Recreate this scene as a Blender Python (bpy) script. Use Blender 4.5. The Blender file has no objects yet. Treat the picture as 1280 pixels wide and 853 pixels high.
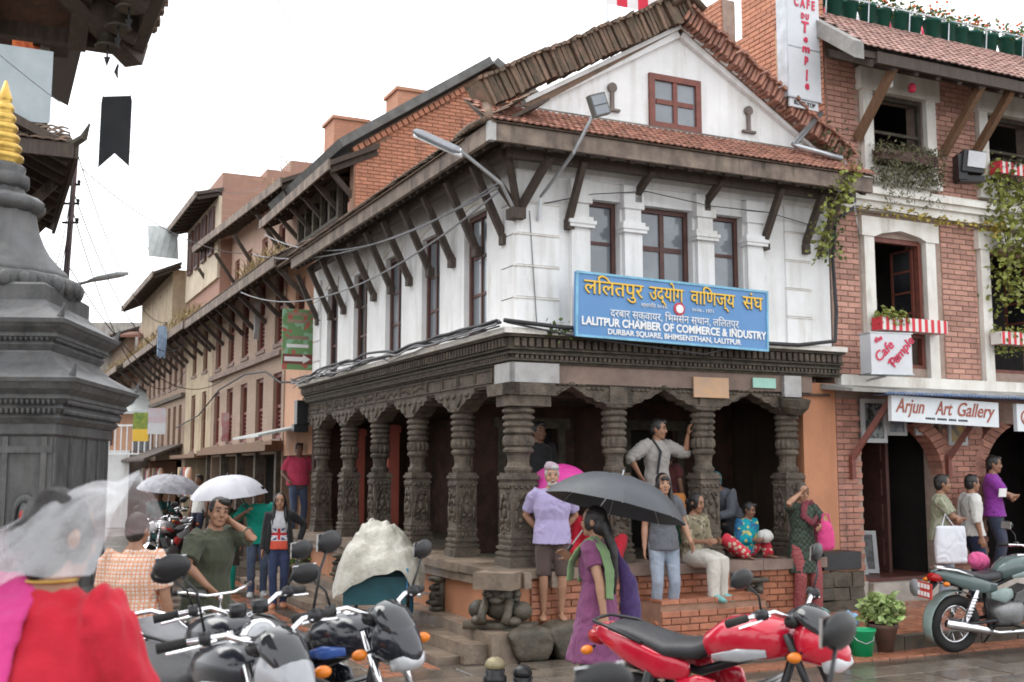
import bpy, math, random
import numpy as np
from mathutils import Vector, Matrix, noise
random.seed(7); RNG = np.random.default_rng(7)
scene = bpy.context.scene
COL = scene.collection
R = math.radians
# ------------------------------------------------------------------ camera, sky, sun, exposure
cam_d = bpy.data.cameras.new('camera'); cam = bpy.data.objects.new('camera', cam_d); COL.objects.link(cam)
cam.location = (0, 0, 1.9); cam.rotation_euler = (R(90 + 6.67), 0, 0)
cam_d.sensor_width = 36.0; cam_d.lens = 39.09; cam_d.clip_start = 0.05; cam_d.clip_end = 2000
scene.camera = cam
cam_d.dof.use_dof = True; cam_d.dof.focus_distance = 13.0; cam_d.dof.aperture_fstop = 3.5
scene.cycles.filter_width = 1.8
SUN_EL, SUN_AZ = R(58), R(-60)          # azimuth measured from +Y towards +X (light comes from the left)
world = bpy.data.worlds.new('World'); scene.world = world; world.use_nodes = True
wn = world.node_tree; wn.nodes.clear()
sky = wn.nodes.new('ShaderNodeTexSky'); sky.sky_type = 'NISHITA'; sky.sun_disc = False
sky.sun_elevation = SUN_EL; sky.sun_rotation = SUN_AZ; sky.dust_density = 1.0; sky.air_density = 1.0; sky.ozone_density = 1
hs = wn.nodes.new('ShaderNodeHueSaturation'); hs.inputs['Saturation'].default_value = 0.12
bg = wn.nodes.new('ShaderNodeBackground'); bg.inputs['Strength'].default_value = 0.15
wo = wn.nodes.new('ShaderNodeOutputWorld')
ov = wn.nodes.new('ShaderNodeMix'); ov.data_type = 'RGBA'; ov.inputs[0].default_value = 0.75; ov.inputs[7].default_value = (8.6, 8.8, 9.1, 1)   # overcast: an even white cloud layer over the clear sky
wn.links.new(sky.outputs[0], hs.inputs['Color']); wn.links.new(hs.outputs[0], ov.inputs[6]); wn.links.new(ov.outputs[2], bg.inputs[0]); wn.links.new(bg.outputs[0], wo.inputs[0])
sun_d = bpy.data.lights.new('sun', 'SUN'); sun_d.energy = 1.0; sun_d.angle = R(40); sun_d.color = (1, 0.97, 0.93)
sun = bpy.data.objects.new('sun', sun_d); COL.objects.link(sun)
sdir = Vector((math.sin(SUN_AZ) * math.cos(SUN_EL), math.cos(SUN_AZ) * math.cos(SUN_EL), math.sin(SUN_EL)))
sun.rotation_euler = sdir.to_track_quat('Z', 'Y').to_euler()
vs = scene.view_settings; vs.view_transform = 'Standard'; vs.look = 'None'; vs.exposure = 0.9; vs.gamma = 1.0
scene.cycles.max_bounces = 8; scene.cycles.transparent_max_bounces = 16
scene.cycles.use_denoising = True

# ------------------------------------------------------------------ frame of the street corner
CA = R(25.4); C0 = Vector((0.07, 12.2, 0)); UR = Vector((math.cos(CA), math.sin(CA), 0)); VL = Vector((-math.sin(CA), math.cos(CA), 0))
def L(u, v, z=0.0): return C0 + UR * u + VL * v + Vector((0, 0, z))

# ------------------------------------------------------------------ materials
MATS = {}
def mat(name, c1, c2=None, scale=6.0, rough=0.75, bump=0.25, bscale=45.0, metal=0.0, vary=0.0, streak=None, coat=0.0, trans=0.0, alpha=1.0,
        wstain=None, rough2=None, stretch=(1, 1, 1), spec=0.5, ior=1.45, bdist=0.01, sheen=0.0, contrast=(0.35, 0.65)):
    if name in MATS: return MATS[name]
    m = bpy.data.materials.new(name); m.use_nodes = True; MATS[name] = m
    nt = m.node_tree; n = nt.nodes; k = nt.links; p = n['Principled BSDF']
    c1 = (*c1[:3], 1); c2 = (*(c2 or tuple(x * 0.7 for x in c1[:3]))[:3], 1)
    tc = n.new('ShaderNodeTexCoord'); oi = n.new('ShaderNodeObjectInfo')
    mp = n.new('ShaderNodeMapping'); mp.inputs['Scale'].default_value = stretch
    ad = n.new('ShaderNodeVectorMath'); ad.operation = 'ADD'
    sc = n.new('ShaderNodeVectorMath'); sc.operation = 'SCALE'; sc.inputs[0].default_value = (37.1, 19.7, 53.3)
    k.new(oi.outputs['Random'], sc.inputs['Scale'])
    k.new(tc.outputs['Object'], ad.inputs[0]); k.new(sc.outputs[0], ad.inputs[1]); k.new(ad.outputs[0], mp.inputs['Vector'])
    nz = n.new('ShaderNodeTexNoise'); nz.inputs['Scale'].default_value = scale; nz.inputs['Detail'].default_value = 6; nz.inputs['Roughness'].default_value = 0.62
    k.new(mp.outputs[0], nz.inputs['Vector'])
    mr = n.new('ShaderNodeMapRange'); mr.inputs[1].default_value, mr.inputs[2].default_value = contrast
    k.new(nz.outputs['Fac'], mr.inputs[0])
    mx = n.new('ShaderNodeMix'); mx.data_type = 'RGBA'; mx.inputs[6].default_value = c1; mx.inputs[7].default_value = c2
    k.new(mr.outputs[0], mx.inputs[0]); col = mx.outputs[2]
    if streak:
        # rain streaks and blotches of grime: stretched noise
        sm = n.new('ShaderNodeMapping'); sm.inputs['Scale'].default_value = (5, 5, 0.45); k.new(ad.outputs[0], sm.inputs['Vector'])
        sn = n.new('ShaderNodeTexNoise'); sn.inputs['Scale'].default_value = 1.3; sn.inputs['Detail'].default_value = 5; k.new(sm.outputs[0], sn.inputs['Vector'])
        sr = n.new('ShaderNodeMapRange'); sr.inputs[1].default_value = 0.5; sr.inputs[2].default_value = 0.78; sr.inputs[4].default_value = streak[1]
        k.new(sn.outputs['Fac'], sr.inputs[0])
        m2 = n.new('ShaderNodeMix'); m2.data_type = 'RGBA'; m2.inputs[7].default_value = (*streak[0], 1)
        k.new(sr.outputs[0], m2.inputs[0]); k.new(col, m2.inputs[6]); col = m2.outputs[2]
    if wstain:
        # soot and algae runs that continue across neighbouring bricks
        gp_ = n.new('ShaderNodeNewGeometry'); wm = n.new('ShaderNodeMapping'); wm.inputs['Scale'].default_value = (1.6, 1.6, 0.35); k.new(gp_.outputs['Position'], wm.inputs['Vector'])
        wz = n.new('ShaderNodeTexNoise'); wz.inputs['Scale'].default_value = 2.2; wz.inputs['Detail'].default_value = 6; wz.inputs['Roughness'].default_value = 0.7; k.new(wm.outputs[0], wz.inputs['Vector'])
        wr_ = n.new('ShaderNodeMapRange'); wr_.inputs[1].default_value = 0.54; wr_.inputs[2].default_value = 0.68; wr_.inputs[4].default_value = wstain[1]; k.new(wz.outputs['Fac'], wr_.inputs[0])
        m3 = n.new('ShaderNodeMix'); m3.data_type = 'RGBA'; m3.inputs[7].default_value = (*wstain[0], 1); k.new(wr_.outputs[0], m3.inputs[0]); k.new(col, m3.inputs[6]); col = m3.outputs[2]
    if vary:
        gi = n.new('ShaderNodeNewGeometry'); a2 = n.new('ShaderNodeMath'); a2.operation = 'ADD'; fr = n.new('ShaderNodeMath'); fr.operation = 'FRACT'
        k.new(oi.outputs['Random'], a2.inputs[0]); k.new(gi.outputs['Random Per Island'], a2.inputs[1]); k.new(a2.outputs[0], fr.inputs[0])
        vr = n.new('ShaderNodeMapRange'); vr.inputs[3].default_value = 1 - vary; vr.inputs[4].default_value = 1 + vary; k.new(fr.outputs[0], vr.inputs[0])
        hv = n.new('ShaderNodeHueSaturation'); k.new(col, hv.inputs['Color']); k.new(vr.outputs[0], hv.inputs['Value']); col = hv.outputs[0]
    k.new(col, p.inputs['Base Color'])
    if rough2 is not None:
        rr = n.new('ShaderNodeMapRange'); rr.inputs[3].default_value = rough; rr.inputs[4].default_value = rough2
        n3 = n.new('ShaderNodeTexNoise'); n3.inputs['Scale'].default_value = scale * 0.37; n3.inputs['Detail'].default_value = 4; k.new(mp.outputs[0], n3.inputs['Vector'])
        rr.inputs[1].default_value = 0.4; rr.inputs[2].default_value = 0.6; k.new(n3.outputs['Fac'], rr.inputs[0]); k.new(rr.outputs[0], p.inputs['Roughness'])
    else: p.inputs['Roughness'].default_value = rough
    p.inputs['Metallic'].default_value = metal; p.inputs['Coat Weight'].default_value = coat; p.inputs['Specular IOR Level'].default_value = spec
    p.inputs['Transmission Weight'].default_value = trans; p.inputs['Alpha'].default_value = alpha; p.inputs['IOR'].default_value = ior
    if sheen: p.inputs['Sheen Weight'].default_value = sheen
    if bump:
        bn = n.new('ShaderNodeTexNoise'); bn.inputs['Scale'].default_value = bscale; bn.inputs['Detail'].default_value = 5; k.new(mp.outputs[0], bn.inputs['Vector'])
        bp = n.new('ShaderNodeBump'); bp.inputs['Strength'].default_value = bump; bp.inputs['Distance'].default_value = bdist
        k.new(bn.outputs['Fac'], bp.inputs['Height']); k.new(bp.outputs[0], p.inputs['Normal'])
    return m
def pattern_mat(name, kind, cols, scale=8.0, rough=0.85):
    """printed or woven cloth: 'plaid', 'check', 'stripe', 'dots'"""
    if name in MATS: return MATS[name]
    m = mat(name, cols[0], rough=rough, bump=0.2, bscale=90); nt = m.node_tree; n = nt.nodes; k = nt.links; p = n['Principled BSDF']
    tc = n.new('ShaderNodeTexCoord'); sx = n.new('ShaderNodeSeparateXYZ'); k.new(tc.outputs['Object'], sx.inputs[0])
    def band(sock, w, off=0.0):
        a = n.new('ShaderNodeMath'); a.operation = 'MULTIPLY_ADD'; a.inputs[1].default_value = scale; a.inputs[2].default_value = off + 50; k.new(sock, a.inputs[0])
        f = n.new('ShaderNodeMath'); f.operation = 'FRACT'; k.new(a.outputs[0], f.inputs[0])
        g = n.new('ShaderNodeMath'); g.operation = 'LESS_THAN'; g.inputs[1].default_value = w; k.new(f.outputs[0], g.inputs[0]); return g.outputs[0]
    def mix(fac, a, b):
        x = n.new('ShaderNodeMix'); x.data_type = 'RGBA'
        k.new(fac, x.inputs[0])
        for s, v in ((6, a), (7, b)):
            if isinstance(v, tuple): x.inputs[s].default_value = (*v, 1)
            else: k.new(v, x.inputs[s])
        return x.outputs[2]
    if kind == 'plaid':
        c = mix(band(sx.outputs[0], 0.3), cols[0], cols[1]); c = mix(band(sx.outputs[2], 0.3), c, cols[1])
        c = mix(band(sx.outputs[0], 0.12, 0.4), c, cols[2]); c = mix(band(sx.outputs[2], 0.12, 0.4), c, cols[2])
    elif kind == 'check':
        ck = n.new('ShaderNodeTexChecker'); ck.inputs['Scale'].default_value = scale; ck.inputs[1].default_value = (*cols[0], 1); ck.inputs[2].default_value = (*cols[1], 1)
        k.new(tc.outputs['Object'], ck.inputs[0]); c = ck.outputs[0]
    elif kind == 'stripe':
        c = mix(band(sx.outputs[0], 0.5), cols[0], cols[1])
    else:
        vo = n.new('ShaderNodeTexVoronoi'); vo.inputs['Scale'].default_value = scale; k.new(tc.outputs['Object'], vo.inputs['Vector'])
        g = n.new('ShaderNodeMath'); g.operation = 'LESS_THAN'; g.inputs[1].default_value = 0.36; k.new(vo.outputs['Distance'], g.inputs[0])
        c = mix(g.outputs[0], cols[0], cols[1])
        if len(cols) > 2:
            v2 = n.new('ShaderNodeTexNoise'); v2.inputs['Scale'].default_value = scale * 0.6; k.new(tc.outputs['Object'], v2.inputs['Vector'])
            g2 = n.new('ShaderNodeMath'); g2.operation = 'GREATER_THAN'; g2.inputs[1].default_value = 0.56; k.new(v2.outputs['Fac'], g2.inputs[0]); c = mix(g2.outputs[0], c, cols[2])
    for lk in list(p.inputs['Base Color'].links): k.remove(lk)
    k.new(c, p.inputs['Base Color'])
    return m
def brick_mat(name, c1, c2, mortar, scale=4.2):
    """brickwork too far away to tell the bricks apart"""
    if name in MATS: return MATS[name]
    m = mat(name, c1, c2, scale=3, rough=.9, bump=.4, wstain=(tuple(x*.45 for x in c1), .6)); nt = m.node_tree; n = nt.nodes; k = nt.links; p = n['Principled BSDF']
    tc = n.new('ShaderNodeTexCoord'); sx = n.new('ShaderNodeSeparateXYZ'); k.new(tc.outputs['Object'], sx.inputs[0]); a = n.new('ShaderNodeMath'); k.new(sx.outputs[0], a.inputs[0]); k.new(sx.outputs[1], a.inputs[1])
    cb_ = n.new('ShaderNodeCombineXYZ'); k.new(a.outputs[0], cb_.inputs[0]); k.new(sx.outputs[2], cb_.inputs[1])
    bt = n.new('ShaderNodeTexBrick'); bt.inputs['Scale'].default_value = scale; bt.inputs['Mortar Size'].default_value = .03; bt.inputs['Row Height'].default_value = .33; bt.inputs['Brick Width'].default_value = 1.0
    old = p.inputs['Base Color'].links[0].from_socket; k.new(old, bt.inputs[1]); bt.inputs[2].default_value = (*[x*.8 for x in c1], 1); bt.inputs[3].default_value = (*mortar, 1); k.new(cb_.outputs[0], bt.inputs[0])
    k.new(bt.outputs[0], p.inputs['Base Color']); return m
def glass(name, tint=(0.55, 0.6, 0.65), rough=0.06, dark=(0.05, 0.055, 0.06)):
    """old window glass backed by a dark room: glossy dielectric over a dim body"""
    return mat(name, dark, tint, scale=1.2, rough=rough, bump=0.06, bscale=6, spec=0.9, contrast=(0.45, 0.8))

PLASTER = mat('white_plaster', (0.80, 0.80, 0.80), (0.70, 0.70, 0.69), scale=2.0, rough=0.8, bump=0.35, bscale=25, streak=((0.50, 0.48, 0.44), 0.6), wstain=((0.48, 0.45, 0.4), 0.5))
PLASTER2 = mat('cream_trim_paint', (0.78, 0.76, 0.71), (0.66, 0.63, 0.57), scale=3.0, rough=0.75, bump=0.3, bscale=30, streak=((0.42, 0.38, 0.32), 0.45), wstain=((0.36, 0.32, 0.26), 0.5))
GREYPL = mat('weathered_grey_render', (0.42, 0.39, 0.35), (0.26, 0.24, 0.22), scale=3, rough=0.85, bump=0.4, streak=((0.12, 0.11, 0.1), 0.6))
ORANGE = mat('orange_plaster', (0.52, 0.235, 0.125), (0.42, 0.19, 0.105), scale=2.2, rough=0.75, bump=0.4, bscale=20, streak=((0.30, 0.13, 0.07), 0.4))
PEACH = mat('peach_plaster', (0.58, 0.33, 0.21), (0.48, 0.27, 0.175), scale=1.5, rough=0.8, bump=0.4, bscale=20, streak=((0.35, 0.2, 0.14), 0.4), wstain=((0.3, 0.17, 0.12), 0.5))
PINKBR = mat('faded_pink_brick', (0.39, 0.275, 0.205), (0.28, 0.19, 0.145), scale=2.4, rough=0.85, bump=0.5, bscale=22, streak=((0.2, 0.13, 0.1), 0.5))
YELLOWP = mat('yellow_ochre_plaster', (0.47, 0.375, 0.255), (0.36, 0.28, 0.19), scale=2, rough=0.85, bump=0.4, streak=((0.24, 0.18, 0.12), 0.5), wstain=((0.2, 0.15, 0.1), 0.6))
BROWNW = mat('brown_wall', (0.34, 0.245, 0.18), (0.24, 0.17, 0.13), scale=2.3, rough=0.85, bump=0.5, streak=((0.17, 0.12, 0.09), 0.5))
PINKW = brick_mat('faded_pink_brickwork', (0.39, 0.275, 0.205), (0.28, 0.19, 0.145), (0.33, 0.26, 0.2)); BROWNB = brick_mat('brown_brickwork', (0.34, 0.24, 0.175), (0.24, 0.165, 0.125), (0.27, 0.2, 0.15))
MORTAR = mat('grey_mortar', (0.40, 0.30, 0.25), (0.30, 0.22, 0.18), scale=8, rough=0.95, bump=0.5)
MORTARD = mat('brown_mortar', (0.34, 0.20, 0.14), (0.25, 0.15, 0.1), scale=8, rough=0.95, bump=0.5)
BRICKR = mat('red_brick', (0.42, 0.20, 0.145), (0.33, 0.16, 0.12), scale=9, rough=0.8, bump=0.5, bscale=60, vary=0.22, wstain=((0.12, 0.08, 0.07), 0.5))
BRICKP = mat('pale_red_brick', (0.50, 0.275, 0.21), (0.42, 0.225, 0.175), scale=9, rough=0.85, bump=0.5, bscale=60, vary=0.2, wstain=((0.2, 0.13, 0.11), 0.45))
BRICKO = mat('orange_brick', (0.52, 0.235, 0.145), (0.43, 0.19, 0.12), scale=9, rough=0.85, bump=0.5, bscale=60, vary=0.12, wstain=((0.06, 0.045, 0.04), 0.8))
BRICKW = mat('wet_paving_brick', (0.40, 0.16, 0.09), (0.27, 0.11, 0.065), scale=7, rough=0.14, rough2=0.4, bump=0.35, bscale=30, vary=0.2)
TIMBER = mat('old_dark_timber', (0.085, 0.062, 0.048), (0.05, 0.037, 0.03), scale=5, rough=0.75, bump=0.6, bscale=30, stretch=(6, 6, 0.8))
FASCIA = mat('weathered_fascia_board', (0.27, 0.21, 0.165), (0.13, 0.1, 0.085), scale=4, rough=0.85, bump=0.6, bscale=25, streak=((0.05, 0.045, 0.04), 0.7), wstain=((0.04, 0.036, 0.03), 0.8))
CARVED = mat('carved_grey_brown_timber', (0.145, 0.115, 0.086), (0.06, 0.048, 0.038), scale=7, rough=0.8, bump=0.9, bscale=38, bdist=0.02, wstain=((0.025, 0.022, 0.016), 0.75))
CARVEDD = mat('carved_dark_timber', (0.10, 0.085, 0.06), (0.045, 0.038, 0.03), scale=9, rough=0.8, bump=0.9, bscale=45, bdist=0.02)
LINTEL = mat('brown_lintel_beam', (0.25, 0.18, 0.145), (0.16, 0.115, 0.095), scale=3, rough=0.8, bump=0.5, bscale=25)
FRAME = mat('brown_window_paint', (0.115, 0.05, 0.038), (0.075, 0.035, 0.03), scale=8, rough=0.55, bump=0.3)
FRAMER = mat('red_brown_window_paint', (0.21, 0.065, 0.045), (0.14, 0.045, 0.035), scale=8, rough=0.55, bump=0.3)
GLASS = glass('old_window_glass', (0.30, 0.33, 0.36), 0.07, (0.16, 0.18, 0.2))
GLASSD = glass('dark_window_glass', (0.06, 0.065, 0.07), 0.08, (0.02, 0.02, 0.022))
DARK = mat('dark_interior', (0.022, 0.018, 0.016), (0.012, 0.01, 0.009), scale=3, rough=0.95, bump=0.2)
DARKBR = mat('shade_dark_brick', (0.085, 0.04, 0.028), (0.03, 0.02, 0.016), scale=4, rough=0.95, bump=0.5)  # brick colour darkened to carry the deep shade inside the arcade
REDPOST = mat('red_painted_post', (0.42, 0.105, 0.075), (0.34, 0.085, 0.06), scale=4, rough=0.7, bump=0.3)
TILE = mat('small_clay_tile', (0.38, 0.175, 0.12), (0.24, 0.125, 0.095), scale=10, rough=0.85, bump=0.5, bscale=50, vary=0.28)
TILEOLD = mat('mossy_clay_tile', (0.20, 0.125, 0.09), (0.105, 0.085, 0.06), scale=8, rough=0.9, bump=0.6, bscale=50, vary=0.3)
TILEGR = mat('faded_pink_tile', (0.42, 0.25, 0.21), (0.30, 0.19, 0.165), scale=8, rough=0.85, bump=0.5, bscale=50, vary=0.2)
STONE = mat('wet_grey_stone', (0.21, 0.185, 0.155), (0.12, 0.105, 0.09), scale=5, rough=0.35, rough2=0.65, bump=0.6, bscale=30, vary=0.15)
STONEB = mat('brown_step_stone', (0.25, 0.19, 0.14), (0.14, 0.105, 0.08), scale=5, rough=0.3, rough2=0.6, bump=0.6, bscale=30, vary=0.2)
STONED = mat('dark_mossy_stone', (0.105, 0.085, 0.06), (0.05, 0.045, 0.034), scale=6, rough=0.6, bump=0.8, bscale=28)
SHRINE = mat('dark_shrine_stone', (0.10, 0.10, 0.10), (0.05, 0.05, 0.05), scale=4, rough=0.42, rough2=0.6, bump=0.6, bscale=26, streak=((0.15, 0.14, 0.12), 0.4))
SHRINEL = mat('grey_shrine_dome_stone', (0.125, 0.125, 0.128), (0.08, 0.08, 0.08), scale=4, rough=0.4, rough2=0.6, bump=0.5, bscale=24, streak=((0.2, 0.19, 0.17), 0.4))
PAVE = mat('wet_paving_stone', (0.17, 0.135, 0.105), (0.095, 0.08, 0.066), scale=3, rough=0.04, rough2=0.26, bump=0.3, bscale=20, vary=0.2)
STREET = mat('wet_street_grout', (0.10, 0.08, 0.062), (0.06, 0.05, 0.04), scale=3, rough=0.1, rough2=0.4, bump=0.4, bscale=25)
STEEL = mat('galvanised_steel', (0.52, 0.54, 0.56), (0.4, 0.42, 0.44), scale=8, rough=0.35, metal=0.8, bump=0.1)
CHROME = mat('chrome', (0.8, 0.8, 0.82), (0.7, 0.7, 0.72), rough=0.14, metal=1.0, bump=0)
BLACKM = mat('black_metal', (0.018, 0.018, 0.02), (0.012, 0.012, 0.013), rough=0.4, bump=0.1)
BLACKP = mat('black_plastic', (0.02, 0.02, 0.022), (0.014, 0.014, 0.015), rough=0.38, bump=0.15, bscale=120)
RUBBER = mat('tyre_rubber', (0.016, 0.016, 0.016), (0.024, 0.022, 0.02), rough=0.75, bump=0.4, bscale=90)
CABLE = mat('black_cable', (0.02, 0.02, 0.022), (0.035, 0.035, 0.038), rough=0.6, bump=0)
CABLEG = mat('grey_cable', (0.24, 0.24, 0.25), (0.16, 0.16, 0.17), rough=0.6, bump=0)
LEAF = mat('leaf_green', (0.10, 0.16, 0.035), (0.055, 0.10, 0.022), scale=20, rough=0.5, bump=0, vary=0.35)
LEAFY = mat('yellow_green_leaf', (0.27, 0.27, 0.055), (0.15, 0.19, 0.04), scale=20, rough=0.5, bump=0, vary=0.35)
LEAFD = mat('dry_brown_green_leaf', (0.13, 0.12, 0.06), (0.075, 0.08, 0.04), scale=20, rough=0.7, bump=0, vary=0.35)
STRAW = mat('dry_roof_grass', (0.34, 0.25, 0.12), (0.22, 0.17, 0.08), scale=20, rough=0.8, bump=0, vary=0.35)
WHITEP = mat('white_paint', (0.8, 0.8, 0.8), (0.74, 0.74, 0.74), rough=0.45, bump=0.05)
GOLD = mat('brass_gold', (0.62, 0.42, 0.11), (0.48, 0.3, 0.07), scale=9, rough=0.38, metal=0.75, bump=0.2)
PINKT = mat('signal_red_paint', (0.62, 0.03, 0.09), (0.5, 0.03, 0.07), rough=0.5, bump=0)

# ------------------------------------------------------------------ mesh builder
class B:
    def __init__(s): s.v = []; s.f = []; s.mi = []; s.cur = 0
    def add(s, vs_, fs_):
        o = len(s.v); s.v.extend([tuple(p) for p in vs_]); s.f.extend([tuple(i + o for i in f) for f in fs_]); s.mi.extend([s.cur] * len(fs_)); return s
    def box(s, x0, y0, z0, x1, y1, z1):
        if x0 > x1: x0, x1 = x1, x0
        if y0 > y1: y0, y1 = y1, y0
        if z0 > z1: z0, z1 = z1, z0
        return s.add([(x0,y0,z0),(x1,y0,z0),(x1,y1,z0),(x0,y1,z0),(x0,y0,z1),(x1,y0,z1),(x1,y1,z1),(x0,y1,z1)],
              [(0,3,2,1),(4,5,6,7),(0,1,5,4),(1,2,6,5),(2,3,7,6),(3,0,4,7)])
    def obox(s, c, size, m3=None, jit=0.0):
        c = Vector(c); hx, hy, hz = [q / 2 for q in size]; m3 = m3 or Matrix.Identity(3)
        P = [(-hx,-hy,-hz),(hx,-hy,-hz),(hx,hy,-hz),(-hx,hy,-hz),(-hx,-hy,hz),(hx,-hy,hz),(hx,hy,hz),(-hx,hy,hz)]
        P = [c + m3 @ Vector([q + random.uniform(-jit, jit) for q in p]) for p in P]
        return s.add(P, [(0,3,2,1),(4,5,6,7),(0,1,5,4),(1,2,6,5),(2,3,7,6),(3,0,4,7)])
    def beam(s, a, b, w, h, up=(0, 0, 1)):
        a = Vector(a); b = Vector(b); t = b - a; ln = t.length; t.normalize(); up = Vector(up)
        x = t.cross(up)
        if x.length < 1e-4: x = t.cross(Vector((0, 1, 0)))
        x.normalize(); y = x.cross(t)
        return s.obox((a + b) / 2, (w, ln, h), Matrix((x, t, y)).transposed())
    def ring_loft(s, rings, cap=True, closed=True):
        n = len(rings[0]); vs_ = [p for r in rings for p in r]; fs = []
        for i in range(len(rings) - 1):
            for j in range(n if closed else n - 1):
                q = (j + 1) % n; fs.append((i*n+j, i*n+q, (i+1)*n+q, (i+1)*n+j))
        if cap and closed: fs.append(tuple(range(n))[::-1]); fs.append(tuple((len(rings)-1)*n + j for j in range(n)))
        return s.add(vs_, fs)
    def tube(s, pts, r, n=8, cap=True):
        pts = [Vector(p) for p in pts]; rs = r if isinstance(r, (list, tuple)) else [r] * len(pts)
        t0 = (pts[1] - pts[0]).normalized(); x = t0.orthogonal().normalized(); rings = []
        for i, p in enumerate(pts):
            t = (pts[min(i+1, len(pts)-1)] - pts[max(i-1, 0)])
            t = t.normalized() if t.length > 1e-9 else t0
            x = (x - t * x.dot(t)); x = x.normalized() if x.length > 1e-6 else t.orthogonal().normalized(); y = t.cross(x)
            rings.append([p + (x * math.cos(2*math.pi*j/n) + y * math.sin(2*math.pi*j/n)) * rs[i] for j in range(n)])
        return s.ring_loft(rings, cap)
    def loft(s, pts, rad, xdir=(1, 0, 0), n=14, power=2.0):
        """elliptical (or squarish, power>2) rings along pts; rad = (across xdir, other)"""
        pts = [Vector(p) for p in pts]; rings = []
        for i, p in enumerate(pts):
            t = (pts[min(i+1, len(pts)-1)] - pts[max(i-1, 0)]).normalized(); x = Vector(xdir); x = (x - t * x.dot(t)).normalized(); y = t.cross(x)
            a, b = rad[i] if isinstance(rad[i], (tuple, list)) else (rad[i], rad[i]); ring = []
            for j in range(n):
                th = 2 * math.pi * j / n; cx, sy = math.cos(th), math.sin(th); e = 2.0 / power
                ring.append(p + x * a * math.copysign(abs(cx) ** e, cx) + y * b * math.copysign(abs(sy) ** e, sy))
            rings.append(ring)
        return s.ring_loft(rings)
    def lathe(s, c, prof, n=16, rot=0.0, sq=False, axis='z', flute=0.0):
        c = Vector(c); rings = []
        for r, z in prof:
            ring = []
            for j in range(n):
                th = rot + 2 * math.pi * j / n; rr = r * (1 + (flute if j % 2 else 0))
                if sq: rr = r / max(abs(math.cos(th)), abs(math.sin(th)))
                if axis == 'z': q = Vector((rr*math.cos(th), rr*math.sin(th), z))
                elif axis == 'x': q = Vector((z, rr*math.cos(th), rr*math.sin(th)))
                else: q = Vector((rr*math.sin(th), z, rr*math.cos(th)))
                ring.append(c + q)
            rings.append(ring)
        return s.ring_loft(rings)
    def ell(s, c, r, n=12, m=8, m3=None):
        c = Vector(c); m3 = m3 or Matrix.Identity(3); rx, ry, rz = r if isinstance(r, (tuple, list)) else (r, r, r); rings = []
        for i in range(m + 1):
            ph = -math.pi/2 + math.pi * min(max(i / m, 0.02), 0.98)
            rings.append([c + m3 @ Vector((rx*math.cos(ph)*math.cos(2*math.pi*j/n), ry*math.cos(ph)*math.sin(2*math.pi*j/n), rz*math.sin(ph))) for j in range(n)])
        return s.ring_loft(rings)
    def prism(s, poly, plane, d0, d1):
        """poly of 2-D points extruded between d0 and d1 along the missing axis ('xz' -> y, 'yz' -> x, 'xy' -> z)"""
        def P(a, b, d): return {'xz': (a, d, b), 'yz': (d, a, b), 'xy': (a, b, d)}[plane]
        n = len(poly); vs_ = [P(a, b, d0) for a, b in poly] + [P(a, b, d1) for a, b in poly]
        fs = [tuple(range(n)), tuple(range(n, 2*n))[::-1]] + [(i, n+i, n+(i+1) % n, (i+1) % n) for i in range(n)]
        return s.add(vs_, fs)
    def torus(s, c, R_, r, axis='y', n=28, m=8):
        c = Vector(c); rings = []
        for i in range(n + 1):
            th = 2*math.pi*i/n; ring = []
            for j in range(m):
                ph = 2*math.pi*j/m; rr = R_ + r[0]*math.cos(ph) if isinstance(r, tuple) else R_ + r*math.cos(ph); o = (r[1] if isinstance(r, tuple) else r)*math.sin(ph)
                a, b = rr*math.cos(th), rr*math.sin(th)
                ring.append(c + Vector({'y': (a, o, b), 'x': (o, a, b), 'z': (a, b, o)}[axis]))
            rings.append(ring)
        return s.ring_loft(rings, cap=False)
    def sheet(s, rows, thick=0.0):
        n = len(rows[0]); vs_ = [p for r in rows for p in r]
        fs = [(i*n+j, i*n+j+1, (i+1)*n+j+1, (i+1)*n+j) for i in range(len(rows)-1) for j in range(n-1)]
        return s.add(vs_, fs)
    def mesh(s, name, mats, smooth=False):
        me = bpy.data.meshes.new(name); me.from_pydata(s.v, [], s.f)
        for m in (mats if isinstance(mats, (list, tuple)) else [mats]): me.materials.append(m)
        if any(s.mi): me.polygons.foreach_set('material_index', s.mi)
        me.update()
        fix_normals(me)
        if smooth: me.polygons.foreach_set('use_smooth', [True] * len(me.polygons))
        return me
    def build(s, name, mats, parent=None, smooth=False, kind=None, label=None):
        return obj(name, s.mesh(name, mats, smooth), parent, kind, label)
import bmesh
def fix_normals(me):
    bm = bmesh.new(); bm.from_mesh(me); bmesh.ops.recalc_face_normals(bm, faces=bm.faces); bm.to_mesh(me); bm.free()
def obj(name, me, parent=None, kind=None, label=None):
    o = bpy.data.objects.new(name, me); COL.objects.link(o)
    if parent: o.parent = parent
    if kind: o['kind'] = kind
    if label: o['label'] = label
    return o
def tag(o, label, cat, group=None):
    o['label'] = label; o['category'] = cat
    if group: o['group'] = group
    return o
def thing(name, label, cat, loc=(0, 0, 0), rotz=0.0, group=None, scale=1.0):
    o = bpy.data.objects.new(name, None); COL.objects.link(o); o.location = loc; o.rotation_euler = (0, 0, rotz); o.scale = (scale,) * 3
    o.empty_display_size = 0.2
    return tag(o, label, cat, group)
def local_thing(name, label, cat, group=None):
    """an Empty in the street-corner frame: its children use (u, v, z)"""
    return thing(name, label, cat, C0, CA, group)
def struct(o): o['kind'] = 'structure'; return o
def at_corner(o): o.location = C0; o.rotation_euler = (0, 0, CA); return o

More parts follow.
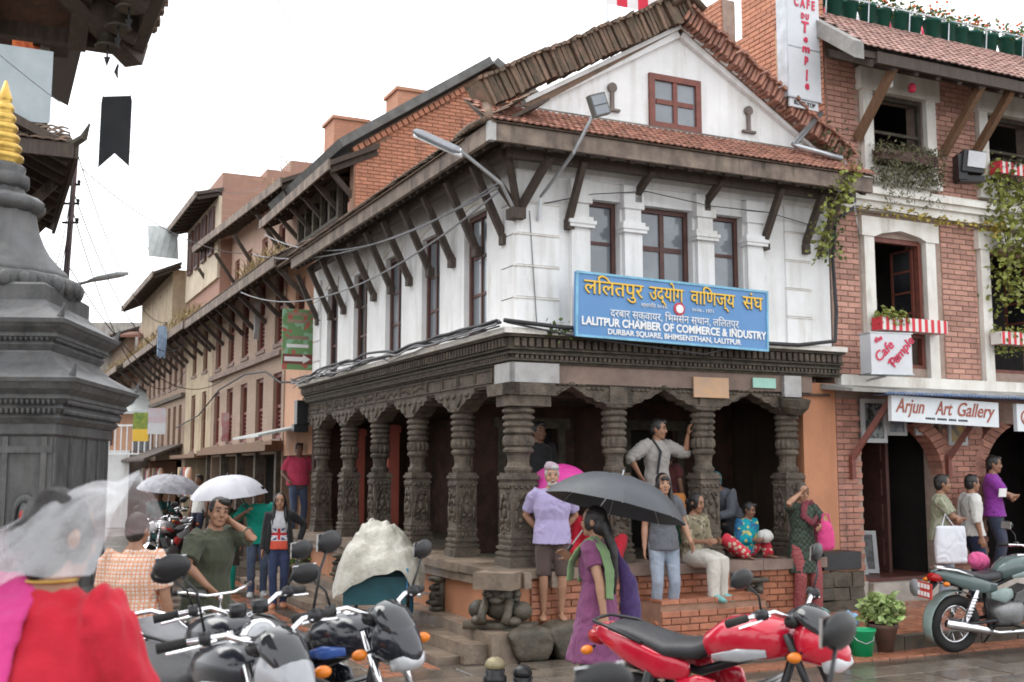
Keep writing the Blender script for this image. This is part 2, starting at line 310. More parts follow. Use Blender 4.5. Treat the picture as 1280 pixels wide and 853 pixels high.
TMP = bpy.data.scenes.new('tmp')
def evaluated(o):
    TMP.collection.objects.link(o); vl = TMP.view_layers[0]; vl.update(); dg = vl.depsgraph; dg.update()
    me = bpy.data.meshes.new_from_object(o.evaluated_get(dg)); TMP.collection.objects.unlink(o); return me
ORD = 'first second third fourth fifth sixth seventh eighth ninth tenth eleventh twelfth thirteenth fourteenth fifteenth'.split()
def text_mesh(body, size, m, extrude=0.003, bold=0.0, shear=0.0, align='CENTER', spacing=1.0, wscale=1.0):
    cu = bpy.data.curves.new('t', 'FONT'); cu.body = body; cu.size = size; cu.extrude = extrude; cu.offset = bold; cu.shear = shear
    cu.align_x = align; cu.align_y = 'CENTER'; cu.space_character = spacing; cu.resolution_u = 3
    o = bpy.data.objects.new('t', cu); me = evaluated(o); bpy.data.objects.remove(o); bpy.data.curves.remove(cu)
    me.materials.clear(); me.materials.append(m)
    if wscale != 1.0:
        for v in me.vertices: v.co.x *= wscale
    me.name = 'lettering'; return me
def lettering(parent, body, size, m, pos, width=None, name='lettering', rot=0.0, **kw):
    """text standing in the parent's xz plane (reads from -y)"""
    me = text_mesh(body, size, m, **kw)
    xs = [v.co.x for v in me.vertices]
    if width and xs:
        f = width / max(1e-6, max(xs) - min(xs)); c = (max(xs) + min(xs)) / 2
        for v in me.vertices: v.co.x = (v.co.x - c) * f
    o = obj(name, me, parent); o.location = pos; o.rotation_euler = (R(90), rot, 0); return o

# ------------------------------------------------------------------ walls, windows, bricks, tiles
def wall_boxes(b, axis, p0, p1, a0, a1, z0, z1, opens=()):
    """wall between planes p0..p1 (v if axis=='u', u if axis=='v') running a0..a1, with rectangular openings (a0,a1,z0,z1)"""
    As = sorted({a0, a1, *[min(max(q, a0), a1) for o in opens for q in o[:2]]}); Zs = sorted({z0, z1, *[min(max(q, z0), z1) for o in opens for q in o[2:4]]})
    for i in range(len(As) - 1):
        run = None
        for j in range(len(Zs) - 1):
            ca, cz = (As[i]+As[i+1])/2, (Zs[j]+Zs[j+1])/2
            op = any(o[0] < ca < o[1] and o[2] < cz < o[3] for o in opens)
            if not op: run = [Zs[j], Zs[j+1]] if run is None else [run[0], Zs[j+1]]
            if (op or j == len(Zs) - 2) and run:
                if axis == 'u': b.box(As[i], p0, run[0], As[i+1], p1, run[1])
                else: b.box(p0, As[i], run[0], p1, As[i+1], run[1])
                run = None
def abox(b, axis, a0, a1, p0, p1, z0, z1):
    """box in (along, through, up) coordinates"""
    if axis == 'u': b.box(a0, p0, z0, a1, p1, z1)
    else: b.box(p0, a0, z0, p1, a1, z1)
def window(parent, axis, p, a0, a1, z0, z1, m=None, g=None, nx=2, ny=3, fw=0.06, bar=0.035, depth=0.07, panes=True, name='window'):
    """p = outer plane of the frame; the wall's outside is towards smaller p"""
    b = B(); fr = [(a0, a0+fw, z0, z1), (a1-fw, a1, z0, z1), (a0+fw, a1-fw, z0, z0+fw), (a0+fw, a1-fw, z1-fw, z1)]
    for q in fr: abox(b, axis, q[0], q[1], p, p+depth, q[2], q[3])
    ia0, ia1, iz0, iz1 = a0+fw, a1-fw, z0+fw, z1-fw
    for i in range(1, nx):
        c = ia0 + (ia1-ia0)*i/nx; abox(b, axis, c-bar/2, c+bar/2, p+0.012, p+depth-0.01, iz0, iz1)
    zs = [iz0 + (iz1-iz0)*j/ny for j in range(ny+1)]
    for j in range(1, ny):
        for i in range(nx):
            abox(b, axis, ia0+(ia1-ia0)*i/nx+bar*0.5, ia0+(ia1-ia0)*(i+1)/nx-bar*0.5, p+0.018, p+depth-0.015, zs[j]-bar/2, zs[j]+bar/2)
    w = b.build(name, m or FRAME, parent)
    if g:
        if panes:
            for i in range(nx):
                for j in range(ny):
                    q = B(); abox(q, axis, ia0+(ia1-ia0)*i/nx+0.004, ia0+(ia1-ia0)*(i+1)/nx-0.004, p+depth*0.5, p+depth*0.5+0.006, zs[j]+0.003, zs[j+1]-0.003); q.build('pane', g, w)
        else:
            q = B(); abox(q, axis, ia0, ia1, p+depth*0.5, p+depth*0.5+0.006, iz0, iz1); q.build('pane', g, w)
    return w
BRICK_CACHE = {}
def brick_mesh(ln, h, d, m):
    key = (round(ln, 2), round(h, 3), round(d, 3), m.name)
    if key not in BRICK_CACHE:
        b = B(); x, y, z = ln/2, d, h/2; e = 0.004
        b.add([(-x+e,0,-z+e),(x-e,0,-z+e),(x-e,0,z-e),(-x+e,0,z-e),(-x,e,-z),(x,e,-z),(x,e,z),(-x,e,z),(-x,y,-z),(x,y,-z),(x,y,z),(-x,y,z)],
              [(0,1,2,3),(0,4,5,1),(1,5,6,2),(2,6,7,3),(3,7,4,0),(4,8,9,5),(5,9,10,6),(6,10,11,7),(7,11,8,4)])
        BRICK_CACHE[key] = b.mesh('brick', m)
    return BRICK_CACHE[key]
def brick_field(parent, axis, p, regions, m, near=(0, 0, 0), ln=0.225, h=0.06, joint=0.012, d=0.03, limit=300, inside=None, holes=()):
    """bricks standing proud of a mortar wall whose outside is plane p (towards smaller p); the nearest 'limit' are objects, the rest one part"""
    items = []
    for (a0, a1, z0, z1) in regions:
        row = 0; z = z0
        while z + h*0.6 < z1:
            hh = min(h, z1 - z - 0.002); a = a0 - (ln+joint)*(0.5 if row % 2 else 0.0)
            while a < a1 - 0.02:
                s0, s1 = max(a, a0), min(a+ln, a1)
                if s1 - s0 > 0.045:
                    ca, cz = (s0+s1)/2, z+hh/2
                    if (inside is None or inside(ca, cz)) and not any(q[0] < ca < q[1] and q[2] < cz < q[3] for q in holes): items.append((ca, cz, s1-s0, hh))
                a += ln + joint
            z += h + joint; row += 1
    items.sort(key=lambda t: (t[0]-near[0])**2 + (t[1]-near[2])**2)
    rot = 0.0 if axis == 'u' else -math.pi/2
    for ca, cz, l_, hh in items[:limit]:
        o = obj('brick', brick_mesh(l_, hh, d, m), parent); o.location = ((ca, p-d+0.012, cz) if axis == 'u' else (p-d+0.012, ca, cz))
        o.location.x += random.uniform(-0.002, 0.002); o.location.y += random.uniform(-0.002, 0.002)
        if rot: o.rotation_euler = (0, 0, rot)
    if items[limit:]:
        b = B()
        for ca, cz, l_, hh in items[limit:]:
            q = p - d + 0.012 + random.uniform(-0.003, 0.003); abox(b, axis, ca-l_/2, ca+l_/2, q, q+d, cz-hh/2, cz+hh/2)
        b.build('bricks', m, parent, kind='stuff')
def tile_roof(parent, a, b_, up, rows, m, tw=0.11, th=0.16, lip=0.022, name='roof_tiles', inside=None):
    """small clay tiles laid in overlapping rows from the eave line a->b_ along the slope vector 'up' (full slope length)"""
    a, b_, up = Vector(a), Vector(b_), Vector(up); e = (b_ - a); ln = e.length; e.normalize(); s = up.normalized(); nrm = e.cross(s).normalized()
    if nrm.z < 0: nrm = -nrm
    n = int(ln / tw); bb = B(); rh = up.length / rows
    for r_ in range(rows):
        for i in range(n):
            o = a + e * ((i + (0.5 if r_ % 2 else 0)) * tw) + s * (rh * r_) + nrm * random.uniform(0, 0.006)
            if inside and not inside(o): continue
            w = tw * 0.96; o = o + e * random.uniform(-0.004, 0.004); l1 = rh * 1.35
            P = [o, o + e*w*0.5 + nrm*lip*0.7, o + e*w]
            Q = [p + s*l1 - nrm*0.004 for p in P]; P = [p + nrm*lip for p in P]
            D = [p - nrm*0.016 for p in P]
            bb.add(P + Q + D, [(0,1,4,3),(1,2,5,4),(6,7,1,0),(7,8,2,1)])
    return bb.build(name, m, parent, kind='stuff')
def leaf_cloud(b, pts, size, droop=0.3, aspect=0.55, jit=0.5):
    """small folded leaf faces at the given points"""
    for p in pts:
        p = Vector(p); d = Vector((random.gauss(0,1), random.gauss(0,1), random.gauss(0,1)*0.6 - droop)).normalized(); u = d.cross(Vector((random.gauss(0,1), random.gauss(0,1), random.gauss(0,1)))).normalized()
        s = size * random.uniform(1-jit, 1+jit); w = s*aspect; n = d.cross(u)
        b.add([p, p + d*s*0.5 + u*w*0.5, p + d*s, p + d*s*0.5 - u*w*0.5, p + d*s*0.5 + n*w*0.12], [(0,1,4),(1,2,4),(2,3,4),(3,0,4)])
def blades(b, pts, h, spread=0.4, w=0.006):
    for p in pts:
        p = Vector(p); d = Vector((random.gauss(0,spread), random.gauss(0,spread), 1)).normalized(); hh = h*random.uniform(0.5,1.2); u = d.orthogonal().normalized()
        u = (Matrix.Rotation(random.uniform(0,6.28),3,d) @ u)*w; m_ = p + d*hh*0.6; t = p + d*hh + Vector((d.x, d.y, -0.3))*hh*0.25
        b.add([p-u, p+u, m_+u*0.8, m_-u*0.8, t], [(0,1,2,3),(3,2,4)])
def sag(a, b_, dip, n=12):
    a, b_ = Vector(a), Vector(b_); return [a.lerp(b_, i/n) - Vector((0,0,dip*4*(i/n)*(1-i/n))) for i in range(n+1)]
def cable(label, pts, r=0.008, m=None, group=None, n=5):
    return tag(B().tube(pts, r, n).build('cable', m or CABLE, None, True), label, 'cable', group)
# ================================================================== ground
g = B(); g.add([(-150,-60,0),(150,-60,0),(150,240,0),(-150,240,0)], [(0,1,2,3)])
street = struct(g.build('street', STREET))
b = B(); b.box(-9, -8, 0.0, 9, 7.6, 0.2); struct(b.build('temple_plinth', STONE))
# paving slabs of the square and the lane (children of the street)
slabs = []
random.seed(11)
v = -4.6; row = 0
while v < 9.5:
    w = 0.42; u = -5.2 + (row % 2) * 0.33
    while u < (9.0 if v < -1.9 else (0.7 if v < -0.8 else -1.15)):
        ln = random.uniform(0.55, 0.8)
        if not (-1.17 < u + ln and v > -0.85) and not (u + ln > 0.7 and v + w > -2.35):
            slabs.append((u, v, ln - 0.012, w - 0.012))
        u += ln
    v += w; row += 1
def slab_cost(s):
    p = L(s[0]+s[2]/2, s[1]+s[3]/2); d = p.y
    vis = abs(p.x / max(d, 1)) < 0.5 and d > 9.2
    return d if vis else 1000 + d
slabs.sort(key=slab_cost)
slab_cache = {}
def slab_mesh(i, lx, ly):
    key = (round(lx*20)/20, i % 3)
    if key not in slab_cache:
        q = B(); x, y = key[0]/2-0.004, ly/2; t = 0.014; e = 0.006; q.add([(-x,-y,0),(x,-y,0),(x,y,0),(-x,y,0),(-x+e,-y+e,t),(x-e,-y+e,t+random.uniform(-.002,.002)),(x-e,y-e,t),(-x+e,y-e,t)],
            [(4,5,6,7),(0,1,5,4),(1,2,6,5),(2,3,7,6),(3,0,4,7)]); slab_cache[key] = q.mesh('paving_slab', PAVE)
    return slab_cache[key]
for i, s in enumerate(slabs[:300]):
    o = obj('paving_slab', slab_mesh(i, s[2], s[3]), street); o.location = L(s[0]+s[2]/2, s[1]+s[3]/2, random.uniform(0, 0.004)); o.rotation_euler = (random.uniform(-.004,.004), random.uniform(-.004,.004), CA)
b = B()
for s in slabs[300:]: b.box(s[0], s[1], 0.002, s[0]+s[2], s[1]+s[3], 0.012)
o = b.build('paving_slabs', PAVE, street, kind='stuff'); at_corner(o)
# flush brick strips along the foot of the steps and the kerb
b = B()
for k in range(3):
    for i in range(46):
        u0 = -1.22 - k*0.24 if k < 1 else -1.62 - (k-1)*0.12
        q = -1.0 + i*0.235; b.box(u0-0.105, q, 0.0, u0, q+0.223, 0.016 + random.uniform(0,.004))
for k in range(3):
    for i in range(40):
        q = 0.8 + i*0.235 + (k%2)*0.11; b.box(q, -1.83-k*0.115-0.105, 0.0, q+0.223, -1.83-k*0.115, 0.016 + random.uniform(0,.004))
at_corner(b.build('paving_bricks', BRICKW, street, kind='stuff'))
# brick pavement in front of the arcade and the gallery, sloping to the kerb
V0, V1, Z0, Z1 = -1.72, 0.25, 0.155, 0.285
def zs(v): return Z0 + (v - V0)/(V1 - V0)*(Z1 - Z0)
b = B(); b.prism([(V0,0.0),(V1,0.0),(V1,Z1-0.012),(V0,Z0-0.012)], 'yz', 0.75, 10.5)
pavement = struct(at_corner(b.build('pavement', MORTAR)))
b = B()
for r_ in range(17):
    vv = V0 + 0.005 + r_*0.115
    u = 0.76 + (r_%2)*0.117
    while u < 10.3:
        j = random.uniform(-.003,.003); q = [(u,vv),(u+.223,vv),(u+.223,vv+.104),(u,vv+.104)]
        b.add([(x,y,zs(y)-0.02) for x,y in q]+[(x,y,zs(y)+j) for x,y in q], [(4,5,6,7),(0,1,5,4),(1,2,6,5),(2,3,7,6),(3,0,4,7)]); u += 0.235
b.build('paving_bricks', BRICKW, pavement, kind='stuff')
u = 0.75
while u < 10.4:
    ln = random.uniform(0.5, 0.8); q = B(); q.obox((0,0,0), (ln-0.012, 0.13, 0.16), None, 0.006); o = q.build('kerb_stone', STONED, pavement); o.location = (u+ln/2, -1.785, 0.08); u += ln

# ================================================================== white corner building with the carved arcade
cb = local_thing('corner_building', 'white plastered corner building with carved timber arcade and gabled tile roof', 'building')
PZ = 0.88
b = B(); b.box(-0.38, -0.38, 0.02, 4.46, 8.62, PZ-0.09); b.build('plinth', ORANGE, cb)
# platform edge slabs, left run and right run
def run_blocks(name, m, parent, axis, p0, p1, a0, a1, z0, z1, lo, hi, jit=0.006):
    a = a0
    while a < a1 - 0.05:
        ln = min(random.uniform(lo, hi), a1 - a)
        if a1 - a - ln < lo*0.4: ln = a1 - a
        q = B()
        c = ((a+ln/2), (p0+p1)/2, (z0+z1)/2); sz = (ln-0.01, abs(p1-p0), z1-z0)
        if axis == 'v': c = (c[1], c[0], c[2]); sz = (sz[1], sz[0], sz[2])
        q.obox((0,0,0), sz, None, jit); o = q.build(name, m, parent); o.location = c; a += ln
run_blocks('platform_slab', STONEB, cb, 'v', -0.47, 0.25, -0.47, 8.6, PZ-0.09, PZ, 0.9, 1.4, 0.004)
run_blocks('platform_slab', LINTEL, cb, 'u', -0.47, 0.25, 0.26, 3.85, PZ-0.11, PZ, 1.2, 1.9, 0.004)
b = B(); b.box(0.26, 0.26, 0.5, 4.4, 8.4, PZ-0.005); b.build('arcade_floor', STONED, cb)
run_blocks('plinth_rail', STONEB, cb, 'v', -0.44, -0.37, -0.44, 8.6, PZ-0.19, PZ-0.1, 1.0, 1.6, 0.004)
# panels are the plinth's plaster; stone figures stand between them
def carved_figure(parent, u, v, z0, h, w, seed):
    rr = random.Random(seed); q = B(); q.box(-w*0.45, -0.09, 0, w*0.45, 0.06, h*0.12); q.box(-w*0.5, -0.1, h*0.88, w*0.5, 0.06, h)
    q.ell((0,-0.05,h*0.68), (w*0.2,0.08,h*0.12)); q.ell((0,-0.04,h*0.42), (w*0.32,0.09,h*0.2)); q.ell((-w*0.25,-0.06,h*0.24), (w*0.2,0.09,h*0.1)); q.ell((w*0.25,-0.06,h*0.24), (w*0.2,0.09,h*0.1))
    for k in range(9): q.ell((rr.uniform(-.45,.45)*w, -0.03, rr.uniform(.12,.9)*h), (w*0.11,0.06,h*0.07), 8, 5)
    q.box(-w*0.42, -0.02, 0, w*0.42, 0.06, h)
    o = q.build('carved_figure', STONED, parent, True); o.location = (u, v, z0); return o
for i, vv in enumerate((1.25, 3.3, 5.2, 7.1)):
    o = carved_figure(cb, -0.42, vv, 0.3, 0.38, 0.2, i); o.rotation_euler = (0,0,-math.pi/2)
# the large crouching lion under the corner column
q = B(); q.ell((0,-.05,.30),(.15,.14,.12)); q.ell((-.06,-.19,.30),(.035,.03,.03),8,6); q.ell((.06,-.19,.30),(.035,.03,.03),8,6); q.ell((0,-.2,.25),(.07,.05,.04),8,6)
q.ell((0,0,.16),(.2,.16,.13)); q.ell((-.24,-.06,.14),(.1,.14,.1)); q.ell((.24,-.06,.14),(.1,.14,.1)); q.ell((-.2,-.18,.05),(.07,.1,.05)); q.ell((.2,-.18,.05),(.07,.1,.05))
q.loft([(-.12,-.12,.25),(-.14,-.22,.12),(-.12,-.26,.03)],[.05,.045,.05],n=8); q.loft([(.12,-.12,.25),(.14,-.22,.12),(.12,-.26,.03)],[.05,.045,.05],n=8)
for k in range(16):
    a = k/16*math.pi*2; q.ell((.17*math.cos(a),-.02,.30+.13*math.sin(a)),(.045,.06,.045),8,5)
q.box(-.36,-.2,-.05,.36,.12,.02)
o = q.build('stone_lion', STONED, cb, True); o.location = (-0.36, -0.36, 0.34); o.rotation_euler = (0,0,-R(45))
b = B(); b.obox((-.42,-.42,.79),(.42,.42,.17),Matrix.Rotation(R(45),3,'Z')); b.box(-.2,-.56,.7,-.12,-.46,.86); b.box(.12,-.56,.7,.2,-.46,.86); b.build('corner_block', STONEB, cb)
# stone steps down to the lane, each of long blocks
for z0, z1, ua, ub in ((0.0,0.3,-0.64,-0.36),(0.0,0.19,-0.90,-0.64),(0.0,0.085,-1.16,-0.90)):
    run_blocks('step_stone', STONEB, cb, 'v', ua, ub, -0.75 + (0.3-z1), 8.6, z0, z1, 0.9, 1.7, 0.012)
# right side: brick riser, projecting brick step, foot stones
brick_field(cb, 'u', -0.40, [(-0.05, 3.8, 0.05, PZ-0.12)], BRICKW, near=(1.8,0,0.5), limit=120)
b = B(); b.box(1.25, -0.86, 0.18, 2.62, -0.36, 0.52); b.build('entrance_step', MORTARD, cb)
brick_field(cb, 'u', -0.87, [(1.25, 2.62, 0.22, 0.47)], BRICKW, near=(2,0,.4), limit=60)
b = B()
for i in range(6):
    for j in range(4): b.box(1.25+i*0.229, -0.88+j*0.118, 0.5, 1.25+i*0.229+0.219, -0.88+j*0.118+0.108, 0.545)
b.build('tread_bricks', BRICKW, cb, kind='stuff')
carved_figure(cb, 2.78, -0.47, 0.27, 0.42, 0.24, 9)
b = B(); b.box(3.84,-0.42,0.72,4.42,0.1,0.93); b.build('tarred_base', mat('black_bitumen',(0.03,0.03,0.032),rough=0.5), cb)
for z0, z1 in ((.2,.36),(.37,.52),(.53,.7)): run_blocks('footing_stone', STONED, cb, 'u', -.47, -.36, 3.72, 4.42, z0, z1, .18, .34, .014)
b = B(); b.box(3.84,-0.36,0.3,4.42,0.1,0.74); b.build('corner_footing', STONED, cb)
b = B(); b.box(3.9,-0.05,0.93,4.42,0.2,3.0); b.build('orange_pier', ORANGE, cb)
# ---- columns
def column(parent, u, v, s=1.0, faces=((0,-1),(-1,0))):
    q = B(); H0 = PZ
    sqp = [(.165,0),(.165,.09),(.15,.095),(.15,.12),(.16,.125),(.16,.15),(.14,.155),(.14,.18),(.155,.185),(.155,.215),(.135,.22),(.135,.30),(.142,.305),(.142,.33),(.13,.335),(.13,.86),(.142,.865),(.142,.89),(.128,.895),(.128,.925),(.15,.93),(.15,.965),(.13,.97),(.13,1.0)]
    q.lathe((0,0,0), [(r*s, z) for r, z in sqp], 24, math.pi/24*0, sq=True)
    rp = [(.12,1.0),(.13,1.03),(.13,1.06),(.108,1.075),(.1,1.12),(.108,1.19),(.118,1.21),(.14,1.225),(.145,1.25),(.128,1.268),(.118,1.28)]
    q.lathe((0,0,0), [(r*s, z) for r, z in rp], 16)
    q.lathe((0,0,0), [(r*s, z) for r, z in [(.12,1.28),(.142,1.3),(.15,1.34),(.142,1.39),(.12,1.41)]], 28, flute=-0.12)
    rp = [(.11,1.41)]
    for k in range(4):
        z = 1.42 + k*.075; rp += [(.125+.004*k,z),(.142+.004*k,z+.018),(.142+.004*k,z+.04),(.122+.004*k,z+.056),(.12,z+.07)]
    rp += [(.15,1.725),(.16,1.735),(.16,1.765)]
    q.lathe((0,0,0), [(r*s, z) for r, z in rp], 16)
    c = q.build('column', CARVED, parent); c.location = (u, v, H0)
    rr = random.Random(int(u*31+v*17))
    for fx, fy in faces:                                   # ogee niche with a figure, beads and leaf scrolls on each seen face
        k = B()
        M3 = Matrix(((-fy, -fx, 0), (fx, -fy, 0), (0, 0, 1))); d = .13*s
        def P(a, z, o): return M3 @ Vector((a*s, -(d+o), z))
        arch = [(-.085,.42),(-.09,.6),(-.06,.69),(0,.8),(.06,.69),(.09,.6),(.085,.42)]
        for (a0, z0), (a1, z1) in zip(arch, arch[1:]): k.beam(P(a0,z0,.006), P(a1,z1,.006), .022, .03, M3 @ Vector((0,-1,0)))
        k.ell(P(0,.66,.0), (.03,.03,.035), 8, 6); k.ell(P(0,.56,.0), (.045,.035,.06), 8, 6); k.ell(P(-.04,.49,.0), (.035,.03,.03), 8, 5); k.ell(P(.04,.49,.0), (.035,.03,.03), 8, 5)
        for j in range(12): k.ell(P(rr.uniform(-.1,.1), rr.choice((rr.uniform(.72,.85), rr.uniform(.34,.44))), .0), (.022,.022,.022), 6, 4)
        for j in range(5): k.ell(P(-.1+.05*j, .26, .0), (.02,.02,.03), 6, 4)
        for j in range(4): k.ell(P(-.09+.06*j, .845, .008), (.025,.02,.02), 6, 4)
        k.build('carving', CARVED, c, True)
    return c
LV = [0, 1.56, 3.11, 4.68, 6.19, 7.76]; RU = [1.21, 2.43, 3.68]
for v in LV: column(cb, 0, v, 1.18 if v == 0 else 1.0)
for u in RU: column(cb, u, 0)
# red posts in the second row of the arcade
for v in (5.62, 7.35):
    b = B(); b.box(0.42, v-.09, PZ, 0.6, v+.09, 2.62); b.box(.4, v-.11, 2.5, .62, v+.11, 2.6); b.build('red_post', REDPOST, cb)
# ---- brackets over the columns
for v in LV[1:]:
    w = .62; P = [(-w,2.86),(-w,2.80),(-w+.07,2.79),(-w+.1,2.75),(-.38,2.745),(-.33,2.70),(-.22,2.665),(-.17,2.625)]
    P = P + [(-a, z) for a, z in P[::-1]]
    b = B(); b.prism([(v+a, z) for a, z in P], 'yz', -.125, .125); br = b.build('bracket', CARVED, cb)
    k = B()
    for a in (-.4,-.2,0,.2,.4): k.ell((-.13, v+a, 2.80), (.02,.07,.03), 8, 5)
    for a in (-.25,.25): k.beam((-.13,v+a,2.79),(-.13,v+a*.6,2.67),.03,.03)
    k.build('carving', CARVED, br, True)
b = B(); b.prism([(-.1,2.86),(-.1,2.62),(.17,2.625),(.3,2.70),(.36,2.75),(.58,2.78),(.58,2.86)], 'yz', -.125, .125); b.prism([(.16,2.62),(.22,2.68),(.22,2.86),(.125,2.86),(.125,2.62)], 'xz', -.12, .12); b.build('bracket', CARVED, cb)
RB = [0] + RU
for u0, u1 in zip(RB, RB[1:]):
    m_ = (u0+u1)/2; h_ = (u1-u0)/2
    lo = [(u0+.17,2.62),(u0+.2,2.66),(u0+.3,2.675),(u0+.33,2.71),(u0+.43,2.73),(u0+.46,2.76),(m_-.06,2.80),(m_,2.835)]
    lo = lo + [(2*m_-a, z) for a, z in lo[-2::-1]]
    b = B(); b.prism([(u0+.02,2.88),(u0+.02,2.62)] + lo + [(u1-.02,2.62),(u1-.02,2.88)], 'xz', -.1, .1); ab = b.build('arch_board', CARVED, cb)
    k = B()
    for (a0,z0),(a1,z1) in zip(lo, lo[1:]): k.beam((a0,-.105,z0+.012),(a1,-.105,z1+.012),.02,.022,(0,1,0))
    for j in range(14):
        a = u0+.2+(u1-u0-.4)*j/13; zc = 2.86 if abs(a-m_) < .2 else 2.82; k.ell((a,-.1,zc),(.035,.025,.02),6,4)
    k.ell((m_,-.11,2.86),(.05,.04,.03),8,5); k.build('carving', CARVED, ab, True)
    b = B(); b.box(u1-.17,-.13,2.625,u1+.17,.13,2.655); b.box(u1-.2,-.14,2.655,u1+.2,.13,2.67); b.box(u1-.12,-.125,2.67,u1+.12,.1,2.85); b.build('impost', CARVED, cb)
# ---- lintel beams with carved panels
b = B(); b.box(-.12,-.12,2.865,4.0,.12,3.07); b.build('lintel', LINTEL, cb)
b = B(); b.box(-.121,.12,2.862,.12,8.3,3.07); lb = b.build('lintel', CARVED, cb)
k = B(); v = .4; j = 0
while v < 8.1:
    k.box(-.14, v, 2.89, -.118, v+.5, 2.905); k.box(-.14, v, 3.035, -.118, v+.5, 3.05); k.box(-.14, v, 2.905, -.118, v+.025, 3.035); k.box(-.14, v+.475, 2.905, -.118, v+.5, 3.035)
    if v > 2.2:
        for t in range(7): k.ell((-.125, v+.06+t*.062, 2.97+random.uniform(-.03,.03)), (.02,.03,.03), 6, 4)
    v += .52
k.build('panel_carving', CARVED, lb)
zincs = mat('zinc_sheet', (.42,.41,.40), (.3,.29,.28), scale=6, rough=.5, metal=.3, bump=.2)
b = B(); b.box(-.17,-.17,2.86,.42,-.122,3.075); b.box(-.17,-.17,2.86,-.123,.26,3.075); b.build('corner_plate', zincs, cb)
b = B(); b.box(-.2,-.2,2.6,.3,.15,2.72); b.box(-.24,-.24,2.72,.34,-.1,2.85); b.box(-.24,-.24,2.72,-.1,.3,2.85); b.build('corner_bracket', CARVED, cb)
b = B(); b.box(3.52,-.18,2.80,3.78,-.121,3.06); b.build('end_plate', zincs, cb)
b = B(); b.loft([(3.65,-.16,2.6),(3.65,-.18,2.68),(3.65,-.2,2.78)],[.12,.18,.2],n=10); b.build('end_boss', CARVEDD, cb)
# ---- cornice: stepped mouldings with dentils, white weathered ledge
def lpath(b, o, z0, z1):                                  # L-shaped course projecting o beyond both faces
    b.box(-o, -o, z0, 4.42, .2, z1); b.box(-o, .2, z0, .2, 8.42, z1)
b = B()
for o_, z0, z1 in ((.15,3.07,3.095),(.19,3.095,3.115),(.15,3.115,3.165),(.2,3.165,3.185),(.17,3.185,3.215),(.22,3.215,3.235),(.2,3.235,3.345),(.27,3.345,3.375)): lpath(b, o_, z0, z1)
cn = b.build('cornice', CARVEDD, cb)
k = B()
for i in range(74): k.box(-.12+i*.061, -.185, 3.12, -.085+i*.061, -.15, 3.16)
for i in range(134): k.box(-.185, -.1+i*.063, 3.12, -.15, -.065+i*.063, 3.16)
for i in range(52): k.box(-.16+i*.088, -.245, 3.245, -.105+i*.088, -.2, 3.335)
for i in range(96): k.box(-.245, -.14+i*.089, 3.245, -.2, -.085+i*.089, 3.335)
k.build('dentils', CARVED, cn, kind='stuff')
b = B(); lpath(b, .31, 3.375, 3.435); b.build('ledge', PLASTER2, cb)
# ---- upper walls
RW = [(.90,1.32),(1.60,2.34),(2.62,3.08)]; LW = [(.86,1.55),(2.36,3.02),(3.83,4.53),(5.40,6.10),(6.98,7.62)]
b = B(); wall_boxes(b, 'u', 0, .32, 0, 4.44, 3.43, 6.0, [(a0,a1,3.62,5.03) for a0,a1 in RW])
b.build('wall', PLASTER, cb)
b = B(); wall_boxes(b, 'v', 0, .32, .32, 8.45, 3.43, 5.75, [(a0,a1,3.5,5.03) for a0,a1 in LW]); b.build('wall', PLASTER, cb)
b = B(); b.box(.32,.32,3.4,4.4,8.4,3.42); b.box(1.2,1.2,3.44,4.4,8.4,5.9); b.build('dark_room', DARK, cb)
for a0, a1 in RW: window(cb, 'u', .1, a0+.005, a1-.005, 3.625, 5.025, FRAME, GLASS, 2 if a1-a0 > .5 else 1, 3, fw=.055 if a1-a0>.5 else .05, bar=.06 if a1-a0>.5 else .04)
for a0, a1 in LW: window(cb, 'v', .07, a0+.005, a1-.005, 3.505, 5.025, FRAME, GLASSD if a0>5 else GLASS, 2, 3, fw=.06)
for a0, a1 in LW:                                        # grey moulded surround standing proud of the wall
    b = B(); b.prism([(a0-.02,5.03),(a0+.1,5.10),((a0+a1)/2,5.13),(a1-.1,5.10),(a1+.1,5.03),(a1+.1,5.16),(a0-.02,5.16)],'yz',-.021,.02); b.build('window_surround', GREYPL if 0 else PLASTER2, cb)
for u0, u1 in ((.64,.88),(1.34,1.58),(2.36,2.60),(3.10,3.34)):
    b = B(); b.box(u0,-.075,3.44,u1,.02,4.66); b.box(u0-.04,-.12,4.66,u1+.04,.02,4.70); b.box(u0-.055,-.135,4.70,u1+.055,.02,4.74); b.box(u0-.03,-.1,4.74,u1+.03,.02,4.79); b.box(u0+.01,-.07,4.79,u1-.01,.02,4.95); b.box(u0-.02,-.1,4.95,u1+.02,.02,5.22); b.build('pilaster', PLASTER, cb)
b = B(); b.box(.5,-.03,5.24,4.4,.01,5.3); b.box(.4,-.05,5.3,4.4,.01,5.36); b.build('frieze', PLASTER, cb)
for i in range(5):
    z = 3.47 + i*.36
    for nm, bx in (('quoin',(-.035,-.035,z,.5,.03,z+.345)),('quoin',(3.72,-.03,z,4.12,.02,z+.34))):
        q = B(); q.box(*bx); q.build(nm, PLASTER, cb)
    q = B(); q.box(-.034,.03,z,.02,.42,z+.345); q.build('quoin', PLASTER, cb)
    q = B(); q.box(-.03,8.0,z,.02,8.42,z+.34); q.build('quoin', PLASTER, cb)
    q = B(); q.box(-.05,-.05,z+.335,.5,.02,z+.352); q.box(3.72,-.042,z+.335,4.12,.02,z+.35); q.build('quoin_moulding', PLASTER2, cb)
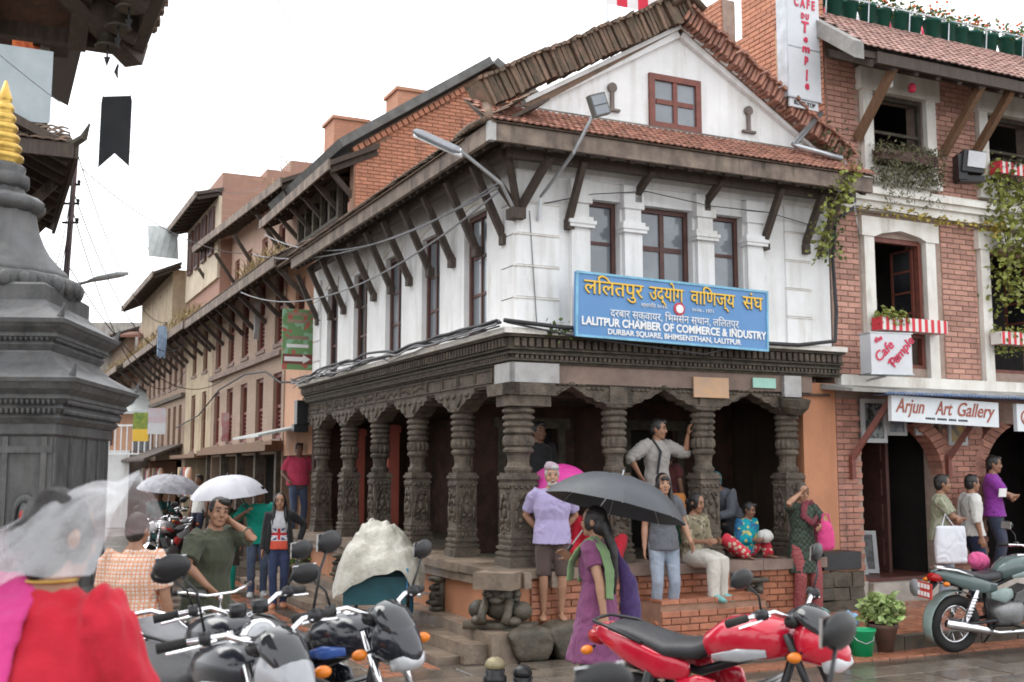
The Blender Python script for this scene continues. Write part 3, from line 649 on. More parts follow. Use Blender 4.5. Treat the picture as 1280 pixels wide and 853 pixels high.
# ---- eaves
EO, EZ = .64, 5.36
b = B(); b.box(-EO,-EO,EZ,4.62,-EO+.05,EZ+.19); b.build('fascia', FASCIA, cb); b = B(); b.box(-EO,-EO+.05,EZ,-EO+.05,7.7,EZ+.19); b.build('fascia', FASCIA, cb)
b = B(); b.box(-EO-.012,-EO-.012,EZ-.005,-EO+.07,-EO+.07,EZ+.2); b.build('corner_fascia_block', mat('pale_grey_board',(.45,.44,.43),(.33,.32,.31)), cb)
b = B(); b.prism([(-EO+.05,EZ+.13),(.1,EZ+.62),(.1,EZ+.66),(-EO+.05,EZ+.17)],'yz',-EO+.05,4.62); b.prism([(-EO+.05,EZ+.13),(.1,EZ+.55),(.1,EZ+.59),(-EO+.05,EZ+.17)],'xz',-EO+.06,7.7); b.build('soffit_boards', TIMBER, cb)
for i in range(20):
    q = B(); u = -.4+i*.26; q.beam((0,-EO+.06,.02),(0,.02,.42),.07,.1); o = q.build('rafter', TIMBER, cb); o.location = (u,0,EZ)
for i in range(32):
    q = B(); v = -.3+i*.255; q.beam((-EO+.06,0,.02),(.02,0,.37),.07,.1,(0,0,1)); o = q.build('rafter', TIMBER, cb); o.location = (0,v,EZ)
b = B(); b.box(-.3,-.36,EZ-.07,4.6,-.27,EZ+.05); b.build('eave_purlin', TIMBER, cb); b = B(); b.box(-.36,-.27,EZ-.07,-.27,7.6,EZ+.05); b.build('eave_purlin', TIMBER, cb)
def strut(u0, v0, z0, u1, v1, z1, w=.065):
    q = B(); q.beam((u0,v0,z0),(u1,v1,z1),w,.085); q.box(u0-.045 if abs(u0)>.02 else u0-.07, v0-.07 if abs(u0)>.02 else v0-.045, z0-.09, u0+.045, v0+.045, z0+.03); return q.build('strut', TIMBER, cb)
for u in (.62,1.52,2.5,3.38,4.02,4.3): strut(u, -.03, 4.72 if u not in (1.52,2.5) else 5.12, u, -.4, 5.34)
for i in range(11): strut(-.03, .32+i*.78, 4.55, -.42, .32+i*.78, 5.34)
for d in ((-.25,.05),(-.15,-.15),(.12,-.25)): strut(.0 if d[0] else 0, .0, 4.78, d[0]*1.6, d[1]*1.6, 5.34)
b = B(); b.box(-.14,-.14,4.68,.03,.03,4.8); b.build('strut_foot', TIMBER, cb)
# ---- roof: pent roof over the front, main roof with thick tile verges
tile_roof(cb, (-.62,-EO-.05,EZ+.2), (4.66,-EO-.05,EZ+.2), (0,.78,.46), 7, TILE, tw=.085)
b = B(); b.prism([(-EO-.03,EZ+.19),(.12,EZ+.655),(.12,EZ+.68),(-EO-.03,EZ+.205)],'yz',-EO+.02,4.63); b.build('roof_deck', TILEOLD, cb)
tile_roof(cb, (-EO-.05,7.72,EZ+.2), (-EO-.05,-.6,EZ+.2), (.62,0,.42), 5, TILEOLD, tw=.1)
AP = (2.24, 7.42)
b = B(); b.prism([(-EO-.03,EZ+.19),(-.05,EZ+.6),AP,(AP[0],AP[1]-.1),(-.05,EZ+.5),(-EO-.03,EZ+.175)],'xz',.02,8.6); b.prism([(4.7,5.95),AP,(AP[0],AP[1]-.1),(4.7,5.85)],'xz',.02,8.6); b.build('main_roof', TILEOLD, cb)
b = B(); b.prism([(.15,6.0),(4.4,6.0),(AP[0]+.02,7.27)],'xz',.1,.3); 
b.build('gable_wall', PLASTER, cb)
def rake(b, a, c, t, y0, y1, off): 
    a, c = Vector(a), Vector(c); d = (c-a).normalized(); n_ = Vector((-d.y, d.x)); n_ = n_ if n_.y > 0 else -n_
    P = [a+n_*off, c+n_*off, c+n_*(off+t), a+n_*(off+t)]; b.prism([tuple(p) for p in P],'xz',y0,y1)
b = B(); rake(b,(.2,6.03),(AP[0],7.22),.09,.03,.1,0); rake(b,(AP[0],7.22),(4.38,6.0),.09,.03,.1,0); rake(b,(.1,6.06),(AP[0],7.32),.05,-.01,.1,0.0); rake(b,(AP[0],7.32),(4.5,6.02),.05,-.01,.1,0.0); b.build('rake_moulding', PLASTER, cb)
b = B(); b.box(-.2,.02,5.93,4.5,.1,6.03); b.build('gable_sill', mat('mossy_render',(.10,.09,.075),(.22,.2,.18),scale=5,rough=.9), cb)
window(cb, 'u', .06, 1.80, 2.55, 6.035, 6.71, FRAMER, GLASS, 2, 2, fw=.075, bar=.06)
for u, z in ((1.28,6.28),(3.28,6.28)):
    b = B(); b.lathe((u,.075,z+.16),[(.001,-.02),(.06,-.02),(.06,.02),(.001,.02)],12,axis='y'); b.box(u-.022,.06,z-.1,u+.022,.1,z+.12); b.box(u-.1,.055,z-.13,u+.1,.1,z-.1); b.build('wall_anchor', mat('rusty_iron',(.2,.16,.14),(.12,.1,.09),rough=.8), cb)
# verge courses: every tile on edge
for side, (x0, z0), (x1, z1), th in ((0, (-.46,5.90), (AP[0],7.40), .30), (1, (AP[0],7.40), (4.72,5.92), .17)):
    d = Vector((x1-x0, 0, z1-z0)); n_ = int(d.length/(.052 if side == 0 else .06)); ang = math.atan2(z1-z0, x1-x0)
    q = B(); q.obox((0,0,0),(.042,.34,th),None,.005); q.obox((0,-.02,th/2+.02),(.05,.4,.035),None,.005); vm = q.mesh('verge_tile', TILEOLD if side == 0 else TILE)
    for i in range(n_+1):
        o = obj('verge_tile', vm, cb); f = i/n_; o.location = (x0+d.x*f, .02+random.uniform(-.03,.03), z0+d.z*f+(th/2 if side==0 else .03)+random.uniform(-.018,.018)); o.rotation_euler = (0, -ang+random.uniform(-.04,.04), random.uniform(-.04,.04))
b = B(); b.loft([(AP[0]-.25,0,7.53),(AP[0],0,7.68),(AP[0]+.22,0,7.53)],[(.24,.06),(.26,.07),(.24,.06)],xdir=(0,1,0),n=10); b.build('ridge_cap', TILEOLD, cb, True)
b = B(); b.loft([(-.4,.0,5.93),(-.52,-.3,5.78),(-.62,-.62,5.6)],[.08,.06,.045],n=8); b.loft([(-.66,.2,5.62),(-.67,-.2,5.62),(-.68,-.6,5.58)],[.03,.04,.035],n=8); b.build('hip_tiles', TILEOLD, cb, True)
# ---- inside of the arcade
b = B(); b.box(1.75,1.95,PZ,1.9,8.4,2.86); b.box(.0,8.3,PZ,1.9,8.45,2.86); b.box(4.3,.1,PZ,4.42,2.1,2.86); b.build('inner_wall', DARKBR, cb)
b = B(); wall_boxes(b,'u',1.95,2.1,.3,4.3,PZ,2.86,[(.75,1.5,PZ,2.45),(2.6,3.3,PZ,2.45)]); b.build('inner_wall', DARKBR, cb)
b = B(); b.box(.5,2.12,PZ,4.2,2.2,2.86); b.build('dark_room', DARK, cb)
for a in (.75,2.6):
    b = B(); b.box(a-.1,1.9,PZ,a,1.99,2.5); b.box(a+.75,1.9,PZ,a+.85,1.99,2.5); b.box(a-.16,1.88,2.45,a+.91,1.99,2.58); b.build('door_frame', CARVEDD, cb)
b = B(); b.box(-.1,-.1,2.835,4.3,8.3,2.86)
for i in range(18): b.box(.12,.3+i*.45,2.74,1.75,.4+i*.45,2.836)
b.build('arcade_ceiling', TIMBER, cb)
b = B(); b.box(.32,8.45,0,4.4,8.6,5.7); b.box(4.3,.32,0,4.44,8.4,5.9); b.build('party_wall', BROWNW, cb)
# ================================================================== brick café building on the right
cf = local_thing('brick_building', 'red brick building with white window surrounds, art gallery below and cafe above', 'building')
CU0, CU1 = 4.47, 10.4
OPEN1 = [(5.15,6.06,3.25,4.98),(7.25,8.25,3.25,4.98),(9.0,9.9,3.25,4.98),(5.22,6.18,5.95,6.95),(7.35,8.35,5.95,6.95)]
DO = [(4.86,6.24,.0,2.55),(7.02,9.2,.0,2.55)]
b = B(); wall_boxes(b, 'u', 0, .3, CU0, CU1, .1, 7.55, OPEN1 + DO); b.build('wall', MORTAR, cf)
b = B(); b.box(CU0, .3, 2.9, CU0+.25, 5.0, 8.2); b.box(CU0,.9,8.2,CU0+.25,1.7,9.6); b.box(CU0+.02,2.2,8.2,CU0+.25,5.0,9.0); b.build('side_wall', MORTAR, cf)
TR = [(4.93,6.40,3.08,5.28),(7.04,8.5,3.08,5.28),(5.0,6.36,5.64,7.26),(7.15,8.5,5.64,7.26),(8.8,10.2,3.0,7.3)]
brick_field(cf, 'u', 0, [(4.49,4.93,3.14,5.27),(6.40,7.04,3.14,5.27),(4.49,5.0,5.66,7.3),(6.36,7.15,5.66,7.3),(8.5,8.8,3.14,5.27)], BRICKP, near=(6.2,0,4.2), limit=300)
brick_field(cf, 'u', -.02, [(4.44,4.84,.52,2.86),(6.26,7.0,.6,2.5)], BRICKR, near=(5,0,1.5), limit=0)
brick_field(cf, 'v', CU0, [(.0,2.2,5.6,8.2),(2.2,5.0,6.5,9.0),(.9,1.7,8.2,9.6)], BRICKO, near=(1,0,7.3), limit=160)
b = B(); b.box(CU0-.02,.45,5.9,CU0,.95,8.0); b.box(CU0-.02,1.75,6.3,CU0,2.1,8.1); b.build('worn_plaster_patch', mat('worn_ochre_plaster',(.48,.33,.2),(.38,.2,.12),scale=4,rough=.9), cf)
def surround(u0, u1, z0, z1, arch=0.0, jw=.17, sill=.13, y=-.075):
    q = B(); q.box(u0-jw, y, z0-sill, u0, .02, z1); q.box(u1, y, z0-sill, u1+jw, .02, z1); q.box(u0-jw-.05, y-.02, z0-sill-.12, u1+jw+.05, .02, z0-sill)
    m_ = (u0+u1)/2
    if arch: q.prism([(u0-jw-.05,z1-.02),(u0,z1-.02),(u0+.12,z1+.03),(m_,z1+arch),(u1-.12,z1+.03),(u1,z1-.02),(u1+jw+.05,z1-.02),(u1+jw+.05,z1+.24),(u0-jw-.05,z1+.24)],'xz',y-.02,.02)
    else: q.box(u0-jw-.06, y-.03, z1, u1+jw+.06, .02, z1+.3)
    return q.build('window_surround', PLASTER2, cf)
surround(5.15,6.06,3.25,4.98,.09); surround(7.25,8.25,3.25,4.98,.09); surround(9.0,9.9,3.25,4.98,.09)
surround(5.22,6.18,5.95,6.95); surround(7.35,8.35,5.95,6.95)
for u in (5.22,7.35): b = B(); b.box(u,-.04,5.66,u+1,.05,5.95); b.build('window_apron', PLASTER2, cf)
b = B(); b.box(CU0-.02,-.12,5.3,CU1,.02,5.42); b.box(CU0-.02,-.17,5.42,CU1,.02,5.5); b.box(CU0-.02,-.22,5.5,CU1,.02,5.58); b.box(CU0-.02,-.1,5.58,CU1,.02,5.64); b.build('string_course', PLASTER2, cf)
b = B(); b.box(CU0+.02,-.1,2.98,CU1,.02,3.12); b.build('floor_band', PLASTER2, cf)
b = B(); b.prism([(-.62,2.86),(-.62,2.9),(.0,3.0),(.0,2.93)],'yz',CU0-.28,CU1); b.build('awning_slab', mat('grey_concrete',(.38,.37,.35),(.25,.24,.22),scale=4,rough=.8,streak=((.12,.11,.1),.5)), cf)
b = B()
for i in range(90):
    u = 4.72+i*.06; b.prism([(u,2.835),(u+.03,2.855),(u+.06,2.835),(u+.06,2.845),(u+.03,2.867),(u,2.845)],'xz',-.72,-.4)
b.build('corrugated_edge', mat('blue_tin',(.1,.2,.42),(.25,.3,.38),rough=.45,metal=.4), cf)
# open casements and dim rooms
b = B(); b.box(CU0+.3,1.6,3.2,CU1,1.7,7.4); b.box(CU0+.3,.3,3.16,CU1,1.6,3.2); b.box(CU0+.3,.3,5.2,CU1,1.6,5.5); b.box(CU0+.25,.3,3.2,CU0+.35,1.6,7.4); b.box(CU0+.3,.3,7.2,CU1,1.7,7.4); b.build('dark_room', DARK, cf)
for (u0,u1,z0,z1) in OPEN1[:3]:
    q = B()
    for bx in ((u0,.02,z0,u0+.05,.1,z1),(u1-.05,.02,z0,u1,.1,z1),(u0+.05,.02,z1-.06,u1-.05,.1,z1),(u0+.05,.02,z0,u1-.05,.1,z0+.05),(u0+.05,.02,3.66,u1-.05,.1,3.7)): q.box(*bx)
    w = q.build('window_frame', FRAMER, cf)
    q = B()                                               # leaf swung into the room
    for k in range(2): q.box(u1-.07, .12+k*.36, 3.72, u1-.04, .16+k*.36, z1-.08)
    for k in range(5): q.box(u1-.068, .16, 3.72+k*.29, u1-.042, .48, 3.75+k*.29)
    q.build('window_leaf', FRAMER, w); q = B(); q.box(u1-.06,.16,3.74,u1-.05,.48,z1-.1); q.build('pane', GLASSD, w)
for (u0,u1,z0,z1) in OPEN1[3:]:
    q = B()
    for bx in ((u0,.04,z0,u0+.05,.1,z1),(u1-.05,.04,z0,u1,.1,z1),(u0+.05,.04,z1-.05,u1-.05,.1,z1),(u0+.05,.04,6.42,u1-.05,.09,6.46)): q.box(*bx)
    q.build('window_frame', CARVEDD, cf)
# ground floor: piers, springing arches, step, shop interior
b = B(); b.box(4.42,-.05,.15,4.86,.3,.52); b.box(4.88,-.12,.15,6.22,.25,.5); b.box(6.24,-.05,.15,7.0,.3,.6); b.box(7.02,-.12,.15,9.2,.25,.5); b.build('stone_base', mat('pale_base_stone',(.5,.47,.42),(.36,.33,.29),scale=5,rough=.6,bump=.5), cf)
b = B(); b.box(4.86,.0,.5,6.24,2.0,.55); b.box(7.02,.0,.5,9.2,2.0,.55); b.build('shop_floor', mat('red_oxide_floor',(.13,.045,.035),(.09,.035,.03),rough=.4), cf)
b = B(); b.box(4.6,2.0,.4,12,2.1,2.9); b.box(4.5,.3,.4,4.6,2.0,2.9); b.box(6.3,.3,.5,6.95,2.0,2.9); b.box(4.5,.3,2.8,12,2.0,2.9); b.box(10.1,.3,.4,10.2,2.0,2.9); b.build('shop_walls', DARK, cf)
for c, sgn, u_ in ((6.24,-1,'b'),(7.02,1,'c')):
    n_ = 9
    for i in range(n_):                                   # arch voussoirs curving up from each pier
        a0 = i/n_*R(62); rr_ = 1.0; q = B()
        P = [(c+sgn*(rr_-rr_*math.cos(a0)), 1.85+rr_*.75*math.sin(a0)), (c+sgn*(rr_-rr_*math.cos(a0+R(6.2))), 1.85+rr_*.75*math.sin(a0+R(6.2)))]
        P += [(P[1][0]-sgn*.2, P[1][1]+.07), (P[0][0]-sgn*.2, P[0][1]+.07 if i else P[0][1])]
        q.prism(P,'xz',-.035,.2); q.build('voussoir', BRICKR, cf)
for u in (5.2,6.85,8.7):
    q = B(); q.beam((u-.55,-.06,2.05),(u-.28,-.5,2.8),.06,.07); q.box(u-.58,-.1,1.8,u-.52,-.01,2.1); q.build('awning_strut', FRAMER, cf)
# shop door with panels standing open, dim shelves
q = B(); q.box(5.75,.5,.55,5.8,1.2,2.5); q.box(6.0,1.4,.55,6.06,1.46,2.5)
for k in range(4): q.box(5.73,.58,.65+k*.46,5.75,1.12,1.0+k*.46)
q.build('shop_door', FRAME, cf)
# eaves and tiled roof
b = B(); b.prism([(-.8,7.04),(.3,7.93),(.3,8.03),(-.8,7.12)],'yz',4.35,CU1); b.build('roof_deck', TIMBER, cf)
b = B(); b.box(4.6,-.83,6.98,CU1,-.78,7.13); b.build('fascia', TIMBER, cf)
b = B(); b.prism([(-.85,6.98),(.35,7.9),(.35,8.12),(-.85,7.2)],'yz',4.2,4.36); b.build('gable_board', mat('grey_board',(.33,.32,.3),(.22,.21,.2),rough=.85), cf)
tile_roof(cf, (4.4,-.86,7.15), (CU1,-.86,7.15), (0,1.14,.92), 11, TILEGR, tw=.12)
for i in range(15):
    q = B(); q.beam((0,-.78,0),(0,.0,.42),.07,.09); o = q.build('rafter', TIMBER, cf); o.location = (4.55+i*.38,0,6.98)
lw = mat('light_brown_timber',(.2,.11,.06),(.13,.07,.04),scale=5,rough=.7,stretch=(6,6,.8))
for u in (4.95,6.5,7.05,8.9):
    q = B(); q.beam((u,-.04,6.25),(u+.02,-.72,7.02),.09,.1); q.build('roof_strut', lw, cf)
# terrace parapet with clay upstand behind the tiles
b = B(); b.box(4.5,.32,7.6,CU1,.42,8.06); b.build('terrace_parapet', ORANGE, cf)
b = B(); b.box(4.4,.3,8.06,CU1,.46,8.1); b.build('parapet_coping', PLASTER2, cf)
b = B(); b.tube([(4.5,.16,8.3),(CU1,.16,8.36)],.012,6)
for i in range(8): b.tube([(4.7+i*.75,.2,7.95),(4.7+i*.75,.16,8.34)],.01,5)
b.build('pot_rail', STEEL, cf)
# small fittings under the eaves
for u, m_ in ((5.15,WHITEP),(5.55,PINKT)):
    q = B(); q.lathe((u,-.45,6.98),[(.02,0),(.05,-.03),(.05,-.1),(.03,-.12)],10); q.build('lamp_fitting', m_, cf)
q = B(); q.lathe((4.72,-.12,5.78),[(.01,-.06),(.08,-.04),(.1,.03),(.1,.06)],12); q.box(4.7,-.1,5.74,4.74,.0,5.78); q.build('wall_lamp', WHITEP, cf, True)

# ================================================================== signs
def board(name, label, loc, w, h, t, m, rim=None, rotz=CA, roll=0.0, cat='sign', group=None, tilt=0.0):
    o = thing(name, label, cat, loc, rotz, group); o.rotation_euler = (tilt, roll, rotz)
    B().box(-w/2,0,0,w/2,t,h).build('panel', m, o)
    if rim:
        q = B(); r_ = .022
        for bx in ((-w/2-.004,-.012,-.004,w/2+.004,0,r_),(-w/2-.004,-.012,h-r_,w/2+.004,0,h+.004),(-w/2-.004,-.012,r_,-w/2+r_,0,h-r_),(w/2-r_,-.012,r_,w/2+.004,0,h-r_)): q.box(*bx)
        q.build('rim', rim, o)
    return o
BLUE = mat('sign_blue',(.11,.26,.50),(.095,.235,.46),scale=2,rough=.45,bump=.05); YEL = mat('sign_yellow',(.78,.5,.06),(.74,.46,.05),rough=.5,bump=0); SKYB = mat('sky_blue_rim',(.22,.5,.68),rough=.5,bump=0); NAVY = mat('letter_shadow',(.02,.02,.03),rough=.6,bump=0)
sg = board('chamber_sign', 'large blue board with yellow Nepali title and white English lines above the arcade', L(1.78,-.44,3.335), 2.6, .72, .05, BLUE, SKYB, roll=R(1.1))
lettering(sg, '\u0932\u0932\u093f\u0924\u092a\u0941\u0930'.replace('\u0932\u093f','\u093f\u0932'), .235, NAVY, (-.822,-.008,.546), .76)
lettering(sg, '\u0932\u0932\u093f\u0924\u092a\u0941\u0930'.replace('\u0932\u093f','\u093f\u0932'), .235, YEL, (-.83,-.014,.555), .76); lettering(sg, '\u0932\u0932\u093f\u0924\u092a\u0941\u0930'.replace('\u0932\u093f','\u093f\u0932'), .235, YEL, (-.826,-.013,.553), .76)
for txt, x, w in (('\u0909\u0926\u094d\u092f\u094b\u0917',-.14,.46),('\u0935\u093e\u0923\u093f\u091c\u094d\u092f'.replace('\u0923\u093f','\u093f\u0923'),.5,.62),('\u0938\u0902\u0918',1.07,.29)):
    lettering(sg, txt, .235, NAVY, (x+.008,-.008,.546), w); lettering(sg, txt, .235, YEL, (x,-.014,.555), w); lettering(sg, txt, .235, YEL, (x+.004,-.013,.553), w)
lettering(sg, '\u0926\u0930\u092c\u093e\u0930 \u0938\u094d\u0915\u094d\u0935\u093e\u092f\u0930, '+'\u093f\u092d\u092e\u0938\u0947\u0928 \u0938\u094d\u0925\u093e\u0928, \u0932\u093f\u0932\u0924\u092a\u0941\u0930', .125, WHITEP, (.0,-.008,.285), 1.74)
lettering(sg, '\u0938\u094d\u0925\u093e\u092a\u093f\u0924 \u0968\u0966\u0968\u096d', .06, WHITEP, (-.3,-.008,.41), .34); lettering(sg, '\u0968\u0966\u0968\u096d - 1971', .06, WHITEP, (.36,-.008,.41), .3)
lettering(sg, 'LALITPUR CHAMBER OF COMMERCE & INDUSTRY', .125, WHITEP, (.02,-.008,.175), 2.5, bold=.004)
lettering(sg, 'DURBAR SQUARE, BHIMSENSTHAN, LALITPUR', .085, WHITEP, (.0,-.008,.075), 1.8, bold=.002)
em = mat('emblem_red',(.55,.05,.08),rough=.5,bump=0)
q = B(); q.lathe((.04,-.004,.405),[(.001,-.008),(.075,-.008),(.075,.004),(.001,.004)],24,axis='y'); o = q.build('emblem', em, sg)
q = B(); q.lathe((.04,-.012,.405),[(.001,-.008),(.05,-.008),(.05,.004),(.001,.004)],12,axis='y'); q.build('emblem_centre', WHITEP, o)

lb_ = mat('light_box_white',(.62,.63,.65),(.56,.57,.6),scale=3,rough=.4,bump=.05)
vsn = thing('vertical_sign', 'tall white box sign with red stacked letters on the side of the brick wall', 'sign', L(3.97,-.2,6.62), CA+R(4))
B().box(-.28,0,0,.28,.16,.66).build('panel', lb_, vsn); B().box(-.28,0,.665,.28,.16,1.7).build('panel', lb_, vsn)
q = B(); q.box(-.29,-.006,-.02,.29,.17,.0); q.box(-.29,-.006,.655,.29,.165,.668); q.box(-.3,-.006,-.02,-.28,.17,1.7); q.build('frame', mat('pale_aluminium',(.5,.52,.55),rough=.4,metal=.4), vsn)
B().box(-.25,.02,-.13,.24,.05,-.02).build('lower_strip', lb_, vsn)
lettering(vsn, 'ROOF TOP', .08, BLACKM, (0,.012,-.075), .36)
for ch, z, s_ in (('C A F E',1.2,.17),('D U',1.03,.1),('T',.88,.21),('e',.73,.13),('m',.60,.14),('p',.47,.15),('l',.24,.2),('e',.11,.15)): lettering(vsn, ch, s_, PINKT, (.03,-.008,z+.06), {'C A F E':.36,'D U':.14,'T':.13,'m':.13,'l':.035}.get(ch,.07), bold=.006, shear=.1)
bs = thing('box_sign', 'small white light box with slanting red handwriting below the striped planter', 'sign', L(4.83,-.62,3.1), CA-R(10))
B().box(-.28,0,0,.3,.24,.5).build('panel', lb_, bs)
q = B(); q.box(-.3,-.008,-.015,.32,.25,.0); q.box(-.3,-.008,.5,.32,.25,.512); q.tube([(.0,.12,-.02),(.0,.6,-.05)],.015,6); q.build('frame', STEEL, bs)
for t, x, z, s_, r_ in (('the',-.18,.42,.09,-.5),('Cafe',-.1,.27,.17,-.75),('Du',.03,.17,.12,-.75),('Temple',.14,.26,.16,-.85)): lettering(bs, t, s_, PINKT, (x,-.008,z), None, rot=r_, bold=.003, shear=.15)
ag = board('gallery_sign', 'long white board with red flowing letters hung under the gallery awning', L(5.74,-.6,2.49), 1.84, .32, .06, mat('sign_white',(.70,.74,.76),(.64,.68,.7),rough=.5,bump=.05), None, roll=R(1.6))
RB_ = mat('letter_rust',(.42,.12,.08),rough=.6,bump=0)
for t, x, w in (('Arjun',-.62,.48),('Art',-.05,.3),('Gallery',.52,.66)): lettering(ag, t, .25, RB_, (x,-.006,.19), w, shear=.35, bold=.002)
q = B()
for i in range(22):
    if i in (5,11,16): continue
    q.box(-.36+i*.033,-.004,.045,-.335+i*.033,0,.07)
q.build('small_print', NAVY, ag)
a2 = board('round_letter_sign', 'white board with a red round letter at the far right edge', L(7.25,-.6,2.42), .5, .36, .06, MATS['sign_white'], None)
q = B(); q.torus((-.08,-.002,.18),.09,.012,'y',20,6); q.build('ring', RB_, a2); lettering(a2,'A',.17,RB_,(-.08,-.006,.18))
for (u,z,w,h,m_,lab) in ((2.46,2.76,.5,.24,mat('faded_orange_poster',(.55,.34,.2),(.42,.3,.22),scale=5),'faded orange notice on the beam above the middle column'),(3.24,2.9,.34,.12,mat('mint_plate',(.35,.6,.5),(.3,.52,.44),scale=5),'mint green plate on the beam above the last arch')):
    board('notice_board', lab, L(u,-.155,z), w, h, .02, m_)
# green sign with an arrow projecting over the lane
gs = thing('arrow_sign', 'green painted signboard with a white arrow hung beside the peach wall', 'sign', L(-.22,8.75,3.72), CA)
gm = pattern_mat('green_poster','dots',((.16,.3,.13),(.45,.13,.1),(.26,.45,.3)),scale=7)
B().box(-.28,0,0,.28,.04,1.1).build('panel', gm, gs)
q = B(); q.box(-.27,-.004,.1,.27,0,.28); q.build('arrow_band', mat('maroon_band',(.25,.07,.06),bump=0), gs)
q = B(); q.prism([(-.24,.15),(.1,.15),(.1,.11),(.24,.19),(.1,.27),(.1,.23),(-.24,.23)],'xz',-.01,-.004); q.build('arrow', WHITEP, gs)
for z in (.4,.55,.85,.98):
    q = B(); q.box(-.2,-.006,z,.2,0,z+.06); q.build('text_band', (PINKBR if z > .5 else WHITEP), gs)
B().tube([(.28,.02,1.08),(.6,.02,1.08)],.012,6).build('bracket', BLACKM, gs)

# ================================================================== houses along the lane
def lane_window(parent, uf, v, z0, z1, w=.6, m=None, lattice=True):
    q = B(); a0, a1 = v-w/2, v+w/2; p = uf+.06
    for bx in ((p,a0,z0,p+.1,a0+.07,z1),(p,a1-.07,z0,p+.1,a1,z1),(p,a0+.07,z1-.08,p+.1,a1-.07,z1),(p,a0+.07,z0,p+.1,a1-.07,z0+.08),(p+.02,a0+.07,(z0+z1)/2-.03,p+.08,a1-.07,(z0+z1)/2+.03),(p+.02,v-.02,z0+.08,p+.08,v+.02,z1-.08)): q.box(*bx)
    if lattice:
        for k in range(6): q.box(p+.04,a0+.07,z0+.1+k*.09,p+.06,a1-.07,z0+.13+k*.09)
    wn_ = q.build('window', m or FRAMER, parent); q = B(); q.box(p+.07,a0+.07,z0+.05,p+.09,a1-.07,z1-.05); q.build('pane', GLASSD, wn_)
    q = B(); q.box(uf-.03,a0-.06,z0-.07,uf+.07,a1+.06,z0); q.build('sill', LINTEL, wn_)
def lane_house(name, label, v0, v1, uf, wm, z1, rows, wv, ww=.72, shop=True, u1=6.0, wmat=None):
    h = local_thing(name, label, 'building', 'houses along the lane'); op = [(v-ww/2, v+ww/2, a, c) for v in wv for a, c in rows]
    if shop: op = op + [(v0+.25, v1-.25, 0, 2.25)]
    q = B(); wall_boxes(q, 'v', uf, uf+.35, v0, v1, 0, z1, op); q.box(uf+.35,v0,0,u1,v0+.3,z1); q.box(uf+.35,v1-.3,0,u1,v1,z1); q.build('wall', wm, h)
    q = B(); q.box(uf+.9,v0+.3,2.4,uf+1.0,v1-.3,z1); q.box(uf+1.4,v0+.3,0,uf+1.5,v1-.3,2.3); q.box(uf+.1,v0+.3,2.25,uf+1.5,v1-.3,2.4); q.build('dark_room', DARK, h)
    for v in wv:
        for a, c in rows: lane_window(h, uf, v, a, c, ww, wmat)
    return h
def eave(h, u_out, u_in, z_out, z_in, v0, v1, m, nstr=0, strz=.8, zo1=None, tiles=True, th=.1, uw=.1):
    zo1 = z_out if zo1 is None else zo1; dz = zo1 - z_out
    q = B(); P = [(u_out,z_out),(u_in,z_in),(u_in,z_in+th),(u_out,z_out+th)]
    q.ring_loft([[(a,v0,c) for a,c in P],[(a,v1,c+dz) for a,c in P]]); q.build('roof', m, h)
    q = B(); q.beam((u_out-.02,v0,z_out+.02),(u_out-.02,v1,zo1+.02),.04,.2); q.build('fascia', FASCIA, h)
    n_ = max(2, int((v1-v0)/.5))
    for i in range(n_):
        v = v0+.15+(v1-v0-.3)*i/(n_-1); dzz = dz*(v-v0)/(v1-v0); q = B(); q.beam((u_out+.03,v,z_out-.06+dzz),(u_in,v,z_in-.06+dzz),.08,.1); q.build('rafter', TIMBER, h)
    for i in range(nstr):
        v = v0+.3+(v1-v0-.6)*i/max(1,nstr-1); q = B(); q.beam((uw,v,z_out-strz),(u_out+.12,v,z_out-.05),.07,.09); q.build('strut', lw if 0 else TIMBER, h)
# A: peach front, orange brick gable above, grey capped roof
hA = local_thing('gable_house', 'orange brick gable house with grey capped roof rising behind the white building', 'building', 'houses along the lane')
q = B(); wall_boxes(q,'v',.12,.45,8.63,11.0,2.2,6.0,[(9.6,10.3,4.4,5.6)]); q.box(.45,10.8,0,5,11.0,6.0); q.build('wall', PEACH, hA)
q = B(); q.box(.7,8.7,0,.8,10.8,6); q.build('dark_room', DARK, hA)
lane_window(hA,.12,9.95,4.4,5.6,.7)
GX, GZ = 3.5, 9.98
q = B(); q.prism([(.75,5.4),(6.9,5.4),(6.9,7.9),(GX,GZ-.1),(.75,7.98)],'xz',8.66,8.9); q.build('gable_wall', MORTARD, hA)
def ing(a, z): return z < GZ-.2-abs(a-GX)*(.735 if a < GX else .63)
brick_field(hA,'u',8.66,[(.78,6.8,5.6,9.9)],BRICKO,near=(2.2,0,8.1),limit=300,inside=ing)
q = B(); rake(q,(.45,7.85),(GX,GZ-.05),.16,8.36,14,0); rake(q,(GX,GZ-.05),(7.2,7.65),.16,8.36,14,0); q.build('roof', mat('grey_cement_roof',(.16,.16,.155),(.1,.1,.095),scale=5,rough=.8), hA)
for s_, (xa,za), (xb,zb) in ((0,(.7,7.85),(GX,GZ-.22)),(1,(GX,GZ-.22),(6.8,7.85))):
    n_ = 26
    for i in range(n_):
        f = (i+.5)/n_; q = B(); q.box(-.05,-.08,-.05,.05,.0,.05); o = q.build('corbel_brick', BRICKO, hA); o.location = (xa+(xb-xa)*f, 8.63, za+(zb-za)*f); o.rotation_euler = (0,-math.atan2(zb-za,xb-xa),0)
q = B(); wall_boxes(q,'v',1.1,1.4,8.9,13.6,5.4,7.9,[(9.6,12.6,6.4,7.5)]); q.build('upper_wall', BRICKO, hA)
q = B()                                                   # projecting carved bay
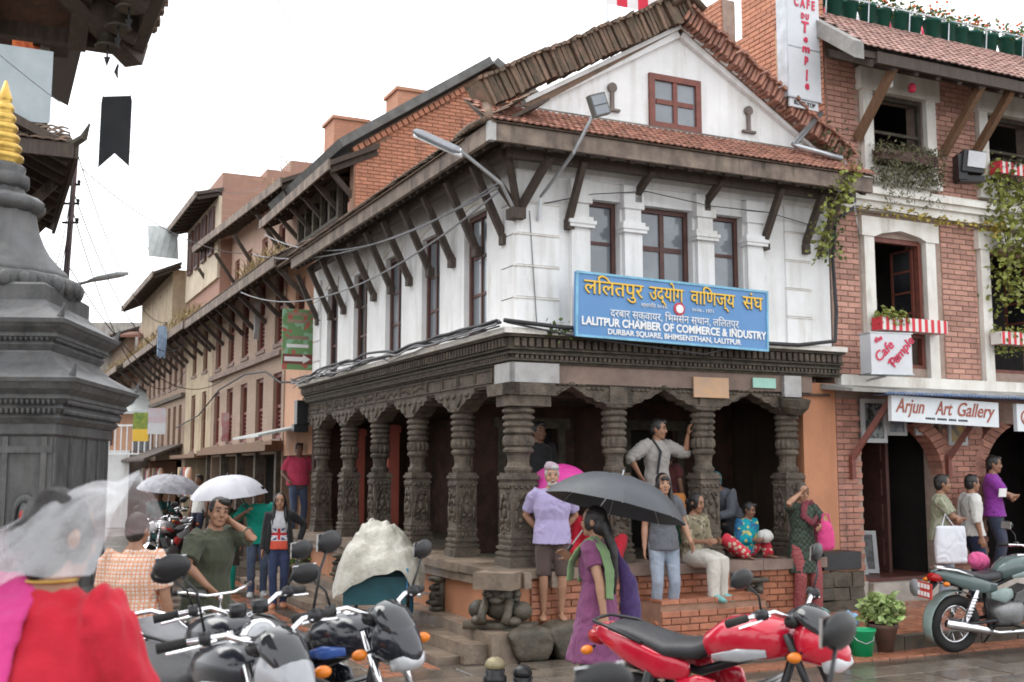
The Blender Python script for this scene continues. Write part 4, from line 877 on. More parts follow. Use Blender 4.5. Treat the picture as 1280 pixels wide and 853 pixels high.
for k in range(6): q.box(.72,9.55+k*.6,6.35,.82,9.67+k*.6,7.5)
q.box(.68,9.5,6.25,1.1,12.7,6.38); q.box(.68,9.5,7.46,1.1,12.7,7.6); q.box(.7,9.5,6.75,.8,12.7,6.83)
for k in range(15): q.box(.75,9.7+k*.2,6.38,.79,9.73+k*.2,6.75)
q.build('carved_bay', CARVEDD, hA); q = B(); q.box(.84,9.5,6.3,.9,12.7,7.5); q.build('bay_dark_backing', DARK, hA)  # one flat sheet in the dark interior colour backs the bay
eave(hA,.25,1.2,7.5,7.95,8.5,14.2,TIMBER,6,.8,uw=1.1)
FARB = brick_mat('far_orange_brick',(.52,.235,.145),(.44,.2,.125),(.3,.2,.15)); q = B(); q.box(2.6,11.5,8.0,3.4,12.3,10.25); q.box(2.55,11.45,10.25,3.45,12.35,10.32); q.build('chimney', FARB, hA); q = B(); q.box(1.6,13.0,8.2,2.4,13.8,9.9); q.box(1.55,12.95,9.9,2.45,13.85,9.97); q.build('roof_stack', FARB, hA)
# B: long pink brick house with two rows of windows and an upper floor
wv = [11.55+1.62*k for k in range(5)]
hB = lane_house('brick_row_house','long pink brick house with two rows of tall windows and deep timber eaves', 11.0, 18.75, .1, PINKW, 6.4, [(2.55,3.9),(4.5,6.05)], wv)
q = B(); q.box(-.02,11.0,4.22,.1,18.75,4.3); q.box(.02,11.0,4.3,.1,18.75,4.36); q.build('string_course', LINTEL, hB)
q = B(); q.box(-.25,11.0,2.3,.12,18.75,2.42); q.box(-.12,11.0,2.42,.1,18.75,2.5); q.build('shop_lintel', lw, hB)
for k in range(5):
    q = B(); q.box(.0,11.1+k*1.88,0,.2,11.25+k*1.88,2.3); q.build('shop_post', CARVED, hB)
q = B(); wall_boxes(q,'v',.95,1.2,12.0,21.0,5.6,8.6,[(v-.32,v+.32,6.5,7.8) for v in (13.2,15,16.8,18.6,20.2)]); q.build('upper_wall', mat('pale_pink_plaster',(.58,.40,.31),(.48,.33,.26),scale=2,rough=.85,streak=((.3,.2,.16),.4)), hB)
for v in (13.2,15,16.8,18.6,20.2): lane_window(hB,.95,v,6.5,7.8,.64,lattice=False)
eave(hB,-.62,.15,5.68,6.15,8.9,18.8,TIMBER,9,.62)
tile_roof(hB,(-.66,18.8,5.8),(-.66,8.9,5.8),(1.4,0,.75),8,TILEOLD,tw=.16)
eave(hB,.25,1.3,8.05,8.5,12.2,23.4,TIMBER,5,.9,8.6,uw=.95)
# C: narrow ochre house, D: brown house, with the tall brick back house above
hC = lane_house('ochre_house','narrow ochre plastered house between the pink house and the brown house', 18.8, 23.0, .1, YELLOWP, 6.3, [(2.45,4.05),(4.6,5.9)], [19.9,21.6], .65)
eave(hC,-.66,.15,5.7,6.1,18.8,23.0,TIMBER,4,.62)
q = B(); q.box(-.3,18.8,2.25,.12,23,2.35); q.build('shop_lintel', lw, hC)
hD = lane_house('brown_house','brown house with carved windows further down the lane', 23.05, 31.5, .1, BROWNB, 6.45, [(2.5,3.9),(4.5,5.8)], [23.9,25,26.1,27.4,28.6,29.8,30.9], .55)
eave(hD,-.75,.15,5.7,6.15,23.0,31.6,TIMBER,7,.7)
q = B(); q.box(-.02,23.05,4.1,.1,31.5,4.22); q.build('string_course', CARVED, hD)
q = B(); q.prism([(-1.0,2.2),(.1,2.65),(.1,2.72),(-1.0,2.27)],'xz',23.2,29); q.build('shop_awning', TIMBER, hD)
hE = local_thing('tall_brick_house','tall brick house with stepped parapet and cream windowed front above the eaves', 'building', 'houses along the lane')
q = B(); q.box(.62,21.0,5.5,5.0,26.5,9.95); q.box(.62,21.0,9.95,1.9,26,10.5); q.box(1.9,21.0,9.95,2.6,26,10.75); q.box(2.6,21.0,9.95,5,26,11.1); q.build('wall', brick_mat('red_brown_brick_far',(.40,.215,.155),(.31,.17,.13),(.26,.19,.15),3.6), hE)
q = B(); q.box(.54,21.0,7.4,.62,26.5,9.8); q.build('front_plaster', mat('stained_cream_plaster',(.58,.50,.38),(.46,.38,.28),scale=2,rough=.85,wstain=((.25,.19,.13),.6)), hE)
for v in (21.9,23.1,24.3,25.5):
    q = B()
    for bx in ((.46,v-.35,8.2,.54,v-.28,9.6),(.46,v+.28,8.2,.54,v+.35,9.6),(.46,v-.28,9.53,.54,v+.28,9.6),(.46,v-.28,8.2,.54,v+.28,8.27),(.47,v-.03,8.27,.53,v+.03,9.53)): q.box(*bx)
    w = q.build('window', FRAME, hE); q = B(); q.box(.5,v-.28,8.27,.53,v+.28,9.53); q.build('pane', GLASS, w)
eave(hE,-.1,.65,9.75,9.95,20.95,26.8,TIMBER,0)
hF = lane_house('far_brown_house','small brown house with sagging grassy eaves at the far end of the row', 31.6, 42, .1, BROWNB, 6.2, [(2.6,3.8),(4.4,5.6)], [33,35,37,39,41], .7)
eave(hF,-1.0,.15,5.6,6.1,31.6,42,TIMBER,6,.8)
q = B(); wall_boxes(q,'v',.2,.4,27,35,6.0,8.6,[]); q.box(.4,27,6,3,27.2,8.6); q.build('upper_wall', YELLOWP, hF)
for v in (28.2,29.8,31.4,33): lane_window(hF,.14,v,6.9,8.1,.6,lattice=False)
eave(hF,-.5,.4,8.3,8.7,26.5,35.5,TIMBER,0); eave(hF,-.9,.2,7.2,7.6,35.5,44,TIMBER,0)
q = B(); wall_boxes(q,'v',-.2,.1,36,43,5.6,7.3,[]); q.build('attic_wall', BROWNB, hF)
tin = mat('pale_tin_sheet',(.5,.53,.52),(.4,.42,.41),scale=4,rough=.5,metal=.2)
q = B(); q.obox((0,0,0),(.95,.03,1.15),Matrix.Rotation(R(-14),3,'Y'))
for k in range(5): q.beam((-.4+k*.2,-.02,-.55),(-.4+k*.2,-.02,.55),.02,.02)
o = tag(q.build('tin_sheet', tin), 'pale corrugated sheet standing above the far roofs', 'sheet'); o.location = L(-.3,26,9.3); o.rotation_euler = (R(-20),R(14),CA)
# closing buildings at the far end of the lane
def far_house(name, label, x, y, w, d, h, m, wins, roof=None):
    t = thing(name, label, 'building', (x,y,0), 0, 'houses closing the lane'); B().box(-w/2,0,0,w/2,d,h).build('wall', m, t)
    for (a,z,ww,hh) in wins:
        q = B(); q.box(a-ww/2-.08,-.06,z-.08,a+ww/2+.08,0,z+hh+.08); f = q.build('window', FRAME, t); q = B(); q.box(a-ww/2,-.08,z,a+ww/2,-.05,z+hh); q.build('pane', GLASSD, f)
    if roof:
        q = B(); q.prism([(-.9,h-.1),(d*.6,h+.9),(d*.6,h+1.0),(-.9,h)],'yz',-w/2-.4,w/2+.4); q.build('roof', roof, t)
    return t
far_house('far_pink_house','pink house with a wide dark window closing the lane', -13.6, 44, 2.6, 6, 7.2, mat('salmon_paint',(.58,.3,.21),(.5,.26,.18),rough=.8), [(-.1,5.2,1.5,1.0)], TILE)
far_house('far_grey_house','tall grey concrete house behind the stone shrine roofs', -16.6, 50, 5.5, 6, 8.6, GREYPL, [(1.5,5,1,1.2)])
far_house('far_peach_house','low peach house under a pale tin roof at the end of the lane', -13.8, 40, 3.6, 3, 4.0, PEACH, [(-.9,2.9,.6,.6),(.6,2.6,.6,.9)], tin)
far_house('far_white_house','low white fronted house with a balcony rail behind the shrine', -16, 38, 6, 2, 2.6, PLASTER, [(.5,1.0,1,1)])
q = B()
for k in range(14): q.box(-14.6+k*.2,37.6,2.5,-14.56+k*.2,37.64,3.4)
q.box(-14.7,37.58,3.4,-11.8,37.66,3.46); q.box(-14.7,37.58,2.45,-11.8,37.66,2.5)
tag(q.build('balcony_railing', WHITEP), 'white balcony railing in front of the low far house', 'railing')
def flat_sign(name, label, p, w, h, m, m2):
    o = thing(name, label, 'sign', p, R(8)); B().box(-w/2,0,0,w/2,.05,h).build('panel', m, o); B().box(-w/2,-.01,0,w/2,0,h*.42).build('lower_band', m2, o)
flat_sign('lane_sign','yellow and green sign board hanging far down the lane', (-10.66,32,2.75),.44,.82, mat('sign_green',(.1,.2,.05),(.3,.33,.06),scale=9),YEL)
flat_sign('lane_sign','pale grey sign board with red lines far down the lane', (-10.2,32,2.95),.5,.75, mat('pale_sign',(.5,.5,.54),(.55,.4,.42),scale=7),lb_)
# ================================================================== left side: shrine, timber house, temple eave, pole
SX, SY = -4.38, 9.3
sh = thing('stone_shrine', 'dark stone shrine with tiered eaves, bell dome and gilded pinnacle', 'shrine', (SX,SY,0), CA*0.2); sh.scale = (.6,.6,1.03)
def tier(parent, name, m, prof, n=4): 
    q = B(); q.lathe((0,0,0), prof, 24, 0, sq=True); return q.build(name, m, parent)
tier(sh,'base',SHRINE,[(1.75,0),(1.75,.3),(1.6,.3),(1.6,.55),(1.5,.6),(1.5,.75)])
tier(sh,'body',SHRINE,[(1.36,.75),(1.36,.86),(1.3,.9),(1.3,2.1),(1.34,2.12),(1.34,2.2)])
tier(sh,'lower_cornice',SHRINE,[(1.36,2.2),(1.42,2.24),(1.38,2.27),(1.46,2.31),(1.42,2.34),(1.52,2.38),(1.5,2.41),(1.58,2.45),(1.62,2.5)])
tier(sh,'lower_eave',SHRINEL,[(1.64,2.5),(1.66,2.53),(1.55,2.57),(1.3,2.66),(1.18,2.74),(1.16,2.78)])
tier(sh,'upper_cornice',SHRINE,[(1.18,2.76),(1.22,2.8),(1.2,2.83),(1.28,2.86),(1.26,2.89),(1.34,2.93),(1.37,2.96)])
tier(sh,'upper_eave',SHRINEL,[(1.38,2.96),(1.4,2.99),(1.28,3.03),(1.1,3.1),(1.02,3.16)])
tier(sh,'drum',SHRINE,[(1.02,3.16),(1.02,3.28),(.98,3.3)])
q = B(); q.lathe((0,0,0),[(.98,3.22),(1.1,3.26),(1.14,3.33),(1.1,3.4),(1.03,3.42)],32,flute=-.03); q.build('lotus_ring', SHRINE, sh, True)
q = B()
for k in range(28):
    a = k/28*2*math.pi; q.ell((1.1*math.cos(a),1.1*math.sin(a),3.33),(.09,.09,.07),8,6)
q.build('lotus_petals', SHRINE, sh, True, kind='stuff')
q = B(); q.lathe((0,0,0),[(1.02,3.42),(.98,3.46),(.84,3.54),(.72,3.62),(.62,3.72),(.55,3.82),(.51,3.92),(.50,4.0)],16); q.build('bell_dome', SHRINEL, sh, True)
q = B(); q.lathe((0,0,0),[(.52,3.96),(.62,4.0),(.63,4.05),(.52,4.1),(.34,4.13),(.34,4.17)],24,flute=-.06); q.build('upper_lotus', SHRINE, sh, True)
q = B(); q.lathe((0,0,0),[(.34,4.17),(.4,4.2),(.4,4.27),(.32,4.3),(.34,4.35),(.28,4.38)],20,flute=-.05); q.build('finial_seat', SHRINE, sh, True)
pr = [(.25,4.38)]
for k in range(7):
    z = 4.4+k*.085; r_ = .29-k*.032; pr += [(r_*.8,z),(r_,z+.02),(r_,z+.05),(r_*.78,z+.075)]
q = B(); q.lathe((0,0,0),pr+[(.02,5.1)],20); q.build('gilded_pinnacle', GOLD, sh, True)
# dentil rows and pilaster panels on the two seen faces, niche figures
q = B()
for sgn, ax in ((-1,'y'),(1,'x')):
    for k in range(42):
        t = -1.36+k*.066
        for z, r_, s_ in ((2.29,1.44,.03),(2.36,1.48,.03),(2.85,1.24 if abs(t)<1.2 else 9,.03)):
            if r_ > 5: continue
            q.ell((t,-r_,z) if ax=='y' else (r_,t,z),(.025,.025,.025),6,4)
q.build('beading', SHRINE, sh, kind='stuff')
for t in (-1.25,-.62,.15,.72,1.2):
    q = B(); q.box(t-.035,-1.33,.9,t+.035,-1.29,2.1); q.build('pilaster_strip', SHRINE, sh); q = B(); q.box(1.29,t-.035,.9,1.33,t+.035,2.1); q.build('pilaster_strip', SHRINE, sh)
q = B(); q.box(-1.3,-1.335,1.98,1.3,-1.3,2.03); q.build('band', SHRINE, sh)
def niche(parent, x, z, s_, red):
    q = B(); q.torus((x,-1.32,z+.2*s_),.17*s_,.045*s_,'y',20,8); q.box(x-.22*s_,-1.42,z-.14*s_,x+.22*s_,-1.28,z-.06*s_); f = q.build('niche', SHRINE, parent, True)
    q = B(); q.ell((x,-1.36,z+.24*s_),(.075*s_,.07*s_,.09*s_)); q.ell((x,-1.36,z+.05*s_),(.12*s_,.08*s_,.13*s_)); q.ell((x,-1.38,z-.03*s_),(.16*s_,.09*s_,.06*s_)); q.build('deity', SHRINE, f, True)
    if red: 
        q = B(); q.ell((x,-1.41,z+.21*s_),(.05*s_,.03*s_,.05*s_)); q.ell((x,-1.43,z+.05*s_),(.09*s_,.03*s_,.03*s_)); q.build('vermilion', mat('vermilion_powder',(.55,.05,.045),rough=.95), f, True)
niche(sh,1.0,1.35,.8,True); niche(sh,.45,1.25,1.2,False); niche(sh,.78,1.12,.4,False)
for k in range(4):
    a = R(45+90*k)
    q = B(); q.tube([(1.5*1.4*math.cos(a),1.5*1.4*math.sin(a),2.5),(1.62*1.4*math.cos(a),1.62*1.4*math.sin(a),2.55),(1.66*1.4*math.cos(a),1.66*1.4*math.sin(a),2.64)],[.05,.04,.01],6); q.tube([(1.25*1.4*math.cos(a),1.25*1.4*math.sin(a),2.96),(1.36*1.4*math.cos(a),1.36*1.4*math.sin(a),3.01),(1.4*1.4*math.cos(a),1.4*1.4*math.sin(a),3.1)],[.05,.04,.01],6); q.build('corner_spur', SHRINE, sh)

# ---- timber house across the lane, behind the shrine
lh = local_thing('timber_house', 'old timber house with strutted eaves and a grey cloth tied over its balcony', 'building'); lh.location.z = -.38
BR = TIMBER
q = B(); q.box(-10,4.3,0,-5.3,8.0,6.9); q.build('wall', BROWNW, lh)
q = B(); q.prism([(-4.42,6.12),(-5.35,6.55),(-5.35,6.67),(-4.42,6.22)],'xz',3.3,8.1); q.prism([(3.3,6.12),(4.3,6.55),(4.3,6.67),(3.3,6.22)],'yz',-10,-4.45); q.build('eave_roof', BR, lh)
q = B(); q.box(-4.45,3.28,6.08,-4.4,8.1,6.26); q.box(-10,3.26,6.08,-4.46,3.31,6.26); q.build('fascia', TIMBER, lh)
for k in range(9):
    q = B(); q.beam((-4.5,3.5+k*.5,6.08),(-5.3,3.5+k*.5,6.46),.09,.09); q.build('rafter', TIMBER, lh)
for k in range(8):
    q = B(); q.beam((-9.4+k*.62,3.38,6.08),(-9.4+k*.62,4.3,6.48),.09,.09); q.build('rafter', TIMBER, lh)
for u in (-5.5,-6.6,-7.8):
    q = B(); q.beam((u,4.28,5.3),(u,3.5,6.12),.13,.13); q.build('strut', CARVED, lh)
for v in (4.8,6.2,7.5):
    q = B(); q.beam((-5.28,v,5.3),(-4.6,v,6.12),.13,.13); q.build('strut', CARVED, lh)
tile_roof(lh,(-10,3.24,6.26),(-4.5,3.24,6.26),(0,1.1,.5),6,TILEOLD,tw=.14)
q = B(); q.tube([(-4.5,3.35,6.25),(-4.36,3.2,6.33),(-4.3,3.14,6.5)],[.06,.05,.01],6); q.build('corner_horn', CARVEDD, lh)
q = B(); q.box(-10,4.5,6.7,-4.72,7.8,6.85); q.build('balcony_floor', CARVED, lh)
q = B()
for u in (-4.8,-5.9,-7.0): q.box(u-.06,4.5,6.85,u+.06,4.62,9.0)
q.box(-10,4.5,7.72,-4.74,4.6,7.8); q.build('balcony_posts', CARVED, lh)
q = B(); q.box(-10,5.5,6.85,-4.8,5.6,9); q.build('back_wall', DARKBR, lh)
q = B(); q.prism([(-4.3,8.2),(-6.2,9.0),(-6.2,9.15),(-4.3,8.34)],'xz',4.0,8); q.box(-4.95,4.3,7.9,-4.5,4.9,8.5); q.build('upper_roof', TIMBER, lh)
def cloth(name, label, cat, u0, u1, v, z0, z1, m, wav=.03):
    rows = [[(u0+(u1-u0)*i/14, v+wav*math.sin(i*1.9+j*.6)*(1-j/8), z0+(z1-z0)*j/8+.03*math.sin(i*.9)*(j==0)) for i in range(15)] for j in range(9)]
    q = B(); q.sheet(rows); q.sheet([[(x,y+.012,z) for x,y,z in r_] for r_ in rows]); o = tag(q.build(name,m,None,True),label,cat); return at_corner(o)
cloth('hanging_cloth','blue grey cloth tied along the timber house balcony','cloth',-5.92,-4.7,4.38,6.44,7.4,mat('blue_grey_cloth',(.40,.45,.47),(.34,.39,.41),scale=3,rough=.9))
cloth('drying_cloth','orange cloth drying on the timber house balcony','cloth',-5.2,-4.75,4.6,7.36,7.75,mat('orange_cloth',(.6,.16,.04),(.45,.08,.04),scale=8,rough=.9))
cloth('drying_cloth','orange and red cloth hanging at the frame edge of the balcony','cloth',-6.1,-5.85,4.5,7.2,7.8,MATS['orange_cloth'])

# ---- temple eave above the viewer
te = local_thing('temple_eave', 'dark underside of a wooden temple eave with rafters at the top left corner', 'roof')
EU, EV, EZ2 = -4.55, -4.0, 4.52
q = B(); q.prism([(EU,EZ2),(EU-2.4,EZ2+1.15),(EU-2.4,EZ2+1.3),(EU,EZ2+.12)],'xz',-8.6,EV); q.prism([(EV,EZ2+.002),(EV-2.4,EZ2+1.15),(EV-2.4,EZ2+1.3),(EV,EZ2+.118)],'yz',-9.5,EU+.002)
q.build('eave_boards', mat('brown_eave_boards',(.11,.055,.035),(.06,.035,.026),scale=4,rough=.8,bump=.5,stretch=(5,5,1)), te)
q = B(); q.box(EU-.04,-8.6,EZ2-.07,EU+.03,EV,EZ2+.1); q.box(-9.5,EV-.04,EZ2-.071,EU+.028,EV+.03,EZ2+.098); q.build('fascia', TIMBER, te)
q = B(); q.beam((EU+.04,-8.6,EZ2+.0),(EU+.04,EV-.1,EZ2+.0),.02,.05); q.build('pale_batten', mat('pale_batten',(.3,.28,.26)), te)
for k in range(9):
    q = B(); v = EV-.35-k*.5; q.beam((EU-.03,v,EZ2-.06),(EU-2.0,v,EZ2+.87),.1,.12); q.build('rafter', TIMBER, te)
    q = B(); u = EU-.35-k*.5; q.beam((u,EV-.03,EZ2-.06),(u,EV-2.0,EZ2+.87),.1,.12); q.build('rafter', TIMBER, te)
q = B(); q.beam((EU,EV,EZ2-.07),(EU-2.2,EV-2.2,EZ2+.95),.13,.15); q.build('hip_rafter', TIMBER, te)
random.seed(5); q = B()
for k in range(150):
    v = EV-.02-k*.03; q.box(EU+.03,v-.011,EZ2+.09,EU+.085+random.uniform(0,.03),v+.011,EZ2+.13)
    u = EU+.06-k*.03; q.box(u-.011,EV+.03,EZ2+.09,u+.011,EV+.07+random.uniform(0,.02),EZ2+.13)
q.build('eave_fringe', TILEOLD, te, kind='stuff')
def bell(p, s_, label):
    t = thing('temple_bell', label, 'bell', p, 0, 'bells under the temple eave', s_)
    B().lathe((0,0,0),[(.002,.0),(.02,-.005),(.045,-.03),(.05,-.08),(.06,-.12),(.075,-.14),(.07,-.145),(.05,-.13)],14).build('body', mat('tarnished_bronze',(.14,.12,.09),(.08,.07,.055),rough=.5,metal=.6), t, True)
    B().tube([(0,0,0),(0,0,.22)],.006,5).build('chain', BLACKM, t); q = B(); q.tube([(0,0,-.1),(0,0,-.2)],.006,5); q.prism([(-.02,-.2),(.02,-.2),(0,-.26)],'xz',-.004,.004); q.build('clapper', BLACKM, t)
bell(L(EU-.13,EV-.75,EZ2+.06),1.0,'bronze bell under the eave, nearest the top edge of the picture')
bell(L(EU-.16,EV-.5,EZ2+.04),1.0,'bronze bell under the eave, middle of the row of three')
bell(L(EU-.19,EV-.22,EZ2+.02),1.0,'bronze bell under the eave, last of the row near the black banner')
bell(L(-5.55,-3.98,4.26),1.0,'small dark bell with hanging leaf in front of the grey cloth')
# black swallow-tailed banner
bp = L(EU-.11,EV-.04,EZ2-.17)
bn = thing('black_banner', 'black swallow tailed cloth banner hanging on strings from the temple eave', 'banner', bp, R(4))
q = B(); P = [(-.085,-.19),(.085,-.18),(.092,-.21),(.09,-.62),(0,-.54),(-.092,-.63),(-.09,-.23)]
rows = []
q.prism(P,'xz',-.004,.004); q.build('cloth', mat('black_banner_cloth',(.022,.024,.028),(.035,.036,.04),scale=5,rough=.8), bn)
q = B(); q.tube([(-.085,0,-.19),(0,0,.02),(.085,0,-.18)],.0025,4); q.tube([(-.085,0,-.19),(.085,0,-.18)],.004,4); q.build('string', CABLEG, bn)
q = B(); q.tube([(0,0,.02),(-.01,0,-.03),(.0,0,-.07)],[.006,.014,.004],6); q.build('hook', BLACKM, bn)

# ---- utility pole with street lamp
po = L(-4.3,7.2); up = thing('utility_pole', 'thin utility pole with insulators and a street lamp beside the timber house', 'pole', po)
B().tube([(0,0,0),(.02,0,4),(.12,0,7.0)],[.07,.055,.04],8).build('pole', mat('rust_brown_pole',(.16,.1,.1),(.1,.07,.07),rough=.7), up)
q = B(); q.tube([(.06,0,4.7),(.35,0,4.78),(.5,0,4.82)],.025,6); q.build('lamp_arm', STEEL, up)
q = B(); q.loft([(.4,0,4.8),(.55,0,4.84),(.85,0,4.9),(1.0,0,4.92)],[(.03,.025),(.06,.045),(.07,.05),(.035,.025)],xdir=(0,1,0),n=10); q.build('lamp_head', mat('pale_lamp_housing',(.45,.46,.46),rough=.4), up, True)
for k in range(3):
    q = B(); q.box(-.05,-.02,5.7+k*.3,.2,.02,5.73+k*.3); q.lathe((.18,0,5.73+k*.3),[(.015,0),(.028,.015),(.028,.05),(.015,.06)],8); q.build('insulator_arm', BLACKM, up)

# ================================================================== lamps and pipes on the white building
fl = thing('fluorescent_street_lamp', 'long fluorescent street lamp on a steel arm at the white building corner', 'lamp')
def W(u,v,z): return tuple(L(u,v,z))
B().tube([W(-.05,-.05,4.75),W(-.35,-.3,5.0),W(-.9,-.45,5.26)],.022,6).build('arm', STEEL, fl)
q = B(); a_, c_ = L(-.88,-.44,5.24), L(-1.22,.05,5.56); q.loft([a_,a_.lerp(c_,.12),a_.lerp(c_,.88),c_],[(.035,.03),(.05,.035),(.05,.035),(.035,.03)],n=10,power=4); q.build('housing', mat('lamp_grey',(.22,.23,.25),rough=.5), fl)
q = B(); q.tube([a_-Vector((0,0,.035)),c_-Vector((0,0,.035))],.03,8); q.build('tube_light', WHITEP, fl, True)
fd = thing('corner_floodlight', 'square floodlight on a thin pole rising past the eave of the white building', 'lamp')
B().tube([W(.22,-.06,4.7),W(.22,-.12,4.95),W(.3,-.75,5.3),W(.42,-.95,5.66)],.02,6).build('pole', STEEL, fd)
q = B(); c_ = L(.47,-1.0,5.78); m3 = Matrix.Rotation(CA,3,'Z')@Matrix.Rotation(R(-20),3,'Y'); q.obox(c_,(.2,.08,.24),m3); hd = q.build('head', mat('dark_grey_lamp',(.12,.12,.11),rough=.5), fd)
q = B(); q.obox(c_+m3@Vector((0,-.042,.05)),(.17,.006,.1),m3); q.obox(c_+m3@Vector((0,-.042,-.06)),(.17,.006,.09),m3); q.build('lens', GLASS, hd)
dl = thing('cafe_floodlight', 'black floodlight with a pale lens on the brick wall between the planters', 'lamp', L(6.72,-.32,6.02), CA-R(25))
q = B(); q.obox((0,0,.06),(.3,.16,.3),Matrix.Rotation(R(8),3,'Y'),.0); q.obox((-.14,.06,.0),(.12,.2,.36)); q.box(-.18,-.02,-.2,.16,.16,-.12); q.build('housing', BLACKM, dl)
q = B(); q.obox((.03,-.09,.08),(.24,.02,.22),Matrix.Rotation(R(8),3,'Y')); q.build('lens', mat('pale_lens',(.55,.56,.57),(.48,.48,.5),rough=.15), dl)
B().beam((-.1,.1,-.1),(-.15,.36,-.1),.05,.05).build('bracket', BLACKM, dl)
gp = tag(B().tube([W(4.3,-.1,6.5),W(3.72,-.25,5.97),W(3.78,-.28,5.93),W(4.4,-.34,5.85)],.04,10).build('rain_pipe', STEEL, None, True),'grey rain pipe with an elbow lying over the pent roof tiles','pipe')
q = B(); p0 = L(4.42,-.35,5.83); rows = [p0 + Vector((.12*t, -.15*t, -.9*t*t-.12*t)) for t in [i/10 for i in range(11)]]
q.tube(rows,[.016-.008*i/10 for i in range(11)],6); tag(q.build('water_stream', mat('running_water',(.8,.82,.85),rough=.05,trans=.9,bump=0),None,True),'thin stream of rainwater falling from the rain pipe','water')

# ================================================================== cables
cable('bundle of black cables draped along the white ledge over the front arcade', [W(-.33,-.33,3.5),W(.3,-.36,3.46),W(1.2,-.38,3.44),W(2.4,-.38,3.41),W(3.6,-.36,3.42),W(4.2,-.34,3.5),W(4.36,-.2,3.9),W(4.4,-.12,4.6),W(4.45,-.14,5.1),W(4.7,-.24,5.28)], .025)
cable('second black cable sagging under the ledge of the front arcade', [W(-.3,-.33,3.48),W(.5,-.4,3.36),W(1.3,-.4,3.3),W(2.2,-.4,3.24),W(2.9,-.4,3.42)], .012)
random.seed(3)
for k in range(7):
    pts = []
    for i in range(60):
        v = -.3+i*.148; w1 = noise.noise(Vector((v*.55+k*5.1,k*2.3,0))); w2 = noise.noise(Vector((v*1.7+k*3.3,9+k,0)))
        pts.append(W(-.345-.05*abs(w2)-.01*k, v, 3.44+.03*(k%3)+(.10*w1-.09*max(0,w2))*min(1,.25+v*.2)))
    cable(ORD[k]+' of the tangled cables draped along the ledge over the lane side arcade', pts, random.choice((.009,.012,.018)), CABLE if k%2 else CABLEG, 'cables on the lane side ledge')
for k,(z0,z1,d) in enumerate(((5.05,7.1,.5),(5.0,6.9,.35),(4.95,6.3,.6))):
    cable(('upper','middle','lower')[k]+' cable looping from the corner lamp towards the gable house', sag(W(-.3,-.1,z0),W(-.7,9.5+k,z1-.8),d,16), .012, CABLEG, 'cables looping along the white eave')
far = [((-6.9,18.2,6.8),(-9,45,6),.6),((-6.9,18.2,6.4),(-7,24,4.6),.3)]
for i,(a_,c_,d) in enumerate((((-4.1,7.2,6.6),(-.6,12,6.4),.3),((-4.2,7.2,6.2),(-.6,19,5.2),1.0),((-4.2,7.2,5.9),(-.4,20,4.6),1.4),((-4.2,7.2,6.9),(-.5,23,6.3),.8),((-4.2,7.2,5.0),(.1,17,4.2),.9))):
    cable(ORD[i]+' thin wire strung from the utility pole across the lane to the row houses', sag(W(*a_),W(*c_),d,18), .009, CABLE if i else CABLEG, 'wires across the lane')
for i,(a_,c_,d) in enumerate((((EU,EV-1.5,5.5),(1.5,9,10.3),1.4),((EU-1.5,EV,4.9),(.4,15,8.6),.6))):
    cable(('upper','lower')[i]+' very thin wire crossing the white sky above the lane', sag(W(*a_),W(*c_),d,20), .004, CABLEG, 'wires across the sky')
for k in range(5):
    cable(ORD[k]+' loose wire hanging beside the utility pole, counted from the top', sag(W(-4.2,7.2,6.6-.3*k),W(-4.6+.05*k,5.5+.3*k,4.6),.5+.1*k,10), .007, CABLE, 'loose wires by the pole')
cable('wire bundle hung along the fronts of the pink row house', [W(-.1,8.7,3.5),W(-.1,10.5,3.62),W(-.05,12,3.95),W(-.05,14,4.05),W(-.05,17,3.9),W(-.02,20,3.4),W(0,24,3.2)], .02)
cable('thin black drip loop of cable on the white front wall', [W(.3,-.05,4.9),W(.9,-.1,5.06),W(1.6,-.14,5.16),W(2.5,-.14,5.08),W(3.4,-.1,5.1),W(4.2,-.06,5.0)], .006)
cable('thin cable running down the white corner', [W(.12,-.045,4.8),W(.16,-.045,4.2),W(.2,-.06,3.5)], .006, CABLEG)
# roof-top aerials and tank
for (u,v,z,h,lab) in ((1.0,15.5,9.2,3.0,'tall thin aerial mast above the roofs'),(2.6,14.5,10.0,1.6,'short thin aerial mast beside the brick stack')):
    q = B(); q.tube([W(u,v,z),W(u+.05,v,z+h)],.018,5)
    for k in range(4): q.tube([W(u-.2,v,z+.1+.06*k),W(u+.25,v,z+.1+.06*k)],.006,4)
    tag(q.build('aerial', STEEL),lab,'aerial')
q = B(); q.lathe(W(1.6,17.5,9.0),[(.02,0),(.3,.05),(.3,.4),(.2,.5),(.05,.55)],14); tag(q.build('water_tank', mat('pale_blue_tank',(.3,.45,.5),rough=.5),None,True),'pale blue water tank on the lane roof','tank')
